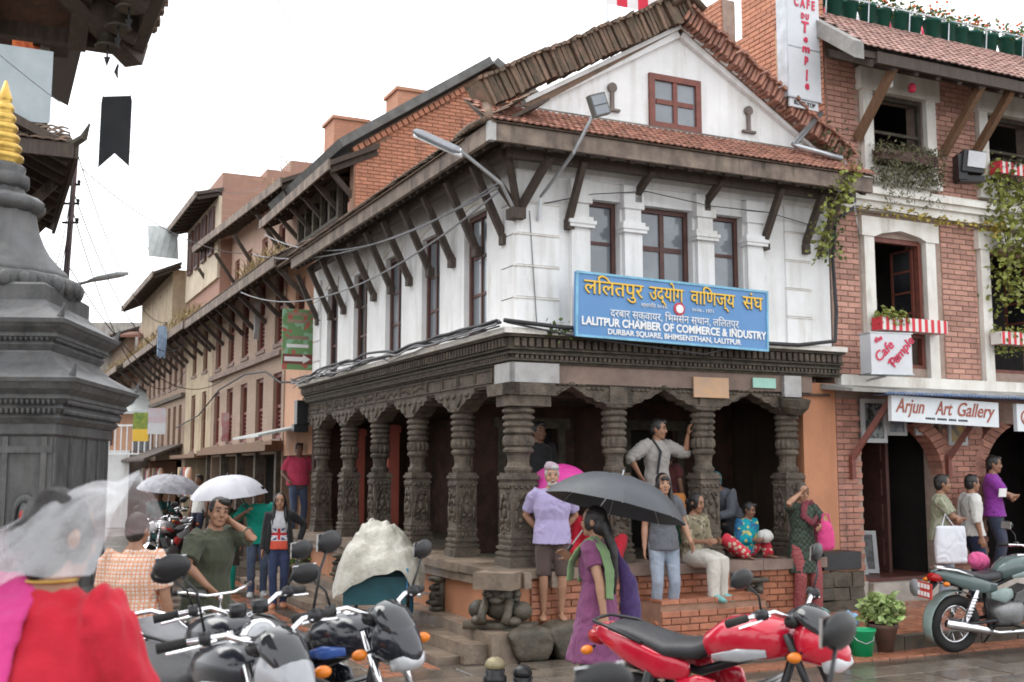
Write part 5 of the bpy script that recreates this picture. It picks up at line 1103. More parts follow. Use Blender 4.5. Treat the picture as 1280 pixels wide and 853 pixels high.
# ================================================================== people
SKIN = mat('brown_skin',(.30,.155,.095),(.25,.125,.075),scale=9,rough=.5,bump=.1); SKINL = mat('light_brown_skin',(.40,.22,.14),(.33,.175,.11),scale=9,rough=.5,bump=.1); SKIND = mat('dark_brown_skin',(.20,.10,.065),(.16,.08,.05),scale=9,rough=.5,bump=.1)
HAIR = mat('black_hair',(.012,.010,.010),(.022,.018,.016),scale=30,rough=.35,bump=.5,bscale=80,stretch=(3,3,.4)); GREYH = mat('grey_hair',(.45,.44,.43),(.3,.29,.28),scale=30,rough=.6,bump=.5)
EYE = mat('dark_eye',(.012,.008,.007),rough=.2,bump=0); LIP = mat('lip',(.22,.085,.07),rough=.5,bump=0)
def clothm(name, c, c2=None, **k): return mat(name, c, c2, scale=k.pop('scale',4), rough=.9, bump=.35, bscale=70, sheen=.1, **k)
def voxelize(b, vox, name, m, wr=0.0, wf=14.0, smooth=6, seed=0):
    me = bpy.data.meshes.new(name); me.from_pydata(b.v, [], b.f); me.update(); fix_normals(me)
    o = bpy.data.objects.new('t', me); r_ = o.modifiers.new('r','REMESH'); r_.mode = 'VOXEL'; r_.voxel_size = vox
    s_ = o.modifiers.new('s','SMOOTH'); s_.factor = .5; s_.iterations = smooth
    out = evaluated(o); bpy.data.objects.remove(o); bpy.data.meshes.remove(me); out.name = name
    if wr:
        n_ = len(out.vertices); co = np.empty(n_*3); out.vertices.foreach_get('co', co); no = np.empty(n_*3); out.vertices.foreach_get('normal', no); co = co.reshape(-1,3); no = no.reshape(-1,3)
        d = np.empty(n_); of = seed*3.7
        for i in range(n_):
            x, y, z = co[i]; w_ = noise.noise((x*4+of, y*4, z*4)); d[i] = noise.noise((x*wf+of+w_*2, y*wf+w_*2, z*wf*.45+w_*3)) * .7 + noise.noise((x*wf*2.1, y*wf*2.1+of, z*wf*1.1+w_*4)) * .4
        co += no * (d*wr)[:,None]; out.vertices.foreach_set('co', co.ravel())
    out.materials.clear(); out.materials.append(m); out.polygons.foreach_set('use_smooth', [True]*len(out.polygons)); out.update(); return out
def ik(a, t, l1, l2, pole):
    a, t, pole = Vector(a), Vector(t), Vector(pole); d = t - a; L_ = d.length
    if L_ > (l1+l2)*.995: t = a + d.normalized()*(l1+l2)*.995; d = t - a; L_ = d.length
    d.normalize(); x = (l1*l1 - l2*l2 + L_*L_)/(2*L_); h = math.sqrt(max(0, l1*l1 - x*x)); p = pole - d*pole.dot(d); p = p.normalized() if p.length > 1e-6 else d.orthogonal().normalized()
    return a + d*x + p*h, t
NP = [0]
def person(label, loc, rotz=0.0, H=1.6, skin=None, sex='m', pel=(0,0,.93), lean=(0,0), hands=None, elbow=None, feet=None, knee=None, head=(0,0,0), fat=1.0,
           top=None, sleeve=.45, hem=-.10, flare=1.0, loose=1.1, bottom=None, bkind='trousers', blen=1.0, bw=1.0, hair='short', hairm=None, shoes=None, face=True, vox=.011, group=None, curl=.35, palm=None, topname='shirt', wr=.010):
    NP[0] += 1; seed = NP[0]; k = H/1.7; skin = skin or SKIN
    t = thing('person', label, 'person', loc, rotz, group, k); v3 = Vector
    P = v3(pel); ln = v3((lean[0], lean[1], 0)); up = v3((0,0,1)) * math.sqrt(max(.1, 1-(ln.length/.55)**2*.8))
    def S(h): return P + ln*(h/.5) + up*h                 # point on the spine, h metres above the pelvis
    fem = sex == 'f'; sw = .165 if fem else .19; hw = .085
    N = S(.52); Hc = N + up*.10 + ln*.12 + v3((0,-.025,.035))
    hm = Matrix.Rotation(head[0],3,'Z') @ Matrix.Rotation(head[1],3,'X') @ Matrix.Rotation(head[2],3,'Y')
    def hp(x,y,z): return Hc + hm @ v3((x,y,z))
    hands = hands or [None,None]; elbow = elbow or [None,None]; feet = feet or [None,None]; knee = knee or [None,None]
    arms, legs = [], []
    for i, s_ in enumerate((-1,1)):
        sh_ = S(.455) + v3((s_*sw, .012, 0)); tg = v3(hands[i]) if hands[i] else sh_ + v3((s_*.07,-.04,-.53))
        e_, w_ = ik(sh_, tg, .285, .25, elbow[i] or (s_*.4, 1, -.15)); arms.append((sh_, e_, w_))
        hp_ = P + v3((s_*hw, 0, -.03)); tg = v3(feet[i]) if feet[i] else v3((P.x+s_*.1, P.y, .08))
        k_, a_ = ik(hp_, tg, .43, .41, knee[i] or (s_*.12, -1, 0)); legs.append((hp_, k_, a_))
    b = B()
    tr = [(-.10,.13,.10),(-.03,.158,.112),(.06,.155,.11),(.17,.128 if fem else .138,.092),(.28,.142 if fem else .158,.108),(.38,.15 if fem else .172,.105),(.45,.14 if fem else .165,.082),(.50,.085,.065),(.54,.055,.056)]
    if fem: tr[4] = (.28,.145,.122); tr[1] = (-.03,.168,.12)
    fb = lambda h: fat if h < .33 else 1+(fat-1)*.4
    b.loft([S(h) for h,_,_ in tr], [(a*(fb(h)*.5+.5), c*fb(h)) for h,a,c in tr], n=18)
    b.loft([N+up*-.04, N+up*.05, Hc+hm@v3((0,.015,-.04))], [.058,.05,.05], n=12)
    # head: stacked rings chin -> crown, with nose, ears, brow
    hr = [(-.118,.022,.025,-.06),(-.105,.042,.045,-.045),(-.075,.058,.07,-.022),(-.03,.068,.088,-.004),(.02,.073,.096,.0),(.06,.072,.094,.004),(.095,.058,.076,.008),(.115,.034,.045,.01),(.122,.01,.014,.01)]
    b.ring_loft([[hp(a*math.cos(th), y+c*math.sin(th), z) for th in [2*math.pi*j/18 for j in range(18)]] for z,a,c,y in hr])
    b.loft([hp(0,-.088,.015), hp(0,-.104,-.012), hp(0,-.108,-.026), hp(0,-.085,-.036)], [.010,.013,.017,.012], xdir=hm@v3((1,0,0)), n=8)
    b.ell(hp(0,-.084,-.068), (.026,.014,.014), 8, 6, hm); b.ell(hp(0,-.083,.032), (.05,.012,.012), 8, 6, hm); b.ell(hp(0,-.078,-.1),(.022,.018,.016),8,6,hm)
    for s_ in (-1,1): b.ell(hp(s_*.074,.012,-.008), (.012,.022,.032), 8, 6, hm); b.ell(hp(s_*.042,-.07,-.035),(.024,.02,.026),8,6,hm)
    for i, s_ in enumerate((-1,1)):
        sh_, e_, w_ = arms[i]; f_ = (w_-e_).normalized()
        b.loft([S(.45)+v3((s_*sw*.45,0,0)), sh_, sh_.lerp(e_,.3), sh_.lerp(e_,.7), e_, e_.lerp(w_,.25), e_.lerp(w_,.7), w_], [.06,.056,.05,.043,.039,.042,.031,.026], n=12)
        pn = v3(palm[i]) if palm and palm[i] else v3((-s_*1,-.25,0)); pn = (pn - f_*pn.dot(f_)); pn = pn.normalized() if pn.length > 1e-4 else f_.orthogonal().normalized(); sd = f_.cross(pn)*1.0
        c_ = curl[i] if isinstance(curl,(list,tuple)) else curl
        b.loft([w_-f_*.02, w_+f_*.03, w_+f_*.085], [(.024,.02),(.038,.016),(.042,.014)], xdir=sd, n=12)
        for q_ in range(4):
            o_ = (q_-1.5)*.021; p_ = w_ + f_*.082 + sd*o_; ln_ = (.066,.078,.074,.058)[q_]; pts = [p_-f_*.02, p_]; dd = f_.copy(); pp = p_
            for g_ in range(3):
                dd = (dd*math.cos(c_*(.7+.3*g_)) + pn*math.sin(c_*(.7+.3*g_))).normalized(); pp = pp + dd*ln_*(.42,.33,.25)[g_]; pts.append(pp)
            b.tube(pts, [.0095,.0095,.009,.008,.006], 7)
        td = -sd if True else sd; p_ = w_ + f_*.02 + td*.03; b.tube([p_, p_+(td*.6+f_*.7+pn*.3)*.035, p_+(td*.5+f_*1.1+pn*.5)*.062], [.013,.011,.008], 7)
        hp_, k_, a_ = legs[i]
        b.loft([hp_+v3((0,0,.05)), hp_, hp_.lerp(k_,.3), hp_.lerp(k_,.75), k_, k_.lerp(a_,.28), k_.lerp(a_,.6), a_], [.075,.085,.08,.06,.052,.054,.042,.034], n=12)
        fd_ = v3((s_*.12,-1,0)).normalized()
        if abs((a_-k_).normalized().z) < .5: fd_ = v3((0,-.5,-.6)).normalized()
        b.loft([a_+v3((0,0,.02))-fd_*.03, a_-fd_*.05+v3((0,0,-.045)), a_+fd_*.05+v3((0,0,-.045)), a_+fd_*.14+v3((0,0,-.058)), a_+fd_*.175+v3((0,0,-.062))], [(.034,.034),(.034,.032),(.04,.03),(.043,.018),(.03,.012)], n=12)
    body = obj('body', voxelize(b, vox/k if k < 1 else vox, 'body', skin, smooth=3), t)
    if top:
        q = B(); hz = hem; rows = [(h,a,c) for h,a,c in tr if h > max(hz,-.04)+.02 and h < .5]
        def tq(h, a, c):
            d = loose*fb(h); return (a*((d-1)*.9+1)+.012, c*d*1.02+.012)
        pts = []; rad = []
        if hz < -.05:
            zz = hz
            while zz < -.05:
                f = (-.03-zz)/max(.01,(-.03-hz)); a0, c0 = tq(-.03,.162,.115); pts.append(S(-.03)+v3((0,0,zz+.03))); rad.append((a0*(1+(flare-1)*f), c0*(1+(flare*1.15-1)*f))); zz += .08
        else: pts.append(S(hz)); rad.append(tq(hz,.158,.112))
        for h,a,c in rows: pts.append(S(h)); rad.append(tq(h,a,c))
        pts += [S(.485), S(.515)]; rad += [(.115,.08),(.072,.07)]
        q.loft(pts, rad, n=22)
        for i, s_ in enumerate((-1,1)):
            sh_, e_, w_ = arms[i]; path = [S(.45)+v3((s_*sw*.4,0,-.01)), sh_]; rr_ = [.075*loose,.074*loose]
            n_ = 8
            for j in range(1, n_+1):
                f = sleeve*j/n_
                if f <= .53: p_ = sh_.lerp(e_, f/.53); r0 = .056-.014*f/.53
                else: p_ = e_.lerp(w_, (f-.53)/.47); r0 = .042-.012*(f-.53)/.47
                path.append(p_); rr_.append((r0+.016)*(1+(loose-1)*1.6))
            if sleeve > 0: q.loft(path, rr_, n=14)
        obj(topname, voxelize(q, vox/k if k < 1 else vox, topname, top, wr=wr*1.3, seed=seed), t)
    if bottom:
        q = B()
        if bkind == 'skirt':
            pts = [S(.12), S(0), S(-.08)]; rad = [(.15,.11),(.18,.13),(.19,.145)]
            for j in range(1,8): f = j/7; pts.append(S(-.08)+v3((0,0,-.78*blen*f))); rad.append((.19+.09*f*bw,.145+.11*f*bw))
            q.loft(pts[::-1], rad[::-1], n=24)
        else:
            q.loft([P+v3((0,0,-.12)), P+v3((0,0,-.03)), S(.06), S(.14)], [(.13,.105),(.172*(fat*.5+.5),.125*fat),(.165*(fat*.5+.5),.12*fat),(.145,.105*fat)], n=18)
            for hp_, k_, a_ in legs:
                full = [(hp_+v3((0,0,.05)),.09),(hp_,.1),(hp_.lerp(k_,.35),.092*bw),(hp_.lerp(k_,.8),.074*bw),(k_,.068*bw),(k_.lerp(a_,.35),.066*bw),(k_.lerp(a_,.75),.06*bw),(a_+(k_-a_).normalized()*.0,.058*bw),(a_-(k_-a_).normalized()*.03,.058*bw)]
                cut = {1.0:9,.75:7,.5:5,.4:4}.get(blen,9); q.loft([p_ for p_,_ in full[:cut]], [r_ for _,r_ in full[:cut]], n=14)
        obj('skirt' if bkind=='skirt' else ('shorts' if blen < .6 else 'trousers'), voxelize(q, vox/k if k < 1 else vox, 'trousers', bottom, wr=wr, seed=seed+40), t)
    hm_ = hairm or HAIR
    if hair:
        q = B(); q.ell(hp(0,.016,.036), (.081,.1,.096), 16, 12, hm)
        if hair in ('short','grey'): q.ell(hp(0,.045,-.01),(.074,.068,.085),14,10,hm); [q.ell(hp(s_*.07,-.012,.02),(.014,.03,.035),8,6,hm) for s_ in (-1,1)]; q.ell(hp(.02,-.06,.09),(.055,.045,.035),10,8,hm)
        if hair in ('long','tail','bun'): q.ell(hp(0,.05,-.03),(.076,.066,.1),14,10,hm); [q.ell(hp(s_*.068,-.02,-.005),(.016,.045,.075),8,6,hm) for s_ in (-1,1)]
        if hair == 'long':
            q.loft([hp(0,.06,-.03), N+v3((0,.1,-.03)), S(.38)+v3((0,.13,0)), S(.22)+v3((0,.13,0))], [(.085,.05),(.1,.04),(.105,.03),(.06,.02)], n=14)
            for s_ in (-1,1): q.loft([hp(s_*.07,-.02,.03), hp(s_*.085,-.005,-.07), S(.42)+v3((s_*.09,-.09,0)), S(.3)+v3((s_*.1,-.11,0))], [.022,.028,.032,.012], n=10)
        if hair == 'tail': q.loft([hp(0,.08,.0), N+v3((0,.1,.03)), S(.4)+v3((0,.14,0)), S(.25)+v3((0,.145,0)), S(.08)+v3((0,.15,0))], [.05,.045,.042,.036,.012], n=12)
        if hair == 'bun': q.ell(hp(0,.115,-.01),(.055,.045,.05),12,8,hm)
        obj('hair', voxelize(q, .009/k, 'hair', hm_, wr=.004, wf=40, seed=seed, smooth=2), t)
    if face:
        for s_ in (-1,1):
            q = B(); q.ell(hp(s_*.031,-.0855,.008),(.014,.007,.0065),8,6,hm); q.build('eye', EYE, t, True)
            q = B(); q.loft([hp(s_*.012,-.0955,.034),hp(s_*.032,-.0945,.04),hp(s_*.052,-.082,.034)],[(.004,.005),(.005,.006),(.003,.004)],xdir=(0,0,1),n=6); q.build('eyebrow', hm_, t, True)
        q = B(); q.ell(hp(0,-.0955,-.067),(.024,.007,.007),10,6,hm); q.build('mouth', LIP, t, True)
    if shoes:
        for hp_, k_, a_ in legs:
            fd_ = v3((0.12 if a_.x > P.x else -.12,-1,0)).normalized(); q = B(); q.loft([a_-fd_*.07+v3((0,0,-.05)), a_-fd_*.06+v3((0,0,-.035)), a_+fd_*.06+v3((0,0,-.035)), a_+fd_*.15+v3((0,0,-.05)), a_+fd_*.2+v3((0,0,-.06))],[(.036,.03),(.042,.045),(.046,.042),(.05,.03),(.03,.015)],n=12,power=2.6); q.box(a_.x-.04,a_.y-.19,a_.z-.083,a_.x+.04,a_.y+.07,a_.z-.07)
            q.build('shoe', shoes, t, True)
    t['_j'] = 0; del t['_j']
    return t, dict(S=S, arms=arms, legs=legs, N=N, hp=hp, k=k, hm=hm)
def ribbon(parent, name, pts, w, th, m, vox=.011, wr=.01, xdir=(1,0,0)):
    q = B(); q.loft(pts, [(a, th) for a in w] if isinstance(w,(list,tuple)) else [(w,th)]*len(pts), xdir=xdir, n=14, power=2.5)
    return obj(name, voxelize(q, vox, name, m, wr=wr, wf=22, seed=len(pts), smooth=2), parent)
def umbrella(label, top, axis, r, m, hand=None, group=None, m2=None, ribs=8, depth=.33, handlem=None):
    t = thing('umbrella', label, 'umbrella', (0,0,0), 0, group); a = Vector(axis).normalized(); x = a.orthogonal().normalized(); y = a.cross(x); T = Vector(top)
    for side in (0,):
        for g_ in range(ribs):
            q = B(); rows = []
            for i in range(9):
                f = i/8; row = []
                for j in range(7):
                    th = 2*math.pi*(g_ + j/6)/ribs; e = abs(j/6-.5)*2; rr = r*math.sin(f*1.15)/math.sin(1.15)*(1-.06*(1-e*e)*f); dz = depth*r*1.35*(1-math.cos(f*1.25))/(1-math.cos(1.25)) - .05*r*(1-e*e)*f*(1-f)*2
                    row.append(T + (x*math.cos(th)+y*math.sin(th))*rr - a*dz)
                rows.append(row)
            q.sheet(rows); q.build('canopy_panel', m if (m2 is None or g_ % 2 == 0) else m2, t, True)
    for g_ in range(ribs):
        th = 2*math.pi*g_/ribs; q = B(); pts = []
        for i in range(9):
            f = i/8; pts.append(T + (x*math.cos(th)+y*math.sin(th))*r*math.sin(f*1.15)/math.sin(1.15) - a*(depth*r*1.35*(1-math.cos(f*1.25))/(1-math.cos(1.25))+.006))
        q.tube(pts,.003,4); q.tube([T-a*.25*r, pts[4]],.0025,4); q.build('rib', STEEL, t)
    E_ = Vector(hand) if hand else T - a*.8
    q = B(); q.tube([T+a*.05, T, E_],.006,6); q.build('shaft', STEEL, t)
    d = (E_-T).normalized(); q = B(); q.tube([E_-d*.06, E_+d*.03, E_+d*.06+x*.015, E_+d*.055+x*.04],.013,8); q.build('handle', handlem or BLACKP, t, True)
    return t
def world_of(t, p): 
    return Vector(t.location) + Matrix.Rotation(t.rotation_euler.z,3,'Z') @ (Vector(p)*t.scale[0])
JEAN = clothm('blue_jeans',(.045,.065,.12),(.09,.115,.17)); JEAND = clothm('dark_jeans',(.02,.026,.05),(.035,.042,.07)); JEANL = clothm('light_jeans',(.2,.25,.32),(.3,.34,.4))
WHITEC = clothm('white_cotton',(.62,.61,.58),(.52,.51,.48)); BLACKC = clothm('black_cotton',(.02,.02,.022)); SNEAK = mat('white_sneaker',(.6,.6,.6),(.45,.45,.45),rough=.6); SANDAL = mat('orange_sandal',(.5,.2,.1),rough=.6); TEALSH = mat('teal_slipper',(.2,.5,.48),rough=.6)

# old man on the corner stone
p, J = person('grey bearded man in lavender T-shirt, brown shorts and cap standing on the corner stone', (.42,11.86,.36), R(4), 1.6, SKINL, hands=[(-.12,.15,.95),(.12,.15,.95)], elbow=[(-1,.25,0),(1,.25,0)], fat=1.2, top=clothm('lavender_cotton',(.37,.32,.50),(.32,.275,.44)), hem=-.10, loose=1.07, sleeve=.42, bottom=clothm('brown_shorts',(.075,.048,.042),(.055,.036,.03)), blen=.5, bw=1.15, hair='grey', hairm=GREYH, vox=.009)
q = B(); [q.ell(J['hp'](x,-.078+abs(x)*.3,z),(.02,.016,.02),8,6,J['hm']) for x in (-.04,-.02,0,.02,.04) for z in (-.1,-.085)]; q.ell(J['hp'](0,-.098,-.052),(.03,.009,.008),8,6,J['hm']); obj('beard', voxelize(q,.008,'beard',GREYH,wr=.003,wf=60,smooth=1), p)
q = B(); q.loft([J['hp'](0,.012,.07),J['hp'](0,.012,.1),J['hp'](.01,.012,.135),J['hp'](.015,.012,.15)],[(.085,.103),(.086,.104),(.07,.085),(.03,.04)],n=18); q.build('cap', clothm('topi_cap',(.5,.42,.38),(.3,.22,.3)), p, True)
# stones he stands on
for (u,v,w,d,h,lab) in ((-.22,-.66,.44,.36,.33,'low worn stone block at the street corner'),(.22,-.66,.42,.38,.355,'taller arched stone block under the bearded man')):
    q = B(); q.loft([(-w/2,0,h*.45),(-w*.42,0,h*.5),(-w*.2,0,h*.52),(w*.2,0,h*.52),(w*.42,0,h*.5),(w/2,0,h*.45)],[(d*.48,h*.42),(d*.5,h*.5),(d*.5,h*.52),(d*.5,h*.52),(d*.5,h*.48),(d*.46,h*.42)],xdir=(0,1,0),n=20,power=5)
    o = obj('corner_stone', voxelize(q,.02,'corner_stone',STONED,wr=.02,wf=9,smooth=2,seed=int(u*10))); tag(o,lab,'stone'); o.location = L(u,v,0); o.rotation_euler = (0,0,CA)

# woman walking under the dark grey umbrella
PUR = clothm('plum_kurta',(.205,.06,.145),(.165,.048,.12)); SAGE = clothm('sage_scarf',(.19,.29,.14),(.15,.24,.11))
p, J = person('woman in plum kurta and green scarf walking under a dark grey umbrella', (.66,8.75,0), R(-118), 1.62, SKINL, 'f', hands=[(-.06,-.26,1.28),(.24,.16,.86)], elbow=[(-.5,-.2,-1),(.3,1,-.2)], feet=[(-.08,-.14,.08),(.09,.12,.09)], top=PUR, hem=-.44, flare=1.55, loose=1.12, sleeve=.3, bottom=clothm('olive_green_trousers',(.085,.13,.045),(.06,.1,.035)), bw=1.05, hair='tail', shoes=SANDAL, vox=.008, topname='kurta', curl=.3, wr=.014)
S_ = J['S']
ribbon(p,'scarf',[S_(.18)+Vector((.12,-.19,0)),S_(.33)+Vector((.12,-.175,0)),S_(.45)+Vector((.11,-.09,.0)),S_(.50)+Vector((.11,.02,.03)),S_(.43)+Vector((.13,.12,0)),S_(.28)+Vector((.15,.17,0)),S_(.06)+Vector((.19,.19,0))],[.05,.06,.075,.08,.08,.075,.06],.018,SAGE,.009)
ribbon(p,'scarf',[S_(.16)+Vector((-.12,-.2,0)),S_(.33)+Vector((-.1,-.18,0)),S_(.45)+Vector((-.1,-.1,.0)),S_(.50)+Vector((-.09,.03,.03)),S_(.47)+Vector((0,.1,.02))],[.05,.06,.06,.06,.05],.018,SAGE,.009)
hw_ = world_of(p, J['arms'][0][2]+Vector((0,-.03,.06)))
umbrella('dark grey umbrella held by the woman in plum kurta', (.86,8.72,1.86), (.24,.12,1), .56, mat('dark_grey_nylon',(.055,.06,.068),(.045,.05,.056),rough=.45,bump=.1), hw_, depth=.34)
bg_ = thing('shoulder_bag', 'purple cloth shoulder bag on the back of the woman in plum kurta', 'bag', (.93,8.9,.62)); q = B(); q.loft([(0,0,0),(0,0,.05),(0,0,.2),(-.02,0,.42),(-.08,0,.6)],[(.05,.03),(.085,.06),(.09,.065),(.07,.05),(.025,.02)],n=16); obj('body', voxelize(q,.01,'body',clothm('purple_cloth',(.085,.05,.17),(.065,.04,.13)),wr=.012,wf=16), bg_)
B().tube([(-.06,0,.55),(-.14,-.05,.75),(-.17,-.12,.85)],.014,6).build('strap', clothm('purple_cloth',(.085,.05,.17)), bg_)

# woman in red with pink scarf and clear plastic sheet over her head
RED = clothm('red_kurta',(.5,.012,.03),(.42,.01,.025)); PINKS = clothm('pink_scarf',(.62,.05,.25),(.55,.04,.2))
p, J = person('woman in red kurta and pink scarf seen from behind, head under a clear plastic sheet', (-1.22,3.0,.2), R(166), 1.64, SKIN, 'f', pel=(0,0,.93), hands=[(-.18,-.3,1.08),(.16,-.32,1.3)], elbow=[(-.5,.3,-1),(.5,.2,-1)], head=(R(-14),R(4),0), fat=1.15, top=RED, hem=-.45, flare=1.3, loose=1.12, sleeve=.5, bottom=clothm('red_kurta',(.5,.012,.03)), hair='bun', vox=.0075, topname='kurta', face=False, wr=.016)
S_ = J['S']
ribbon(p,'scarf',[S_(.1)+Vector((.14,-.2,0)),S_(.34)+Vector((.13,-.19,0)),S_(.46)+Vector((.12,-.1,0)),S_(.51)+Vector((.1,.02,.03)),S_(.44)+Vector((.09,.14,0)),S_(.28)+Vector((.09,.185,0)),S_(.05)+Vector((.09,.22,0)),S_(-.2)+Vector((.09,.24,0))],[.07,.09,.1,.11,.11,.105,.1,.1],.02,PINKS,.009,.012)
B().torus(tuple(J['N']+Vector((0,.0,.015))),.066,.005,'z',20,6).build('bead_necklace', GOLD, p, True)
ribbon(p,'bag_strap',[S_(.5)+Vector((.2,.03,.02)),S_(.4)+Vector((.2,.13,0)),S_(.2)+Vector((.21,.17,0))],.02,.01,BLACKC,.008,0.0)
# clear plastic sheet
pm = mat('clear_polythene',(.86,.86,.88),(.92,.92,.94),scale=5,rough=.2,bump=.6,bscale=12,bdist=.04,alpha=.29,spec=1.0)
def bez(a, b_, c, d, t): return a*(1-t)**3 + b_*3*t*(1-t)**2 + c*3*t*t*(1-t) + d*t**3
def sheet_pt(i, j):                                      # i: from behind the head to the forward peak, j: over the head from the near side to the far side
    f = i/22; g_ = j/20; V = Vector
    near = bez(V((-1.50,2.80,1.58)), V((-1.36,2.72,1.63)), V((-1.22,2.74,1.62)), V((-1.075,2.92,1.628)), f)
    top = bez(V((-1.46,2.90,1.66)), V((-1.30,2.98,1.80)), V((-1.16,3.06,1.87)), V((-1.025,3.10,1.935)), f)
    farp = bez(V((-1.40,3.10,1.62)), V((-1.24,3.24,1.70)), V((-1.10,3.30,1.72)), V((-.955,3.12,1.73)), f)
    bulge = V((-.02,-.06,.03)); P_ = bez(near, near.lerp(top,.75)+bulge, farp.lerp(top,.8)+V((0,.03,.02)), farp, g_)
    P_ = P_.lerp(top, max(0, 1-abs(g_-.5)*5)*.75)
    w2 = noise.noise(V((f*3.1,g_*4,.3)))*.06 + abs(noise.noise(V((f*6+g_*3,g_*6-f*2,4))))*.075 + noise.noise(V((f*17,g_*16,9)))*.008
    return P_ + V((w2*.3,-w2,w2*.5))
rows = [[sheet_pt(i,j) for j in range(21)] for i in range(23)]
q = B(); q.sheet(rows); ps = q.build('plastic_sheet', pm, None, True); tag(ps,'crumpled clear plastic sheet held over the head of the woman in red','sheet')
ss = ps.modifiers.new('s','SUBSURF'); ss.levels = 1; ss.render_levels = 1

# man in orange plaid shirt
PL = pattern_mat('orange_plaid','plaid',((.60,.53,.48),(.58,.33,.22),(.60,.22,.1)),scale=17)
p, J = person('man in orange and white plaid shirt and dark trousers standing behind the plastic sheet', (-2.62,7.85,0), R(172), 1.6, SKIN, hands=[(-.3,-.02,.86),(.27,-.04,.86)], fat=1.25, top=PL, hem=-.02, loose=1.1, sleeve=.42, bottom=clothm('charcoal_trousers',(.03,.035,.045),(.045,.05,.06)), hair='short', vox=.009, face=False)
q = B(); q.box(-.055,-.012,-.012,-.0,.012,.012); 
B().lathe(tuple(J['arms'][1][2]),[(.034,-.012),(.036,0),(.034,.012)],14).build('wristwatch', CHROME, p, True)
bb_ = thing('blue_bag','bright blue cloth bag hanging behind the plaid shirt man','bag',(-2.42,8.0,.5)); q = B(); q.loft([(0,0,0),(0,0,.06),(0,0,.24),(.01,0,.36),(.0,0,.42)],[(.05,.05),(.09,.08),(.09,.08),(.05,.05),(.02,.02)],n=14); obj('body',voxelize(q,.011,'body',clothm('royal_blue_cloth',(.02,.06,.35),(.015,.04,.25)),wr=.012,wf=16),bb_)
B().tube([(0,0,.4),(.02,0,.62)],.008,6).build('strap',BLACKC,bb_)

# man in olive shirt with a phone, sitting on a bicycle saddle
p, J = person('man in olive shirt with one hand raised to his ear, leaning on the bicycle', (-2.52,9.35,0), R(62), 1.68, SKIN, pel=(0,0,.93), lean=(0,-.07), hands=[(-.3,-.3,1.0),(.12,-.13,1.50)], elbow=[(-1,.3,-.3),(.35,-1,-.8)], feet=[(-.14,.05,.08),(.14,-.22,.1)], head=(R(-30),0,R(8)), fat=1.15, top=clothm('olive_shirt',(.055,.06,.035),(.04,.045,.027)), hem=-.16, loose=1.18, sleeve=.45, bottom=clothm('stone_trousers',(.33,.30,.26),(.27,.25,.21)), bw=1.15, hair='short', shoes=BLACKP, vox=.0085, curl=[.4,.9], wr=.012)
# the couple under the white umbrella and the girl
p, J = person('man in bright green shirt and jeans walking under the white umbrella', (-3.9,17.3,0), R(14), 1.66, SKIND, hands=[(-.2,-.28,1.32),(.26,-.03,.85)], elbow=[(-1,.2,-1),None], feet=[(-.09,-.06,.08),(.1,.06,.08)], top=clothm('emerald_shirt',(.0,.26,.19),(.0,.21,.15)), hem=-.12, loose=1.14, sleeve=.5, bottom=JEAN, hair='short', shoes=SNEAK, vox=.013, head=(R(10),0,0))
hw_ = world_of(p, J['arms'][0][2]+Vector((0,-.03,.06)))
umbrella('white umbrella shared by the couple in the lane', (-4.38,17.25,1.83), (-.08,-.1,1), .6, mat('white_nylon',(.68,.68,.72),(.6,.6,.66),rough=.6,bump=.1), hw_, depth=.38)
p, J = person('woman in brown kurta with green scarf and green trousers under the white umbrella', (-4.46,17.6,0), R(12), 1.56, SKINL, 'f', top=clothm('umber_kurta',(.06,.045,.035),(.045,.033,.027)), hem=-.45, flare=1.25, sleeve=.9, bottom=clothm('emerald_shirt',(.0,.26,.19)), bw=1.1, hair='bun', shoes=SANDAL, vox=.013, topname='kurta')
S_ = J['S']; GS_ = clothm('green_scarf',(.015,.2,.13),(.01,.15,.1))
ribbon(p,'scarf',[S_(.36)+Vector((-.13,.05,.09)),S_(.38)+Vector((-.1,-.12,.0)),S_(.3)+Vector((0,-.155,0)),S_(.38)+Vector((.1,-.12,.0)),S_(.36)+Vector((.13,.05,.09))],.05,.03,GS_,.012,.008,(0,0,1))
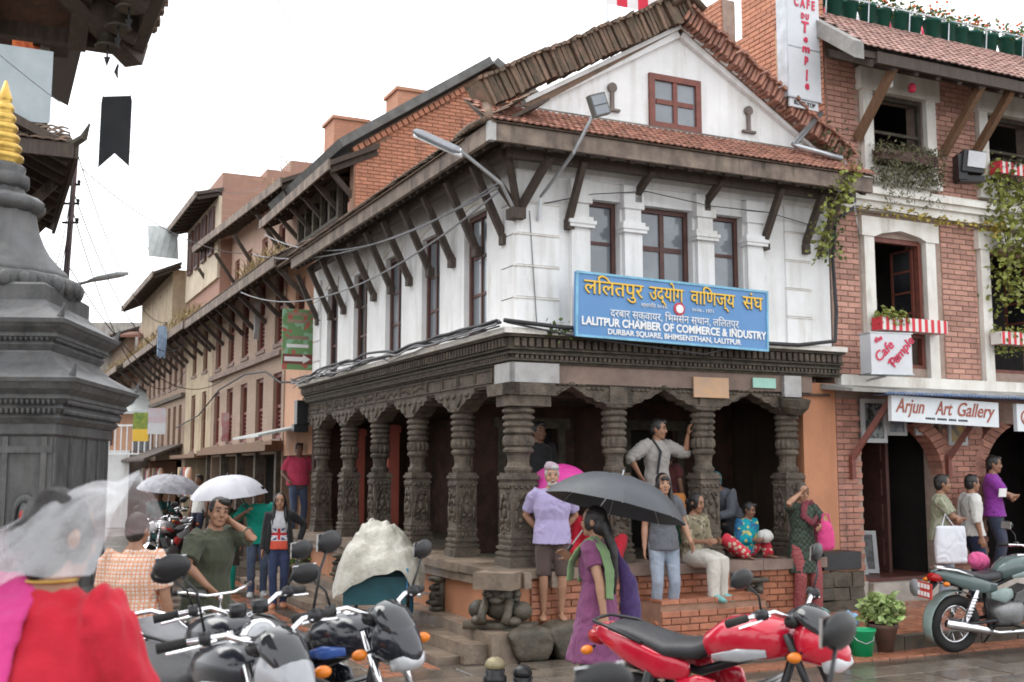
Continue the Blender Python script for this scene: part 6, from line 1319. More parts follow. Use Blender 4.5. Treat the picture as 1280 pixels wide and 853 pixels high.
def flag_material():
    m = mat('union_flag_print',(.62,.62,.63),rough=.9,bump=.1); nt=m.node_tree; n=nt.nodes; k=nt.links; pbs=n['Principled BSDF']; tc=n.new('ShaderNodeTexCoord'); sx=n.new('ShaderNodeSeparateXYZ'); k.new(tc.outputs['Object'],sx.inputs[0])
    def math_(op,a,b_=None):
        x=n.new('ShaderNodeMath'); x.operation=op
        for i,s_ in enumerate((a,b_)):
            if s_ is None: continue
            if isinstance(s_,(int,float)): x.inputs[i].default_value=s_
            else: k.new(s_,x.inputs[i])
        return x.outputs[0]
    X=math_('ABSOLUTE',sx.outputs[0]); Zr=math_('SUBTRACT',sx.outputs[2],1.1); Z=math_('ABSOLUTE',Zr)
    cross=math_('MAXIMUM',math_('LESS_THAN',X,.022),math_('LESS_THAN',Z,.02)); inside=math_('MULTIPLY',math_('LESS_THAN',X,.14),math_('LESS_THAN',Z,.085))
    dia=math_('LESS_THAN',math_('ABSOLUTE',math_('SUBTRACT',math_('MULTIPLY',X,.6),Z)),.02); wc=math_('MAXIMUM',math_('LESS_THAN',X,.036),math_('LESS_THAN',Z,.034)); hemr=math_('LESS_THAN',Zr,-.1)
    col=None
    def mx(f,a,b_):
        x=n.new('ShaderNodeMix'); x.data_type='RGBA'; k.new(f,x.inputs[0])
        for s_,v in ((6,a),(7,b_)):
            if isinstance(v,tuple): x.inputs[s_].default_value=(*v,1)
            else: k.new(v,x.inputs[s_])
        return x.outputs[2]
    navy=mx(math_('MAXIMUM',dia,wc),(.03,.04,.15),(.6,.6,.62)); c=mx(inside,(.5,.5,.52),navy); c=mx(math_('MULTIPLY',cross,inside),c,(.5,.03,.04)); c=mx(hemr,c,(.6,.09,.05))
    for lk in list(pbs.inputs['Base Color'].links): k.remove(lk)
    k.new(c,pbs.inputs['Base Color']); return m
p, J = person('long haired girl in flag print sweater, black cardigan and jeans walking down the lane', (-3.28,15.9,0), R(8), 1.58, SKINL, 'f', hands=[(-.24,-.1,.86),(.3,.06,1.0)], elbow=[None,(1,.8,0)], feet=[(-.06,-.12,.08),(.07,.06,.08)], top=flag_material(), hem=-.06, loose=1.12, sleeve=0, bottom=clothm('indigo_jeans',(.022,.035,.085),(.035,.05,.11)), bw=.98, hair='long', shoes=SANDAL, vox=.012, topname='sweater')
S_ = J['S']
for i, s_ in enumerate((-1,1)):
    sh_, e_, w_ = J['arms'][i]; q = B(); q.loft([S_(.46)+Vector((s_*.08,.0,.0)),sh_,sh_.lerp(e_,.5),e_,e_.lerp(w_,.5),w_],[.078,.078,.066,.058,.052,.046],n=12); q.loft([S_(.47)+Vector((s_*.11,.02,0)),S_(.25)+Vector((s_*.14,.02,0)),S_(.0)+Vector((s_*.155,.02,0)),S_(-.12)+Vector((s_*.16,.02,0))],[(.06,.11),(.05,.14),(.055,.15),(.06,.15)],n=14); q.loft([S_(.46)+Vector((0,.09,0)),S_(.2)+Vector((0,.115,0)),S_(-.12)+Vector((0,.14,0))],[(.15,.03),(.16,.03),(.18,.03)],n=12); obj('cardigan', voxelize(q,.012,'cardigan',BLACKC,wr=.006), p)
# people further down the lane
p, J = person('woman in teal top under a grey umbrella far down the lane', (-7.0,22.3,0), R(10), 1.55, SKIND, 'f', top=clothm('dull_teal_top',(.02,.1,.09)), hem=-.3, sleeve=.6, bottom=BLACKC, hair='bun', vox=.016, shoes=SANDAL, hands=[None,(.2,-.25,1.2)])
umbrella('patterned grey umbrella held by the woman in teal down the lane', (-6.75,22.2,1.83), (.1,-.05,1), .66, mat('grey_print_nylon',(.22,.22,.24),(.36,.36,.4),scale=9,rough=.6), world_of(p,J['arms'][1][2]+Vector((0,-.02,.06))), depth=.36)
p, J = person('person in white T-shirt with dark hair standing by the dark shop front in the lane', (-6.85,24.6,.2), R(-30), 1.62, SKIND, top=WHITEC, sleeve=.4, bottom=JEAND, hair='short', vox=.016, shoes=BLACKP)
p, J = person('man in pink shirt and jeans standing on the platform at the end of the arcade', L(.0,9.35,.0)+Vector((0,0,.79)), R(28), 1.62, SKIND, hands=[(-.24,-.12,1.0),(.18,-.25,1.12)], fat=1.3, top=clothm('hot_pink_shirt',(.58,.06,.13),(.5,.05,.1)), hem=-.04, sleeve=.42, bottom=JEAN, hair='short', shoes=BLACKP, vox=.013)

# under the arcade
p, J = person('man in pale grey shirt leaning with raised hand against a carved column', L(1.86,.12,.88), R(48), 1.62, SKIN, hands=[(-.28,.06,1.02),(.36,-.22,1.52)], elbow=[(-1,.4,0),(.6,-.2,-1)], head=(R(20),R(6),0), top=clothm('stone_grey_shirt',(.30,.28,.26),(.25,.235,.22)), hem=-.12, loose=1.2, sleeve=.62, bottom=JEAND, hair='short', shoes=BLACKP, vox=.0095, palm=[None,(.6,-.6,.2)], wr=.012)
ribbon(p,'bag_strap',[J['S'](.48)+Vector((-.12,-.02,.05)),J['S'](.38)+Vector((-.12,-.14,0)),J['S'](.1)+Vector((-.17,-.12,0))],.022,.012,BLACKC,.009,0)
p, J = person('woman with fringe and grey T-shirt standing beside the platform behind the umbrella', L(1.42,-.66,.27), R(12), 1.6, SKINL, 'f', hands=[None,(.3,-.1,.92)], top=clothm('ash_grey_tee',(.11,.115,.13),(.09,.095,.105)), sleeve=.35, bottom=JEANL, hair='long', vox=.01, shoes=SANDAL)
q = B(); q.ell(J['hp'](0,-.07,.06),(.06,.028,.035),10,8,J['hm']); obj('fringe', voxelize(q,.009,'fringe',HAIR,wr=.003,wf=40,smooth=1), p)
def seated(label, loc, rotz, H, seat_drop=.42, spread=.1, **kw):
    return person(label, loc, rotz, H, pel=(0,0,.10), feet=[(-spread,-.42,-seat_drop),(spread,-.40,-seat_drop)], knee=[(0,-1,.5),(0,-1,.5)], **kw)
seated('girl in patterned brown shirt and white trousers sitting on the platform edge', L(1.98,-.38,.88), R(40), 1.5, .36, .09, skin=SKIN, sex='f', lean=(0,-.06), hands=[(-.08,-.30,.28),(.12,-.32,.28)], head=(R(12),R(12),0), top=pattern_mat('camouflage_print','dots',((.2,.17,.11),(.09,.075,.05),(.33,.29,.2)),scale=16), sleeve=.7, hem=-.04, bottom=clothm('off_white_trousers',(.55,.53,.47),(.47,.45,.4)), bw=1.3, hair='bun', shoes=TEALSH, vox=.0095)
p, J = person('child in dark top and green skirt standing in the shade beside the middle column', L(2.2,.4,.88), R(150), 1.3, SKIND, 'f', hands=[None,(.2,-.2,1.2)], top=clothm('dark_maroon_top',(.09,.02,.02)), sleeve=.3, bottom=clothm('deep_green_skirt',(.012,.075,.045),(.01,.06,.035)), bkind='skirt', hair='bun', vox=.013, face=False)
q = B(); q.loft([(.02,-.0,-.14),(.02,0,-.12),(.02,0,.08),(.02,0,.12)],[(.12,.05),(.13,.06),(.13,.06),(.11,.03)],n=16,power=4); ob = q.build('orange_bag', clothm('orange_bag_cloth',(.5,.15,.03),(.45,.2,.05)),None,True); tag(ob,'orange cloth bag hanging at the side of the child in green skirt','bag'); ob.location = L(2.13,.2,1.52)
TURQ = pattern_mat('turquoise_print','dots',((.0,.25,.3),(.45,.42,.15),(.02,.12,.25)),scale=11)
p, J = person('small child in turquoise jacket and red skirt sitting by the last arch', L(2.92,-.08,.88), R(38), 1.25, SKIND, 'f', pel=(0,0,.12), feet=[(-.25,-.28,.08),(.25,-.3,.08)], knee=[(-1,-.6,.4),(1,-.6,.4)], lean=(0,-.1), hands=[(-.06,-.28,.3),(.12,-.26,.3)], head=(R(15),R(14),0), top=TURQ, sleeve=.95, hem=-.02, loose=1.25, bottom=pattern_mat('red_print','dots',((.5,.03,.05),(.5,.4,.3)),scale=13), bw=1.5, hair='short', vox=.011)
q = B(); q.ell((0,0,0),(.1,.09,.08)); ob = obj('cloth_bundle', voxelize(q,.011,'cloth_bundle',WHITEC,wr=.015,wf=14)); tag(ob,'white cloth bundle in the lap of the turquoise child','bundle'); ob.location = L(3.1,-.27,1.14)
p, J = person('person in grey shirt bending forward in the dark behind the last arch', L(3.35,.75,.88), R(-45), 1.55, SKIND, pel=(0,.1,.45), lean=(0,-.36), feet=[(-.12,-.1,.08),(.12,-.05,.08)], hands=[(-.1,-.5,.55),(.1,-.5,.5)], top=clothm('slate_shirt',(.14,.15,.18),(.11,.12,.14)), sleeve=.9, bottom=BLACKC, hair='short', hairm=mat('teal_cap',(.03,.17,.2),rough=.8), vox=.013, face=False)
p, J = person('person in dark clothes standing deep in the shade behind the corner column', L(.72,.95,.88), R(30), 1.6, SKIND, top=BLACKC, sleeve=.9, bottom=BLACKC, hair='short', vox=.014)
p, J = person('person in red sitting behind the bearded man under a pink umbrella', L(.85,-.05,.88), R(20), 1.45, SKIND, 'f', pel=(0,0,.12), feet=[(-.25,-.28,.08),(.25,-.3,.08)], knee=[(-1,-.6,.4),(1,-.6,.4)], hands=[None,(.1,-.25,.45)], top=clothm('red_kurta',(.5,.012,.03)), sleeve=.6, bottom=clothm('red_kurta',(.5,.012,.03)), bw=1.3, hair='bun', vox=.013)
pu_ = umbrella('pink and teal umbrella behind the bearded man', L(.38,-.2,1.9), (-.1,-.55,.8), .38, mat('pink_nylon',(.62,.05,.3),(.56,.04,.26),rough=.55), world_of(p,J['arms'][1][2]), m2=None, depth=.45)
q = B(); c_ = L(.55,-.42,1.66); q.sheet([[c_+Vector((.13*math.cos(a)*f, -.02-.03*(1-f), .12*math.sin(a)*f)) for a in [R(-20)+R(150)*i/10 for i in range(11)]] for f in (.05,.5,1)]); q.build('canopy_panel', mat('teal_nylon',(.02,.3,.27),rough=.6), pu_, True)
# woman shading her eyes on the pavement
p, J = person('woman shading her face with one hand, dark checked tunic and red checked trousers', L(3.52,-.42,.25), R(20), 1.5, SKINL, 'f', hands=[(-.12,-.17,1.58),(.12,-.26,1.13)], elbow=[(-1,-.3,-.5),(1,.3,-.3)], feet=[(-.1,-.02,.08),(.14,-.1,.08)], head=(R(-5),R(14),0), top=pattern_mat('dark_green_check','check',((.025,.03,.022),(.05,.075,.055)),scale=26), hem=-.4, flare=1.25, sleeve=.35, bottom=pattern_mat('red_check','check',((.32,.09,.09),(.22,.05,.055)),scale=40), bw=1.25, hair='bun', hairm=mat('brown_grey_hair',(.1,.08,.065),(.06,.05,.04),rough=.6), shoes=TEALSH, vox=.009, topname='tunic')
S_ = J['S']; MAR = clothm('maroon_shawl',(.2,.035,.05),(.12,.025,.035))
ribbon(p,'shawl',[S_(.3)+Vector((-.06,-.15,0)),S_(.42)+Vector((-.05,-.13,0)),S_(.5)+Vector((.03,-.07,.04)),S_(.49)+Vector((.13,.0,.03)),S_(.38)+Vector((.2,-.05,0)),S_(.15)+Vector((.24,-.04,0)),S_(-.15)+Vector((.23,-.03,0))],[.04,.05,.05,.06,.07,.08,.07],.025,MAR,.01,.01)
ribbon(p,'shawl',[S_(.33)+Vector((.2,-.07,0)),S_(.25)+Vector((.05,-.17,0)),S_(.38)+Vector((-.1,-.14,0))],[.04,.045,.04],.02,MAR,.01,.008,(0,0,1))
hb = thing('pink_handbag','bright pink bag on the arm of the woman shading her face','bag', L(3.66,-.68,.98)); q = B(); q.loft([(0,0,0),(0,0,.04),(0,0,.2),(0,0,.3),(0,0,.34)],[(.07,.04),(.1,.06),(.1,.06),(.07,.05),(.03,.03)],n=14); obj('body',voxelize(q,.01,'body',clothm('pink_bag_cloth',(.62,.06,.22),(.55,.05,.18)),wr=.01,wf=16),hb); B().tube([(-.05,0,.32),(-.03,0,.42),(.03,0,.42),(.05,0,.32)],.012,6).build('handle',MATS['pink_bag_cloth'],hb)

# men at the gallery
p, J = person('man in striped olive shirt with folded arms and a white bag by the gallery door', L(5.62,-.52,.25), R(62), 1.6, SKIN, lean=(0,-.03), hands=[(.08,-.27,1.12),(-.08,-.25,1.1)], elbow=[(-1,-.2,-.7),(1,-.2,-.7)], head=(R(25),0,0), top=pattern_mat('olive_stripe','stripe',((.2,.21,.13),(.33,.33,.25)),scale=24), hem=-.1, sleeve=.45, bottom=JEANL, hair='short', shoes=BLACKP, vox=.01)
wb = thing('white_bag','large flat white cloth bag hanging from the arm of the man in striped shirt','bag', L(5.52,-.78,.77), CA-R(20)); q = B(); q.loft([(0,0,0),(0,0,.02),(0,0,.25),(0,0,.44),(0,0,.46)],[(.19,.02),(.2,.045),(.2,.05),(.185,.03),(.18,.012)],n=20,power=5); obj('body',voxelize(q,.012,'body',clothm('white_bag_cloth',(.68,.69,.73),(.62,.63,.68)),wr=.012,wf=9),wb); B().tube([(-.1,0,.45),(-.03,.05,.6),(.08,.05,.45)],.008,5).build('strap',MATS['white_bag_cloth'],wb)
p, J = person('man in white long sleeved shirt and navy trousers looking right by the gallery pier', L(6.36,-.36,.25), R(88), 1.6, SKIN, hands=[(-.26,-.02,.86),(.28,-.05,.88)], head=(R(18),0,0), top=WHITEC, hem=-.06, loose=1.16, sleeve=.62, bottom=clothm('navy_trousers',(.015,.022,.055),(.02,.03,.07)), hair='short', shoes=BLACKP, vox=.01)
p, J = person('man in purple T-shirt with folded arms in the gallery archway', L(6.95,-.2,.5), R(60), 1.6, SKIN, hands=[(.08,-.27,1.14),(-.08,-.25,1.1)], elbow=[(-1,-.2,-.7),(1,-.2,-.7)], head=(R(15),R(5),0), top=clothm('violet_tee',(.24,.035,.3),(.2,.03,.25)), hem=-.08, sleeve=.42, bottom=JEAND, hair='short', shoes=BLACKP, vox=.011)
q = B(); q.obox((0,0,0),(.13,.012,.11)); o = tag(q.build('paper_card', WHITEP),'small white printed card in front of the man in purple','card'); o.location = L(6.78,-.5,1.62); o.rotation_euler = (R(10),0,CA)
p, J = seated('person resting chin on hand behind the open cafe window', L(5.48,.34,3.42), R(-30), 1.6, .1, .1, skin=SKIN, lean=(0,-.08), hands=[(-.02,-.2,.62),(.15,-.32,.42)], elbow=[(-.3,-.6,-1),(1,0,-.5)], head=(R(-20),R(6),0), top=BLACKC, sleeve=.9, hem=-.02, bottom=BLACKC, hair='short', vox=.012)
# ================================================================== motorcycles
def paint(name, c, c2=None): return mat(name, c, c2 or tuple(x*.85 for x in c), rough=.22, bump=0, coat=.6)
SEATM = mat('seat_vinyl',(.03,.03,.033),(.022,.022,.024),rough=.42,bump=.4,bscale=150); LENS = mat('clear_lens',(.6,.62,.64),(.5,.5,.52),rough=.08,bump=0); AMBER = mat('amber_lens',(.75,.2,.01),rough=.15,bump=0); REDL = mat('red_lens',(.4,.01,.012),rough=.15,bump=0); ENG = mat('cast_alloy',(.3,.3,.3),(.2,.2,.2),rough=.5,metal=.7,bump=.2); PLATE = mat('red_number_plate',(.55,.05,.04),rough=.5,bump=0); VISOR = mat('smoked_visor',(.03,.032,.036),rough=.08,bump=0,coat=.5)
def wheel(parent, x, r=.3, tw=.055, spoke=True):
    w = B(); w.torus((x,0,r),r-tw,(tw,tw*.85),'y',36,10); o = w.build('wheel', RUBBER, parent, True)
    q = B(); q.torus((x,0,r),r-tw*2.05,.016,'y',36,6); q.build('rim', CHROME if spoke else BLACKM, o, True)
    q = B(); q.lathe((x,0,r),[(.02,-.07),(.055,-.05),(.05,0),(.055,.05),(.02,.07)],16,axis='y'); q.build('hub', ENG, o, True)
    if spoke:
        for k in range(20):
            a = 2*math.pi*k/20; s_ = .03*(1 if k%2 else -1); q = B(); q.tube([(x+.05*math.cos(a+.5*(1 if k%4<2 else -1)),s_,r+.05*math.sin(a+.5*(1 if k%4<2 else -1))),(x+(r-tw*2.05)*math.cos(a),0,r+(r-tw*2.05)*math.sin(a))],.0025,4); q.build('spoke', CHROME, o)
    else:
        for k in range(5):
            a = 2*math.pi*k/5; q = B(); q.beam((x,0,r),(x+(r-tw*2)*math.cos(a),0,r+(r-tw*2)*math.sin(a)),.05,.035,(0,1,0)); q.build('spoke', BLACKM, o)
    return o
def motorcycle(label, loc, rotz, body, trim, style='faired', lean=6, seatm=None, cowl=None, carrier=False, plate=False, group='parked motorcycles', fork=CHROME, tall=1.0):
    t = thing('motorcycle', label, 'motorcycle', loc, rotz, group); t.rotation_euler = (R(lean),0,rotz); v3 = Vector
    wheel(t,-.63,.3,.055,style!='faired'); wheel(t,.66,.3,.05,style!='faired')
    ST = v3((.40,0,.92)); FA = v3((.66,0,.3))
    for s_ in (-1,1):
        q = B(); q.tube([FA+v3((0,s_*.09,0)),FA.lerp(ST,.45)+v3((0,s_*.09,0))],.032,10); q.tube([FA.lerp(ST,.42)+v3((0,s_*.09,0)),ST+v3((0,s_*.09,.02))],.02,10); q.build('fork', fork, t, True)
        q = B(); q.tube([(-.6,s_*.12,.32),(-.45,s_*.12,.66)],.03,10)
        for k in range(7): q.torus(tuple(v3((-.6,s_*.12,.32)).lerp(v3((-.45,s_*.12,.66)),.25+k*.09)),.034,.008,'z',12,5)
        q.build('shock_absorber', CHROME if style!='faired' else BLACKM, t, True)
        q = B(); q.tube([(-.63,s_*.075,.3),(-.1,s_*.09,.34)],.02,8); q.build('swing_arm', BLACKM, t)
    q = B(); q.tube([(.42,0,.9),(.25,0,.82),(-.2,0,.66),(-.7,0,.72)],.025,8); q.tube([(.4,0,.86),(.22,0,.45),(.12,0,.26),(-.2,0,.26),(-.26,0,.62)],.024,8); q.build('frame', BLACKM, t, True)
    q = B(); q.loft([(-.18,0,.36),(-.1,0,.4),(.12,0,.4),(.2,0,.36)],[(.11,.1),(.14,.13),(.13,.13),(.08,.09)],xdir=(0,1,0),n=14,power=3.5); q.build('engine', ENG, t, True)
    q = B()
    for k in range(6): q.obox((.1+.012*k,0,.5+.028*k),(.2,.2,.014),Matrix.Rotation(R(-22),3,'Y'))
    q.build('cylinder_fins', ENG, t)
    q = B(); q.tube([(.22,-.08,.48),(.3,-.1,.36),(.15,-.13,.22),(-.2,-.15,.22),(-.35,-.16,.25)],.02,8); ex = q.build('exhaust_pipe', CHROME, t, True)
    q = B(); q.tube([(-.3,-.16,.24),(-.4,-.16,.26),(-.8,-.17,.33),(-.86,-.17,.34)],[.03,.045,.05,.04],12); q.build('silencer', CHROME if style!='faired' else mat('brushed_silencer',(.5,.5,.5),rough=.3,metal=.9,bump=0), t, True)
    # tank, seat, tail
    q = B(); q.loft([(.38,0,.86),(.32,0,.88),(.2,0,.89),(.05,0,.87),(-.08,0,.82),(-.14,0,.79)],[(.06,.05),(.125,.09),(.15,.115),(.145,.11),(.1,.08),(.05,.04)],xdir=(0,1,0),n=20,power=2.7); tk = q.build('fuel_tank', body, t, True)
    q = B(); q.lathe((.2,0,.985),[(.05,0),(.05,.018),(.035,.025),(.005,.026)],16); q.build('fuel_cap', CHROME, tk, True)
    for s_ in (-1,1):
        q = B(); q.loft([(.3,s_*.13,.84),(.15,s_*.155,.82),(-.02,s_*.14,.79)],[(.006,.02),(.006,.035),(.006,.015)],xdir=(0,1,0),n=8); q.build('tank_graphic', trim, tk, True)
    q = B(); q.loft([(-.06,0,.83),(-.16,0,.79),(-.35,0,.775),(-.45,0,.80),(-.62,0,.835),(-.75,0,.85),(-.8,0,.845)],[(.06,.03),(.12,.05),(.135,.05),(.12,.045),(.105,.045),(.09,.035),(.05,.015)],xdir=(0,1,0),n=18,power=2.8); st = q.build('seat', seatm or SEATM, t, True)
    for s_ in (-1,1):
        q = B(); q.loft([(-.2,s_*.11,.68),(-.4,s_*.12,.70),(-.62,s_*.105,.76),(-.82,s_*.07,.82),(-.9,s_*.03,.84)],[(.02,.05),(.025,.075),(.025,.07),(.02,.045),(.012,.012)],xdir=(0,1,0),n=12,power=2.6); q.build('tail_panel', body, t, True)
        q = B(); q.loft([(-.02,s_*.13,.62),(-.12,s_*.14,.6),(-.28,s_*.13,.6)],[(.02,.05),(.025,.085),(.012,.03)],xdir=(0,1,0),n=12); q.build('side_panel', body if style!='round' else trim, t, True)
    q = B(); q.tube([(-.5,.12,.81),(-.7,.12,.87),(-.86,.08,.89),(-.88,0,.89),(-.86,-.08,.89),(-.7,-.12,.87),(-.5,-.12,.81)],.014 if style!='faired' else .010,8); q.build('grab_rail', CHROME if style!='faired' else BLACKM, t, True)
    if carrier:
        q = B(); q.tube([(-.6,.12,.9),(-1.0,.12,.95),(-1.02,0,.95),(-1.0,-.12,.95),(-.6,-.12,.9)],.01,6); [q.tube([(-.7-.1*k,.12,.91+.013*k),(-.7-.1*k,-.12,.91+.013*k)],.008,5) for k in range(4)]; q.build('carrier', CHROME, t, True)
    q = B(); q.loft([(-.84,0,.78),(-.9,0,.79),(-.94,0,.785)],[(.075,.04),(.08,.045),(.05,.03)],xdir=(0,1,0),n=14,power=3); q.build('tail_light', REDL, t, True)
    q = B(); pts = [(-.63+.345*math.cos(R(a)),0,.3+.345*math.sin(R(a))) for a in range(60,215,15)]; q.loft(pts,[(.075,.006)]*len(pts),xdir=(0,1,0),n=10); q.build('rear_mudguard', BLACKP if style=='faired' else trim, t, True)
    q = B(); pts = [(.66+.34*math.cos(R(a)),0,.3+.34*math.sin(R(a))) for a in range(35,160,15)]; q.loft(pts,[(.065,.006)]*len(pts),xdir=(0,1,0),n=10); q.build('front_mudguard', body if style=='faired' else CHROME, t, True)
    if plate:
        q = B(); q.box(-1.012,-.12,.58,-1.0,.12,.74); pl = q.build('number_plate', PLATE, t); q = B()
        for zz in (.68,.6):
            for k in range(4): q = B(); q.box(-1.016,-.09+.05*k,zz,-1.012,-.055+.05*k,zz+.045); q.build('character', WHITEP, pl)
        q = B(); q = B(); q.beam((-.88,0,.74),(-1.0,0,.62),.1,.02); q.build('plate_bracket', BLACKM, t); q = B(); q.lathe((-1.0,.15,.66),[(.001,-.015),(.09,-.012),(.09,.0),(.001,.004)],20,axis='x'); q.build('spare_disc', mat('grey_disc',(.3,.3,.32),rough=.4), t, True)
    # bars, mirrors, lamps
    for s_ in (-1,1):
        q = B(); q.tube([(.42,0,1.0),(.42,s_*.08,1.02),(.40,s_*.18,1.07),(.33,s_*.30,1.06),(.28,s_*.38,1.05)],.012,8); hb_ = q.build('handlebar', CHROME, t, True)
        q = B(); q.tube([(.325,s_*.31,1.06),(.27,s_*.41,1.048)],[.019,.021],10); q.build('grip', RUBBER, hb_, True); q = B(); q.tube([(.4,s_*.22,1.06),(.38,s_*.3,1.045),(.33,s_*.4,1.03)],.006,6); q.build('lever', CHROME, hb_)
        q = B(); q.loft([(.385,s_*.24,1.07),(.37,s_*.28,1.07)],[(.03,.03),(.03,.028)],xdir=(0,0,1),n=10); q.build('switch_pod', BLACKP, hb_, True)
        q = B(); q.tube([(.37,s_*.25,1.07),(.39,s_*.29,1.17*tall),(.36,s_*.35,1.24*tall)],.006,6); mi = q.build('mirror', BLACKM, t, True)
        q = B(); m3 = Matrix.Rotation(R(s_*12),3,'Z')@Matrix.Rotation(R(8),3,'Y'); q.ell((.355,s_*.37,1.265*tall),(.022,.075,.05),16,10,m3); q.build('mirror_shell', BLACKP, mi, True)
        q = B(); q.obox(v3((.355,s_*.37,1.265*tall))+m3@v3((-.018,0,0)),(.008,.12,.075),m3); q.build('mirror_glass', CHROME, mi)
        for xx, zz, yy in ((.5,.86,.17),(-.86,.74,.13)):
            q = B(); q.tube([(xx-.02,s_*yy*.5,zz),(xx,s_*yy,zz)],.008,5); il = q.build('indicator', BLACKP, t); q = B(); q.ell((xx,s_*(yy+.03),zz),(.035,.04,.026),12,8); q.build('indicator_lens', AMBER, il, True)
    if style == 'faired':
        q = B(); q.loft([(.44,0,.9),(.5,0,.9),(.58,0,.87),(.64,0,.82),(.67,0,.79)],[(.09,.09),(.115,.115),(.1,.1),(.065,.06),(.025,.025)],xdir=(0,1,0),n=18,power=2.6); q.build('headlight_cowl', cowl or body, t, True)
        q = B(); q.loft([(.58,0,.80),(.655,0,.81),(.675,0,.79)],[(.085,.05),(.075,.045),(.04,.025)],xdir=(0,1,0),n=14,power=3); q.build('headlight', LENS, t, True)
        q = B(); q.loft([(.43,0,1.03),(.47,0,1.035),(.53,0,1.0),(.59,0,.945),(.62,0,.91)],[(.06,.03),(.095,.05),(.105,.055),(.085,.04),(.04,.015)],xdir=(0,1,0),n=18); q.build('windscreen', VISOR, t, True)
        q = B(); q.loft([(.4,0,1.0),(.46,0,1.0)],[(.1,.05),(.09,.045)],xdir=(0,1,0),n=12); q.build('instrument_cluster', BLACKP, t, True)
    else:
        q = B(); q.lathe((.5,0,.9),[(.02,-.09),(.07,-.06),(.095,.0),(.1,.03),(.095,.04)],20,axis='x'); hl = q.build('headlight', CHROME, t, True); q = B(); q.lathe((.53,0,.9),[(.001,.025),(.06,.02),(.09,.008)],20,axis='x'); q.build('lens', LENS, hl, True)
        q = B(); q.lathe((.44,.06,1.04),[(.001,-.03),(.04,-.03),(.042,.03),(.001,.032)],16); q.lathe((.44,-.06,1.04),[(.001,-.03),(.04,-.03),(.042,.03),(.001,.032)],16); q.build('gauges', BLACKP, t, True)
    q = B(); q.tube([(.05,.12,.3),(-.05,.26,.02)],.012,6); q.build('side_stand', BLACKM, t)
    q = B(); [q.tube([(.02,s_*.1,.28),(.02,s_*.24,.28)],.014,6) for s_ in (-1,1)]; q.build('foot_pegs', RUBBER, t)
    return t
RED_P = paint('red_bike_paint',(.55,.01,.035)); BLK_P = paint('black_bike_paint',(.015,.017,.025)); SIL_P = paint('silver_bike_paint',(.36,.37,.39)); BLU_P = paint('blue_stripe_paint',(.05,.12,.42)); GRN_P = paint('grey_green_bike_paint',(.09,.13,.125)); GREYS = mat('grey_seat_vinyl',(.12,.12,.13),(.09,.09,.1),rough=.35,bump=.3,bscale=120)
motorcycle('red motorcycle with black seat parked in front of the woman in plum kurta', (1.22,6.1,.17), R(-44), RED_P, SIL_P, 'faired', 7, fork=BLACKM)
motorcycle('black and blue motorcycle with silver headlight cowl standing before the covered cart', (-.88,5.95,.2), R(-44), BLK_P, BLU_P, 'faired', 6, cowl=BLK_P)
motorcycle('silver and black motorcycle with dark windscreen, second from the left at the bottom edge', (-1.22,5.0,.2), R(-46), BLK_P, SIL_P, 'faired', 5, tall=1.08, cowl=SIL_P)
motorcycle('motorcycle with broad grey seat, leftmost of those at the bottom edge', (-1.50,5.95,.2), R(-48), BLK_P, SIL_P, 'round', 6, GREYS)
motorcycle('dark motorcycle of which a black mirror rises at the lower right edge', (.44,3.1,.2), R(-60), BLK_P, SIL_P, 'faired', 5)
motorcycle('grey green motorcycle with red number plate parked on the gallery side', tuple(L(4.62,-2.30,.015)), R(17), GRN_P, mat('pale_green_trim',(.3,.38,.36),rough=.3,bump=0), 'round', 4, plate=True)
motorcycle('white and silver motorcycle parked nearest in the lane', (-6.3,20.8,0), R(-100), SIL_P, PLATE, 'round', 6)
motorcycle('silver motorcycle with red mudguard parked behind the nearest one in the lane', (-7.0,23.6,0), R(-96), SIL_P, PLATE, 'round', 6)
motorcycle('dark motorcycle parked furthest down the lane', (-7.5,25.5,0), R(-98), BLK_P, PLATE, 'round', 6)
hm_ = thing('pink_cover','pink plastic bag lying on the tank of the grey green motorcycle','bag',L(4.58,-2.05,.93)); q = B(); q.ell((0,0,0),(.12,.1,.1)); obj('body',voxelize(q,.014,'body',clothm('pink_polythene',(.6,.1,.25),(.5,.07,.2)),wr=.03,wf=16),hm_)

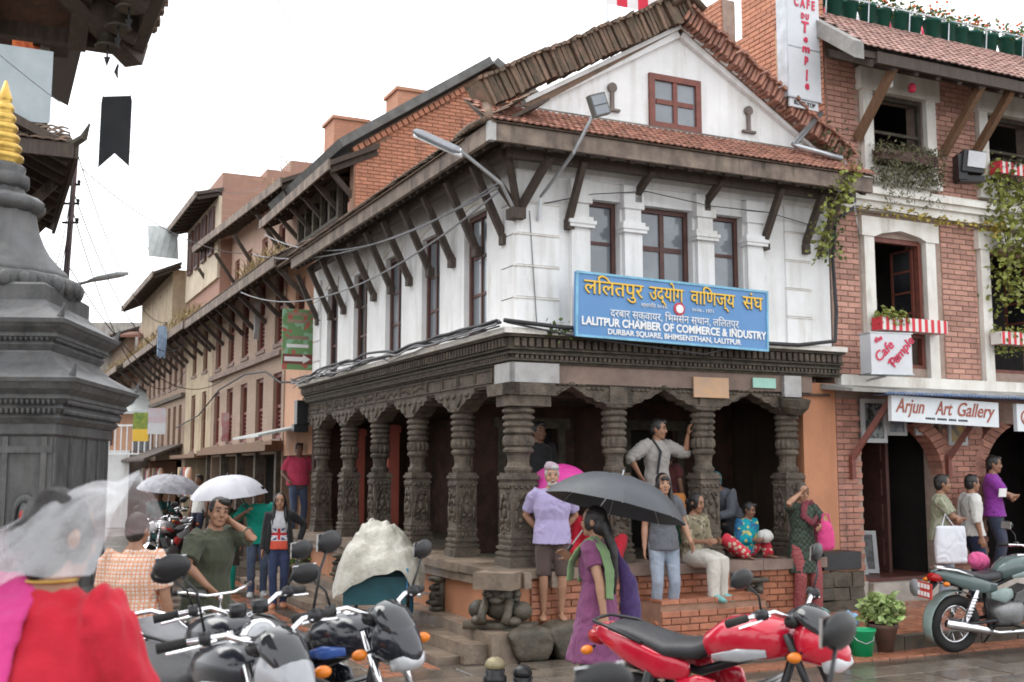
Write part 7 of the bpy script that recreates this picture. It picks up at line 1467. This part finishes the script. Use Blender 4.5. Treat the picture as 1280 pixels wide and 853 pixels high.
# ---- bicycle of the man in olive
def bicycle(label, loc, rotz):
    t = thing('bicycle', label, 'bicycle', loc, rotz); t.rotation_euler = (R(5),0,rotz)
    for x in (-.52,.54):
        w = B().torus((x,0,.34),.325,.018,'y',40,8).build('wheel', RUBBER, t, True); B().torus((x,0,.34),.3,.01,'y',40,6).build('rim', CHROME, w, True); q = B()
        for k in range(24): a = 2*math.pi*k/24; q = B(); q.tube([(x+.02*math.cos(a+1),.03*(-1)**k,.34+.02*math.sin(a+1)),(x+.3*math.cos(a),0,.34+.3*math.sin(a))],.0016,4); q.build('spoke', CHROME, w)
        pts = [(x+.36*math.cos(R(a)),0,.34+.36*math.sin(R(a))) for a in range(20,200,15)]; B().loft(pts,[(.03,.003)]*len(pts),xdir=(0,1,0),n=8).build('mudguard', CHROME, t, True)
    q = B(); q.tube([(-.52,.0,.34),(-.08,0,.3),(.36,0,.72),(-.2,0,.8),(-.08,0,.3)],.015,8); q.tube([(-.52,0,.34),(-.2,0,.8),(-.22,0,.92)],.012,8); q.build('frame', BLACKM, t, True)
    q = B(); q.tube([(.54,.05,.34),(.42,.05,.66),(.38,0,.72),(.34,0,.92)],.013,8); q.tube([(.54,-.05,.34),(.42,-.05,.66)],.013,8); q.build('fork', CHROME, t, True)
    q = B(); q.tube([(.12,-.3,1.02),(.3,-.26,1.04),(.38,-.1,1.0),(.38,.1,1.0),(.3,.26,1.04),(.12,.3,1.02)],.012,8); q.tube([(.34,0,.9),(.38,0,1.0)],.014,8); q.build('handlebar', CHROME, t, True)
    for s_ in (-1,1): B().tube([(.22,s_*.28,1.03),(.08,s_*.3,1.018)],.019,10).build('grip', RUBBER, t, True)
    q = B(); q.loft([(-.38,0,.93),(-.3,0,.95),(-.15,0,.95),(-.02,0,.94)],[(.1,.03),(.11,.04),(.05,.03),(.02,.015)],xdir=(0,1,0),n=14); q.build('saddle', SEATM, t, True)
    q = B(); q.tube([(-.2,.09,.3),(-.08,.09,.3)],.01,6); q.lathe((-.08,.05,.3),[(.001,-.01),(.09,-.01),(.09,.01),(.001,.01)],20,axis='y'); q.tube([(.04,-.12,.22),(.04,-.2,.22)],.02,6); q.build('crank', CHROME, t)
    q = B(); q.tube([(-.3,.07,.78),(-.78,.07,.78),(-.78,-.07,.78),(-.3,-.07,.78)],.008,6); q.tube([(-.52,.07,.34),(-.7,.07,.78)],.006,5); q.tube([(-.52,-.07,.34),(-.7,-.07,.78)],.006,5); q.build('rack', CHROME, t)
bicycle('black bicycle with chrome mudguards that the man in olive leans on', (-2.28,8.75,0), R(-58))

# ---- covered hand cart beside the steps
ct = thing('hand_cart','blue hand cart with boxes under a dirty white plastic cover beside the steps','cart',(-1.5,12.75,0),CA+R(66))
CBL = mat('cart_blue_paint',(.03,.17,.30),(.04,.24,.42),scale=5,rough=.5); CTE = mat('cart_teal_paint',(.02,.10,.12),(.015,.07,.09),rough=.6)
B().box(-.48,-.34,.46,.48,.34,.76).build('box', CTE, ct)
q = B(); q.box(-.5,-.365,.56,-.1,-.34,.85); q.box(.28,-.37,.5,.5,-.34,.78); q.build('blue_panel', CBL, ct)
for sx in (-.44,.44):
    for sy in (-.3,.3): B().tube([(sx,sy,.46),(sx,sy,0)],.02,6).build('leg', STEEL if sx<0 else BLACKM, ct)
q = B(); q.tube([(.1,-.36,.3),(.1,-.36,.85),(.22,-.36,.9),(.26,-.36,.6),(.26,-.36,.3)],.018,6); q.build('handle', CBL, ct, True)
def tarp(i,j):
    a = i/44*2*math.pi; f = j/14; r0 = .12+.9*f; x = .62*math.copysign(abs(math.cos(a))**.6,math.cos(a))*min(1,r0); y = .5*math.copysign(abs(math.sin(a))**.6,math.sin(a))*min(1,r0); top = 1.32-.34*min(1,f*1.35)**2.2
    z = top if f < .74 else top-(f-.74)*1.25*(1+.5*math.sin(a*3+1)); n1 = noise.noise(Vector((x*3,y*3,f*3)))*.09+(abs(noise.noise(Vector((x*6+2,y*6,f*5))))-.2)*.14+noise.noise(Vector((x*14,y*14,f*8)))*.025
    return (x*(1+n1*.6)+.03*math.sin(a*5)*f, y*(1+n1*.6), z+n1)
q = B(); q.ring_loft([[tarp(i,j) for i in range(44)] for j in range(15)],cap=False); o = q.build('plastic_cover', mat('dirty_white_tarpaulin',(.50,.48,.42),(.36,.34,.28),scale=5,rough=.35,bump=.6,bscale=18,bdist=.03), ct, True)
ss = o.modifiers.new('s','SUBSURF'); ss.levels = 1; ss.render_levels = 1

# ---- bollards
def bollard(label, x, y, h, brass):
    t = thing('bollard', label, 'bollard', (x,y,0), 0, 'street bollards')
    B().lathe((0,0,0),[(.1,0),(.1,.06),(.075,.09),(.07,h-.2),(.09,h-.18),(.09,h-.14),(.07,h-.13),(.08,h-.09),(.06,h-.085)],20).build('post', BLACKM, t, True)
    q = B(); q.lathe((0,0,h-.09),[(.055,0),(.075,.015),(.075,.04),(.06,.07),(.03,.088),(.005,.092)],20); q.build('cap', GOLD if brass==1 else (mat('dull_cream_brass',(.38,.33,.2),(.26,.22,.13),rough=.5,metal=.3) if brass==2 else BLACKM), t, True)
bollard('black bollard with dull cream cap beside the all-black one', -.13, 8.65, .5, 2); bollard('all black bollard beside the cream capped one', .08, 8.72, .43, 0); bollard('black bollard with brass cap between the motorcycles', -1.46, 8.6, .5, 1)

# ---- pavement things
t = thing('green_bucket','bright green plastic bucket on the street by the kerb','bucket',L(2.98,-1.95,.016)); PG = mat('green_plastic',(.0,.36,.14),(.0,.32,.12),rough=.35,bump=0)
q = B(); q.lathe((0,0,0),[(.001,0),(.1,0),(.135,.25),(.145,.255),(.145,.27),(.13,.27),(.125,.25),(.095,.015),(.001,.012)],28); q.build('body', PG, t, True); q = B(); q.tube([(-.14,0,.25),(-.08,-.12,.17),(.0,-.145,.14),(.08,-.12,.17),(.14,0,.25)],.004,5); q.build('handle', STEEL, t)
q = B(); [q.ell((random.uniform(-.05,.05),random.uniform(-.05,.05),.08+random.uniform(-.02,.04)),(.07,.06,.06),10,8) for _ in range(5)]; q.ell((0,0,.16),(.03,.03,.04)); o = obj('blue_plastic_bag', voxelize(q,.01,'blue_plastic_bag',mat('pale_blue_polythene',(.2,.42,.68),(.3,.52,.75),scale=9,rough=.3),wr=.02,wf=22)); tag(o,'crumpled pale blue plastic bag on the wet brick pavement','bag'); o.location = L(3.35,-1.35,.19)
t = thing('potted_plant','leafy potted plant with pale green leaves on the kerb beside the green bucket','plant',L(3.38,-1.83,.016))
q = B(); q.lathe((0,0,0),[(.001,0),(.1,0),(.15,.24),(.165,.25),(.165,.29),(.14,.29),(.13,.26),(.001,.25)],22); q.build('pot', mat('dark_clay_pot',(.13,.07,.05),(.08,.05,.04),rough=.7), t, True)
PALEL = mat('pale_variegated_leaf',(.36,.42,.18),(.17,.27,.07),scale=25,rough=.45,bump=0,vary=.3); q = B(); pts = []
while len(pts) < 430:
    a = Vector((random.gauss(0,1),random.gauss(0,1),random.gauss(0,1))).normalized()*random.uniform(.6,1)
    if a.z > -.55: pts.append((a.x*.22,a.y*.22,.42+a.z*.18))
leaf_cloud(q,pts,.085,.15,.75); q.build('crown', PALEL, t, kind='stuff'); q = B(); [q.tube([(0,0,.25),(random.uniform(-.12,.12),random.uniform(-.12,.12),.45)],.006,4) for _ in range(8)]; q.build('stems', LEAF, t)
t = thing('potted_plant','small potted plant on the stone steps of the lane arcade','plant',L(-.78,6.75,.19)); B().lathe((0,0,0),[(.001,0),(.08,0),(.11,.17),(.12,.2),(.1,.2),(.001,.18)],16).build('pot', MATS['dark_clay_pot'], t, True)
q = B(); leaf_cloud(q,[(random.gauss(0,.09),random.gauss(0,.09),.28+random.gauss(0,.07)) for _ in range(120)],.09,0,.5); q.build('crown', LEAF, t, kind='stuff')
for (u,v,c,lab) in ((2.72,-.98,(.6,.5,.2),'crumpled yellow paper litter by the brick step'),(2.9,-1.0,(.3,.6,.5),'pale green litter scrap by the brick step'),(2.78,-1.12,(.6,.55,.48),'whitish litter scrap lying on the brick pavement')):
    q = B(); q.ell((0,0,.03),(.06,.05,.035),8,6); o = obj('litter', voxelize(q,.01,'litter',mat('litter_%d'%int(c[0]*100+c[2]*7),c,rough=.5,bump=0),wr=.03,wf=30)); tag(o,lab,'litter'); o.location = L(u,v,zs(v))
B()
t = tag(B().box(-.16,-.06,0,.16,.06,.07).build('loose_brick', BRICKR),'loose red brick lying on the platform beside the seated girl','brick'); t.location = L(2.2,-.3,PZ); t.rotation_euler = (0,0,CA+R(8))

# ---- framed pictures of the gallery
def frame(label, loc, w, h, rx, rz, art, fm=None):
    t = thing('framed_picture', label, 'picture', loc, rz, 'gallery pictures'); t.rotation_euler = (rx,0,rz); q = B(); e = min(w,h)*.13
    for bx in ((-w/2,-.015,0,w/2,.015,e),(-w/2,-.015,h-e,w/2,.015,h),(-w/2,-.015,e,-w/2+e,.015,h-e),(w/2-e,-.015,e,w/2,.015,h-e)): q.box(*bx)
    q.build('frame', fm or mat('pale_picture_frame',(.42,.43,.43),(.36,.37,.37),rough=.5), t); B().box(-w/2+e,.0,e,w/2-e,.01,h-e).build('picture', art, t)
ART = [mat('art_%d'%i,a,b_,scale=7,rough=.4,bump=0,contrast=(.45,.55)) for i,(a,b_) in enumerate((((.02,.022,.02),(.2,.22,.22)),((.13,.16,.2),(.25,.26,.26)),((.3,.3,.28),(.2,.2,.19)),((.3,.2,.05),(.05,.045,.03)),((.05,.13,.3),(.02,.05,.04)),((.04,.04,.045),(.1,.1,.1))))]
frame('large framed picture hung high on the left gallery pier', L(5.02,-.08,2.26),.42,.56,0,CA,ART[0]); frame('small framed picture hung second under the gallery sign', L(5.5,.02,2.36),.34,.4,0,CA,ART[1]); frame('small pale framed picture hung third under the gallery sign', L(5.98,.02,2.37),.32,.36,0,CA,ART[2]); frame('framed gold toned picture hung under the right end of the gallery sign', L(6.5,-.06,2.24),.34,.46,0,CA,ART[3])
frame('framed blue picture leaning inside the gallery door', L(5.02,.3,.56),.42,.44,R(-10),CA+R(12),ART[4]); frame('dark framed mirror leaning behind the blue picture', L(5.3,.5,.56),.4,.56,R(-12),CA-R(28),ART[5]); frame('grey backed frame leaning at the rear of the gallery door stack', L(5.05,.62,.56),.45,.62,R(-8),CA,ART[5])

# ================================================================== plants on the buildings
random.seed(21)
def stripe_planter(label, u0, u1, v, z, leafm, dense, hang):
    t = thing('window_planter', label, 'planter', L((u0+u1)/2,v,z), CA); w = u1-u0; q = B(); q.box(-w/2,-.09,0,w/2,.09,.17); q.build('box', pattern_mat('red_white_stripe','stripe',((.62,.05,.07),(.7,.68,.64)),scale=9), t)
    q = B(); leaf_cloud(q,[(random.uniform(-w/2,w/2*dense),random.uniform(-.12,.1),.17+abs(random.gauss(0,.05))-random.random()**2*hang) for _ in range(int(500*w))],.055,.4); q.build('foliage', leafm, t, kind='stuff'); return t
stripe_planter('red and white striped planter across the open cafe window', 5.02, 6.16, -.2, 3.7, LEAFY, -.2, .12)
stripe_planter('striped planter overgrown with yellow green leaves at the right edge window', 7.15, 8.4, -.2, 3.62, LEAFY, 1, .35)
stripe_planter('striped planter with trailing leaves below the upper right window', 7.3, 8.5, -.2, 6.02, LEAFD, .6, .4)
t = thing('window_planter','planter of dense brown green trailing plants under the upper cafe window','planter',L(5.68,-.14,5.68),CA); B().box(-.5,-.1,.3,.5,.08,.44).build('box', FRAME, t); q = B()
leaf_cloud(q,[(random.uniform(-.58,.58),random.uniform(-.2,.05),random.uniform(.02,.55)) for _ in range(1900)],.06,.9,.3); leaf_cloud(q,[(random.uniform(-.55,.55),random.uniform(-.16,-.08),random.uniform(-.3,.1)) for _ in range(260)],.06,1.2,.25); q.build('foliage', LEAFD, t, kind='stuff')
def vine(label, pts, spread, n, size, m, stem=True):
    t = thing('climbing_vine', label, 'vine', (0,0,0)); P = [L(*p) for p in pts]; q = B(); q.tube(P,.008,5); q.build('stem', mat('vine_stem',(.1,.07,.045)), t); q = B(); L_ = []
    for _ in range(n):
        f = random.random()*(len(P)-1); i = int(f); p_ = P[i].lerp(P[i+1],f-i); L_.append(p_+Vector((random.gauss(0,spread),random.gauss(0,spread*.5),random.gauss(0,spread))))
    leaf_cloud(q,L_,size,.5,.7); q.build('foliage', m, t, kind='stuff')
vine('yellow green vine hanging in front of the right hand cafe windows', [(7.35,-.22,6.1),(7.3,-.24,5.7),(7.32,-.26,5.3),(7.42,-.24,4.9),(7.4,-.22,4.5),(7.45,-.2,4.2)], .14, 620, .085, LEAFY)
vine('second strand of vine at the right picture edge', [(7.7,-.22,6.0),(7.75,-.24,5.6),(7.8,-.24,5.2),(7.75,-.2,4.9)], .12, 300, .08, LEAFY)
vine('yellowing vine creeping along the cornice of the brick building', [(4.75,-.2,5.3),(5.6,-.22,5.27),(6.4,-.24,5.25),(7.1,-.24,5.24),(7.35,-.24,5.26)], .035, 260, .06, mat('yellow_leaf',(.42,.3,.05),(.25,.22,.05),scale=20,rough=.5,bump=0,vary=.3))
vine('leafy vine dangling from the right end of the white eave', [(4.2,-.66,5.62),(4.1,-.7,5.4),(3.95,-.66,5.15),(3.95,-.5,4.8),(4.0,-.35,4.55)], .09, 230, .075, LEAFY)
vine('weeds growing on the roof valley between the white and brick buildings', [(4.3,.1,6.35),(4.4,.05,6.2),(4.45,-.1,6.05),(4.5,-.2,5.9)], .13, 420, .06, LEAFD)
vine('dark leaves hanging under the right end of the white eave', [(4.35,-.2,5.2),(4.38,-.15,4.9),(4.36,-.12,4.6)], .07, 110, .06, LEAF)
vine('tuft of green leaves on the cornice at the white corner', [(.2,-.33,3.46),(.42,-.34,3.44)], .05, 60, .05, LEAF)
q = B(); blades(q,[L(random.uniform(-.2,4.4),random.uniform(.02,.1),6.0) for _ in range(240)],.05,.5,.004); tag(q.build('moss_grass',LEAFD,None,kind='stuff'),'thin moss and grass along the foot of the white gable','grass')
q = B(); bl = []
for (va,vb,u,z,n) in ((9,12.5,-.6,5.8,500),(17.2,31,-.68,5.85,1100),(12,24,.4,8.5,60),(31,42,-.9,5.8,400)): bl += [L(u+random.uniform(-.05,.5),random.uniform(va,vb),z+random.uniform(0,.12)) for _ in range(n)]
blades(q,bl,.32,.5,.01); tag(q.build('roof_grass',STRAW,None,kind='stuff'),'dry straw coloured grass growing along the lane eaves','grass')
# green flower pots along the terrace
FLW = mat('orange_flower',(.75,.2,.02),(.7,.08,.03),scale=30,rough=.6,bump=0,vary=.3); GPOT = mat('dark_green_pot',(.0,.085,.06),(.0,.065,.045),rough=.45,bump=0)
def flower_pot(u, i):
    t = thing('flower_pot', ORD[i]+' dark green flower pot on the roof terrace, counted from the vertical sign', 'plant', L(u,.3+random.uniform(-.03,.03),8.06), random.uniform(0,6), 'flower pots along the roof terrace')
    B().lathe((0,0,0),[(.001,0),(.09,0),(.13,.22),(.14,.22),(.14,.26),(.12,.26),(.001,.22)],14).build('pot', GPOT, t, True)
    q = B(); leaf_cloud(q,[(random.gauss(0,.09),random.gauss(0,.09),.34+random.gauss(0,.07)) for _ in range(90)],.07,-.1,.45); q.build('foliage', LEAF, t, kind='stuff')
    q = B(); [q.ell((random.gauss(0,.09),random.gauss(0,.09),.42+random.gauss(0,.05)),.022,6,4) for _ in range(random.choice((3,8,12)))]; q.build('flowers', FLW, t, kind='stuff')
for i in range(15): flower_pot(4.62+i*.3, i)
# red and white canopies on the terrace
def canopy(label, u, v, z, w, h):
    t = thing('terrace_canopy', label, 'canopy', L(u,v,z), CA); RDC = clothm('red_canvas',(.6,.03,.06),(.52,.025,.05)); WHC = clothm('white_canvas',(.7,.68,.68),(.62,.6,.6)); n_ = 8
    for i in range(n_):
        q = B(); x0 = -w/2+w*i/n_; x1 = x0+w/n_; q.sheet([[(x0,-.8,0),(x1,-.8,0)],[(x0,-.79,.25),(x1,-.79,.25)],[(x0*.85,-.3,h*.6),(x1*.85,-.3,h*.6)],[(x0*.6,.3,h),(x1*.6,.3,h)]]); q.build('canvas_strip', RDC if i%2 else WHC, t)
    for sx in (-.48,.48): B().tube([(sx*w,-.78,-1.4),(sx*w,-.78,0)],.025,6).build('pole', STEEL, t)
canopy('red and white striped canopy over the cafe terrace', 7.6, 2.6, 8.75, 4.2, 1.1); canopy('red and white canopy top behind the white gable', 4.2, 4.6, 9.35, 1.6, .8)
# cloths and small things on the lane fronts
cloth('drying_cloth','pale blue cloth hanging from the grassy eave in the lane','cloth',-.95,-.7,21.6,5.1,6.0,mat('pale_blue_cloth',(.35,.45,.6),rough=.9),.05)
cloth('drying_cloth','white cloth hanging in a dark window of the pink house','cloth',-.06,.06,13.15,4.75,5.6,mat('white_hanging_cloth',(.6,.6,.6),rough=.9),.02)
cloth('drying_cloth','pink and white cloth hanging from a lower window of the pink house','cloth',-.1,.08,16.3,2.6,3.3,mat('pink_white_cloth',(.6,.2,.22),(.6,.55,.52),scale=5,rough=.9),.03)
q = B(); q.box(-.12,-.1,0,.12,.1,.42); q.tube([(0,0,.42),(.05,0,.52),(.1,0,.5)],.01,5); q.box(-.16,-.06,-.14,.1,.1,0); o = tag(q.build('meter_box', BLACKM),'black box hung at the far end of the lane arcade beam','box'); o.location = L(-.2,8.4,2.72); o.rotation_euler = (0,0,CA)
q = B(); q.prism([(-.9,2.5),(.1,2.72),(.1,2.76),(-.9,2.54)],'xz',8.7,10.9); t = at_corner(q.build('tin_awning', tin)); tag(t,'small tin awning over the doorway beside the arcade','awning')
for i,(v,lab) in enumerate(((19.5,'hanging goods beside the ochre shop front'),(24.5,'hanging goods under the brown house awning'),(27,'bundle of goods hung furthest down the lane'))):
    t = thing('hanging_goods',lab,'goods',L(-.4,v,1.2),CA); 
    for k in range(6): B().loft([(0,k*.3-.8,0),(0,k*.3-.8,.1),(0,k*.3-.8,.6+.1*(k%3)),(0,k*.3-.8,.8)],[(.05,.04),(.1,.07),(.08,.06),(.02,.02)],n=8).build('garment', (PEACH,PLASTER2,REDPOST,JEAN,FASCIA,YELLOWP)[k], t, True)
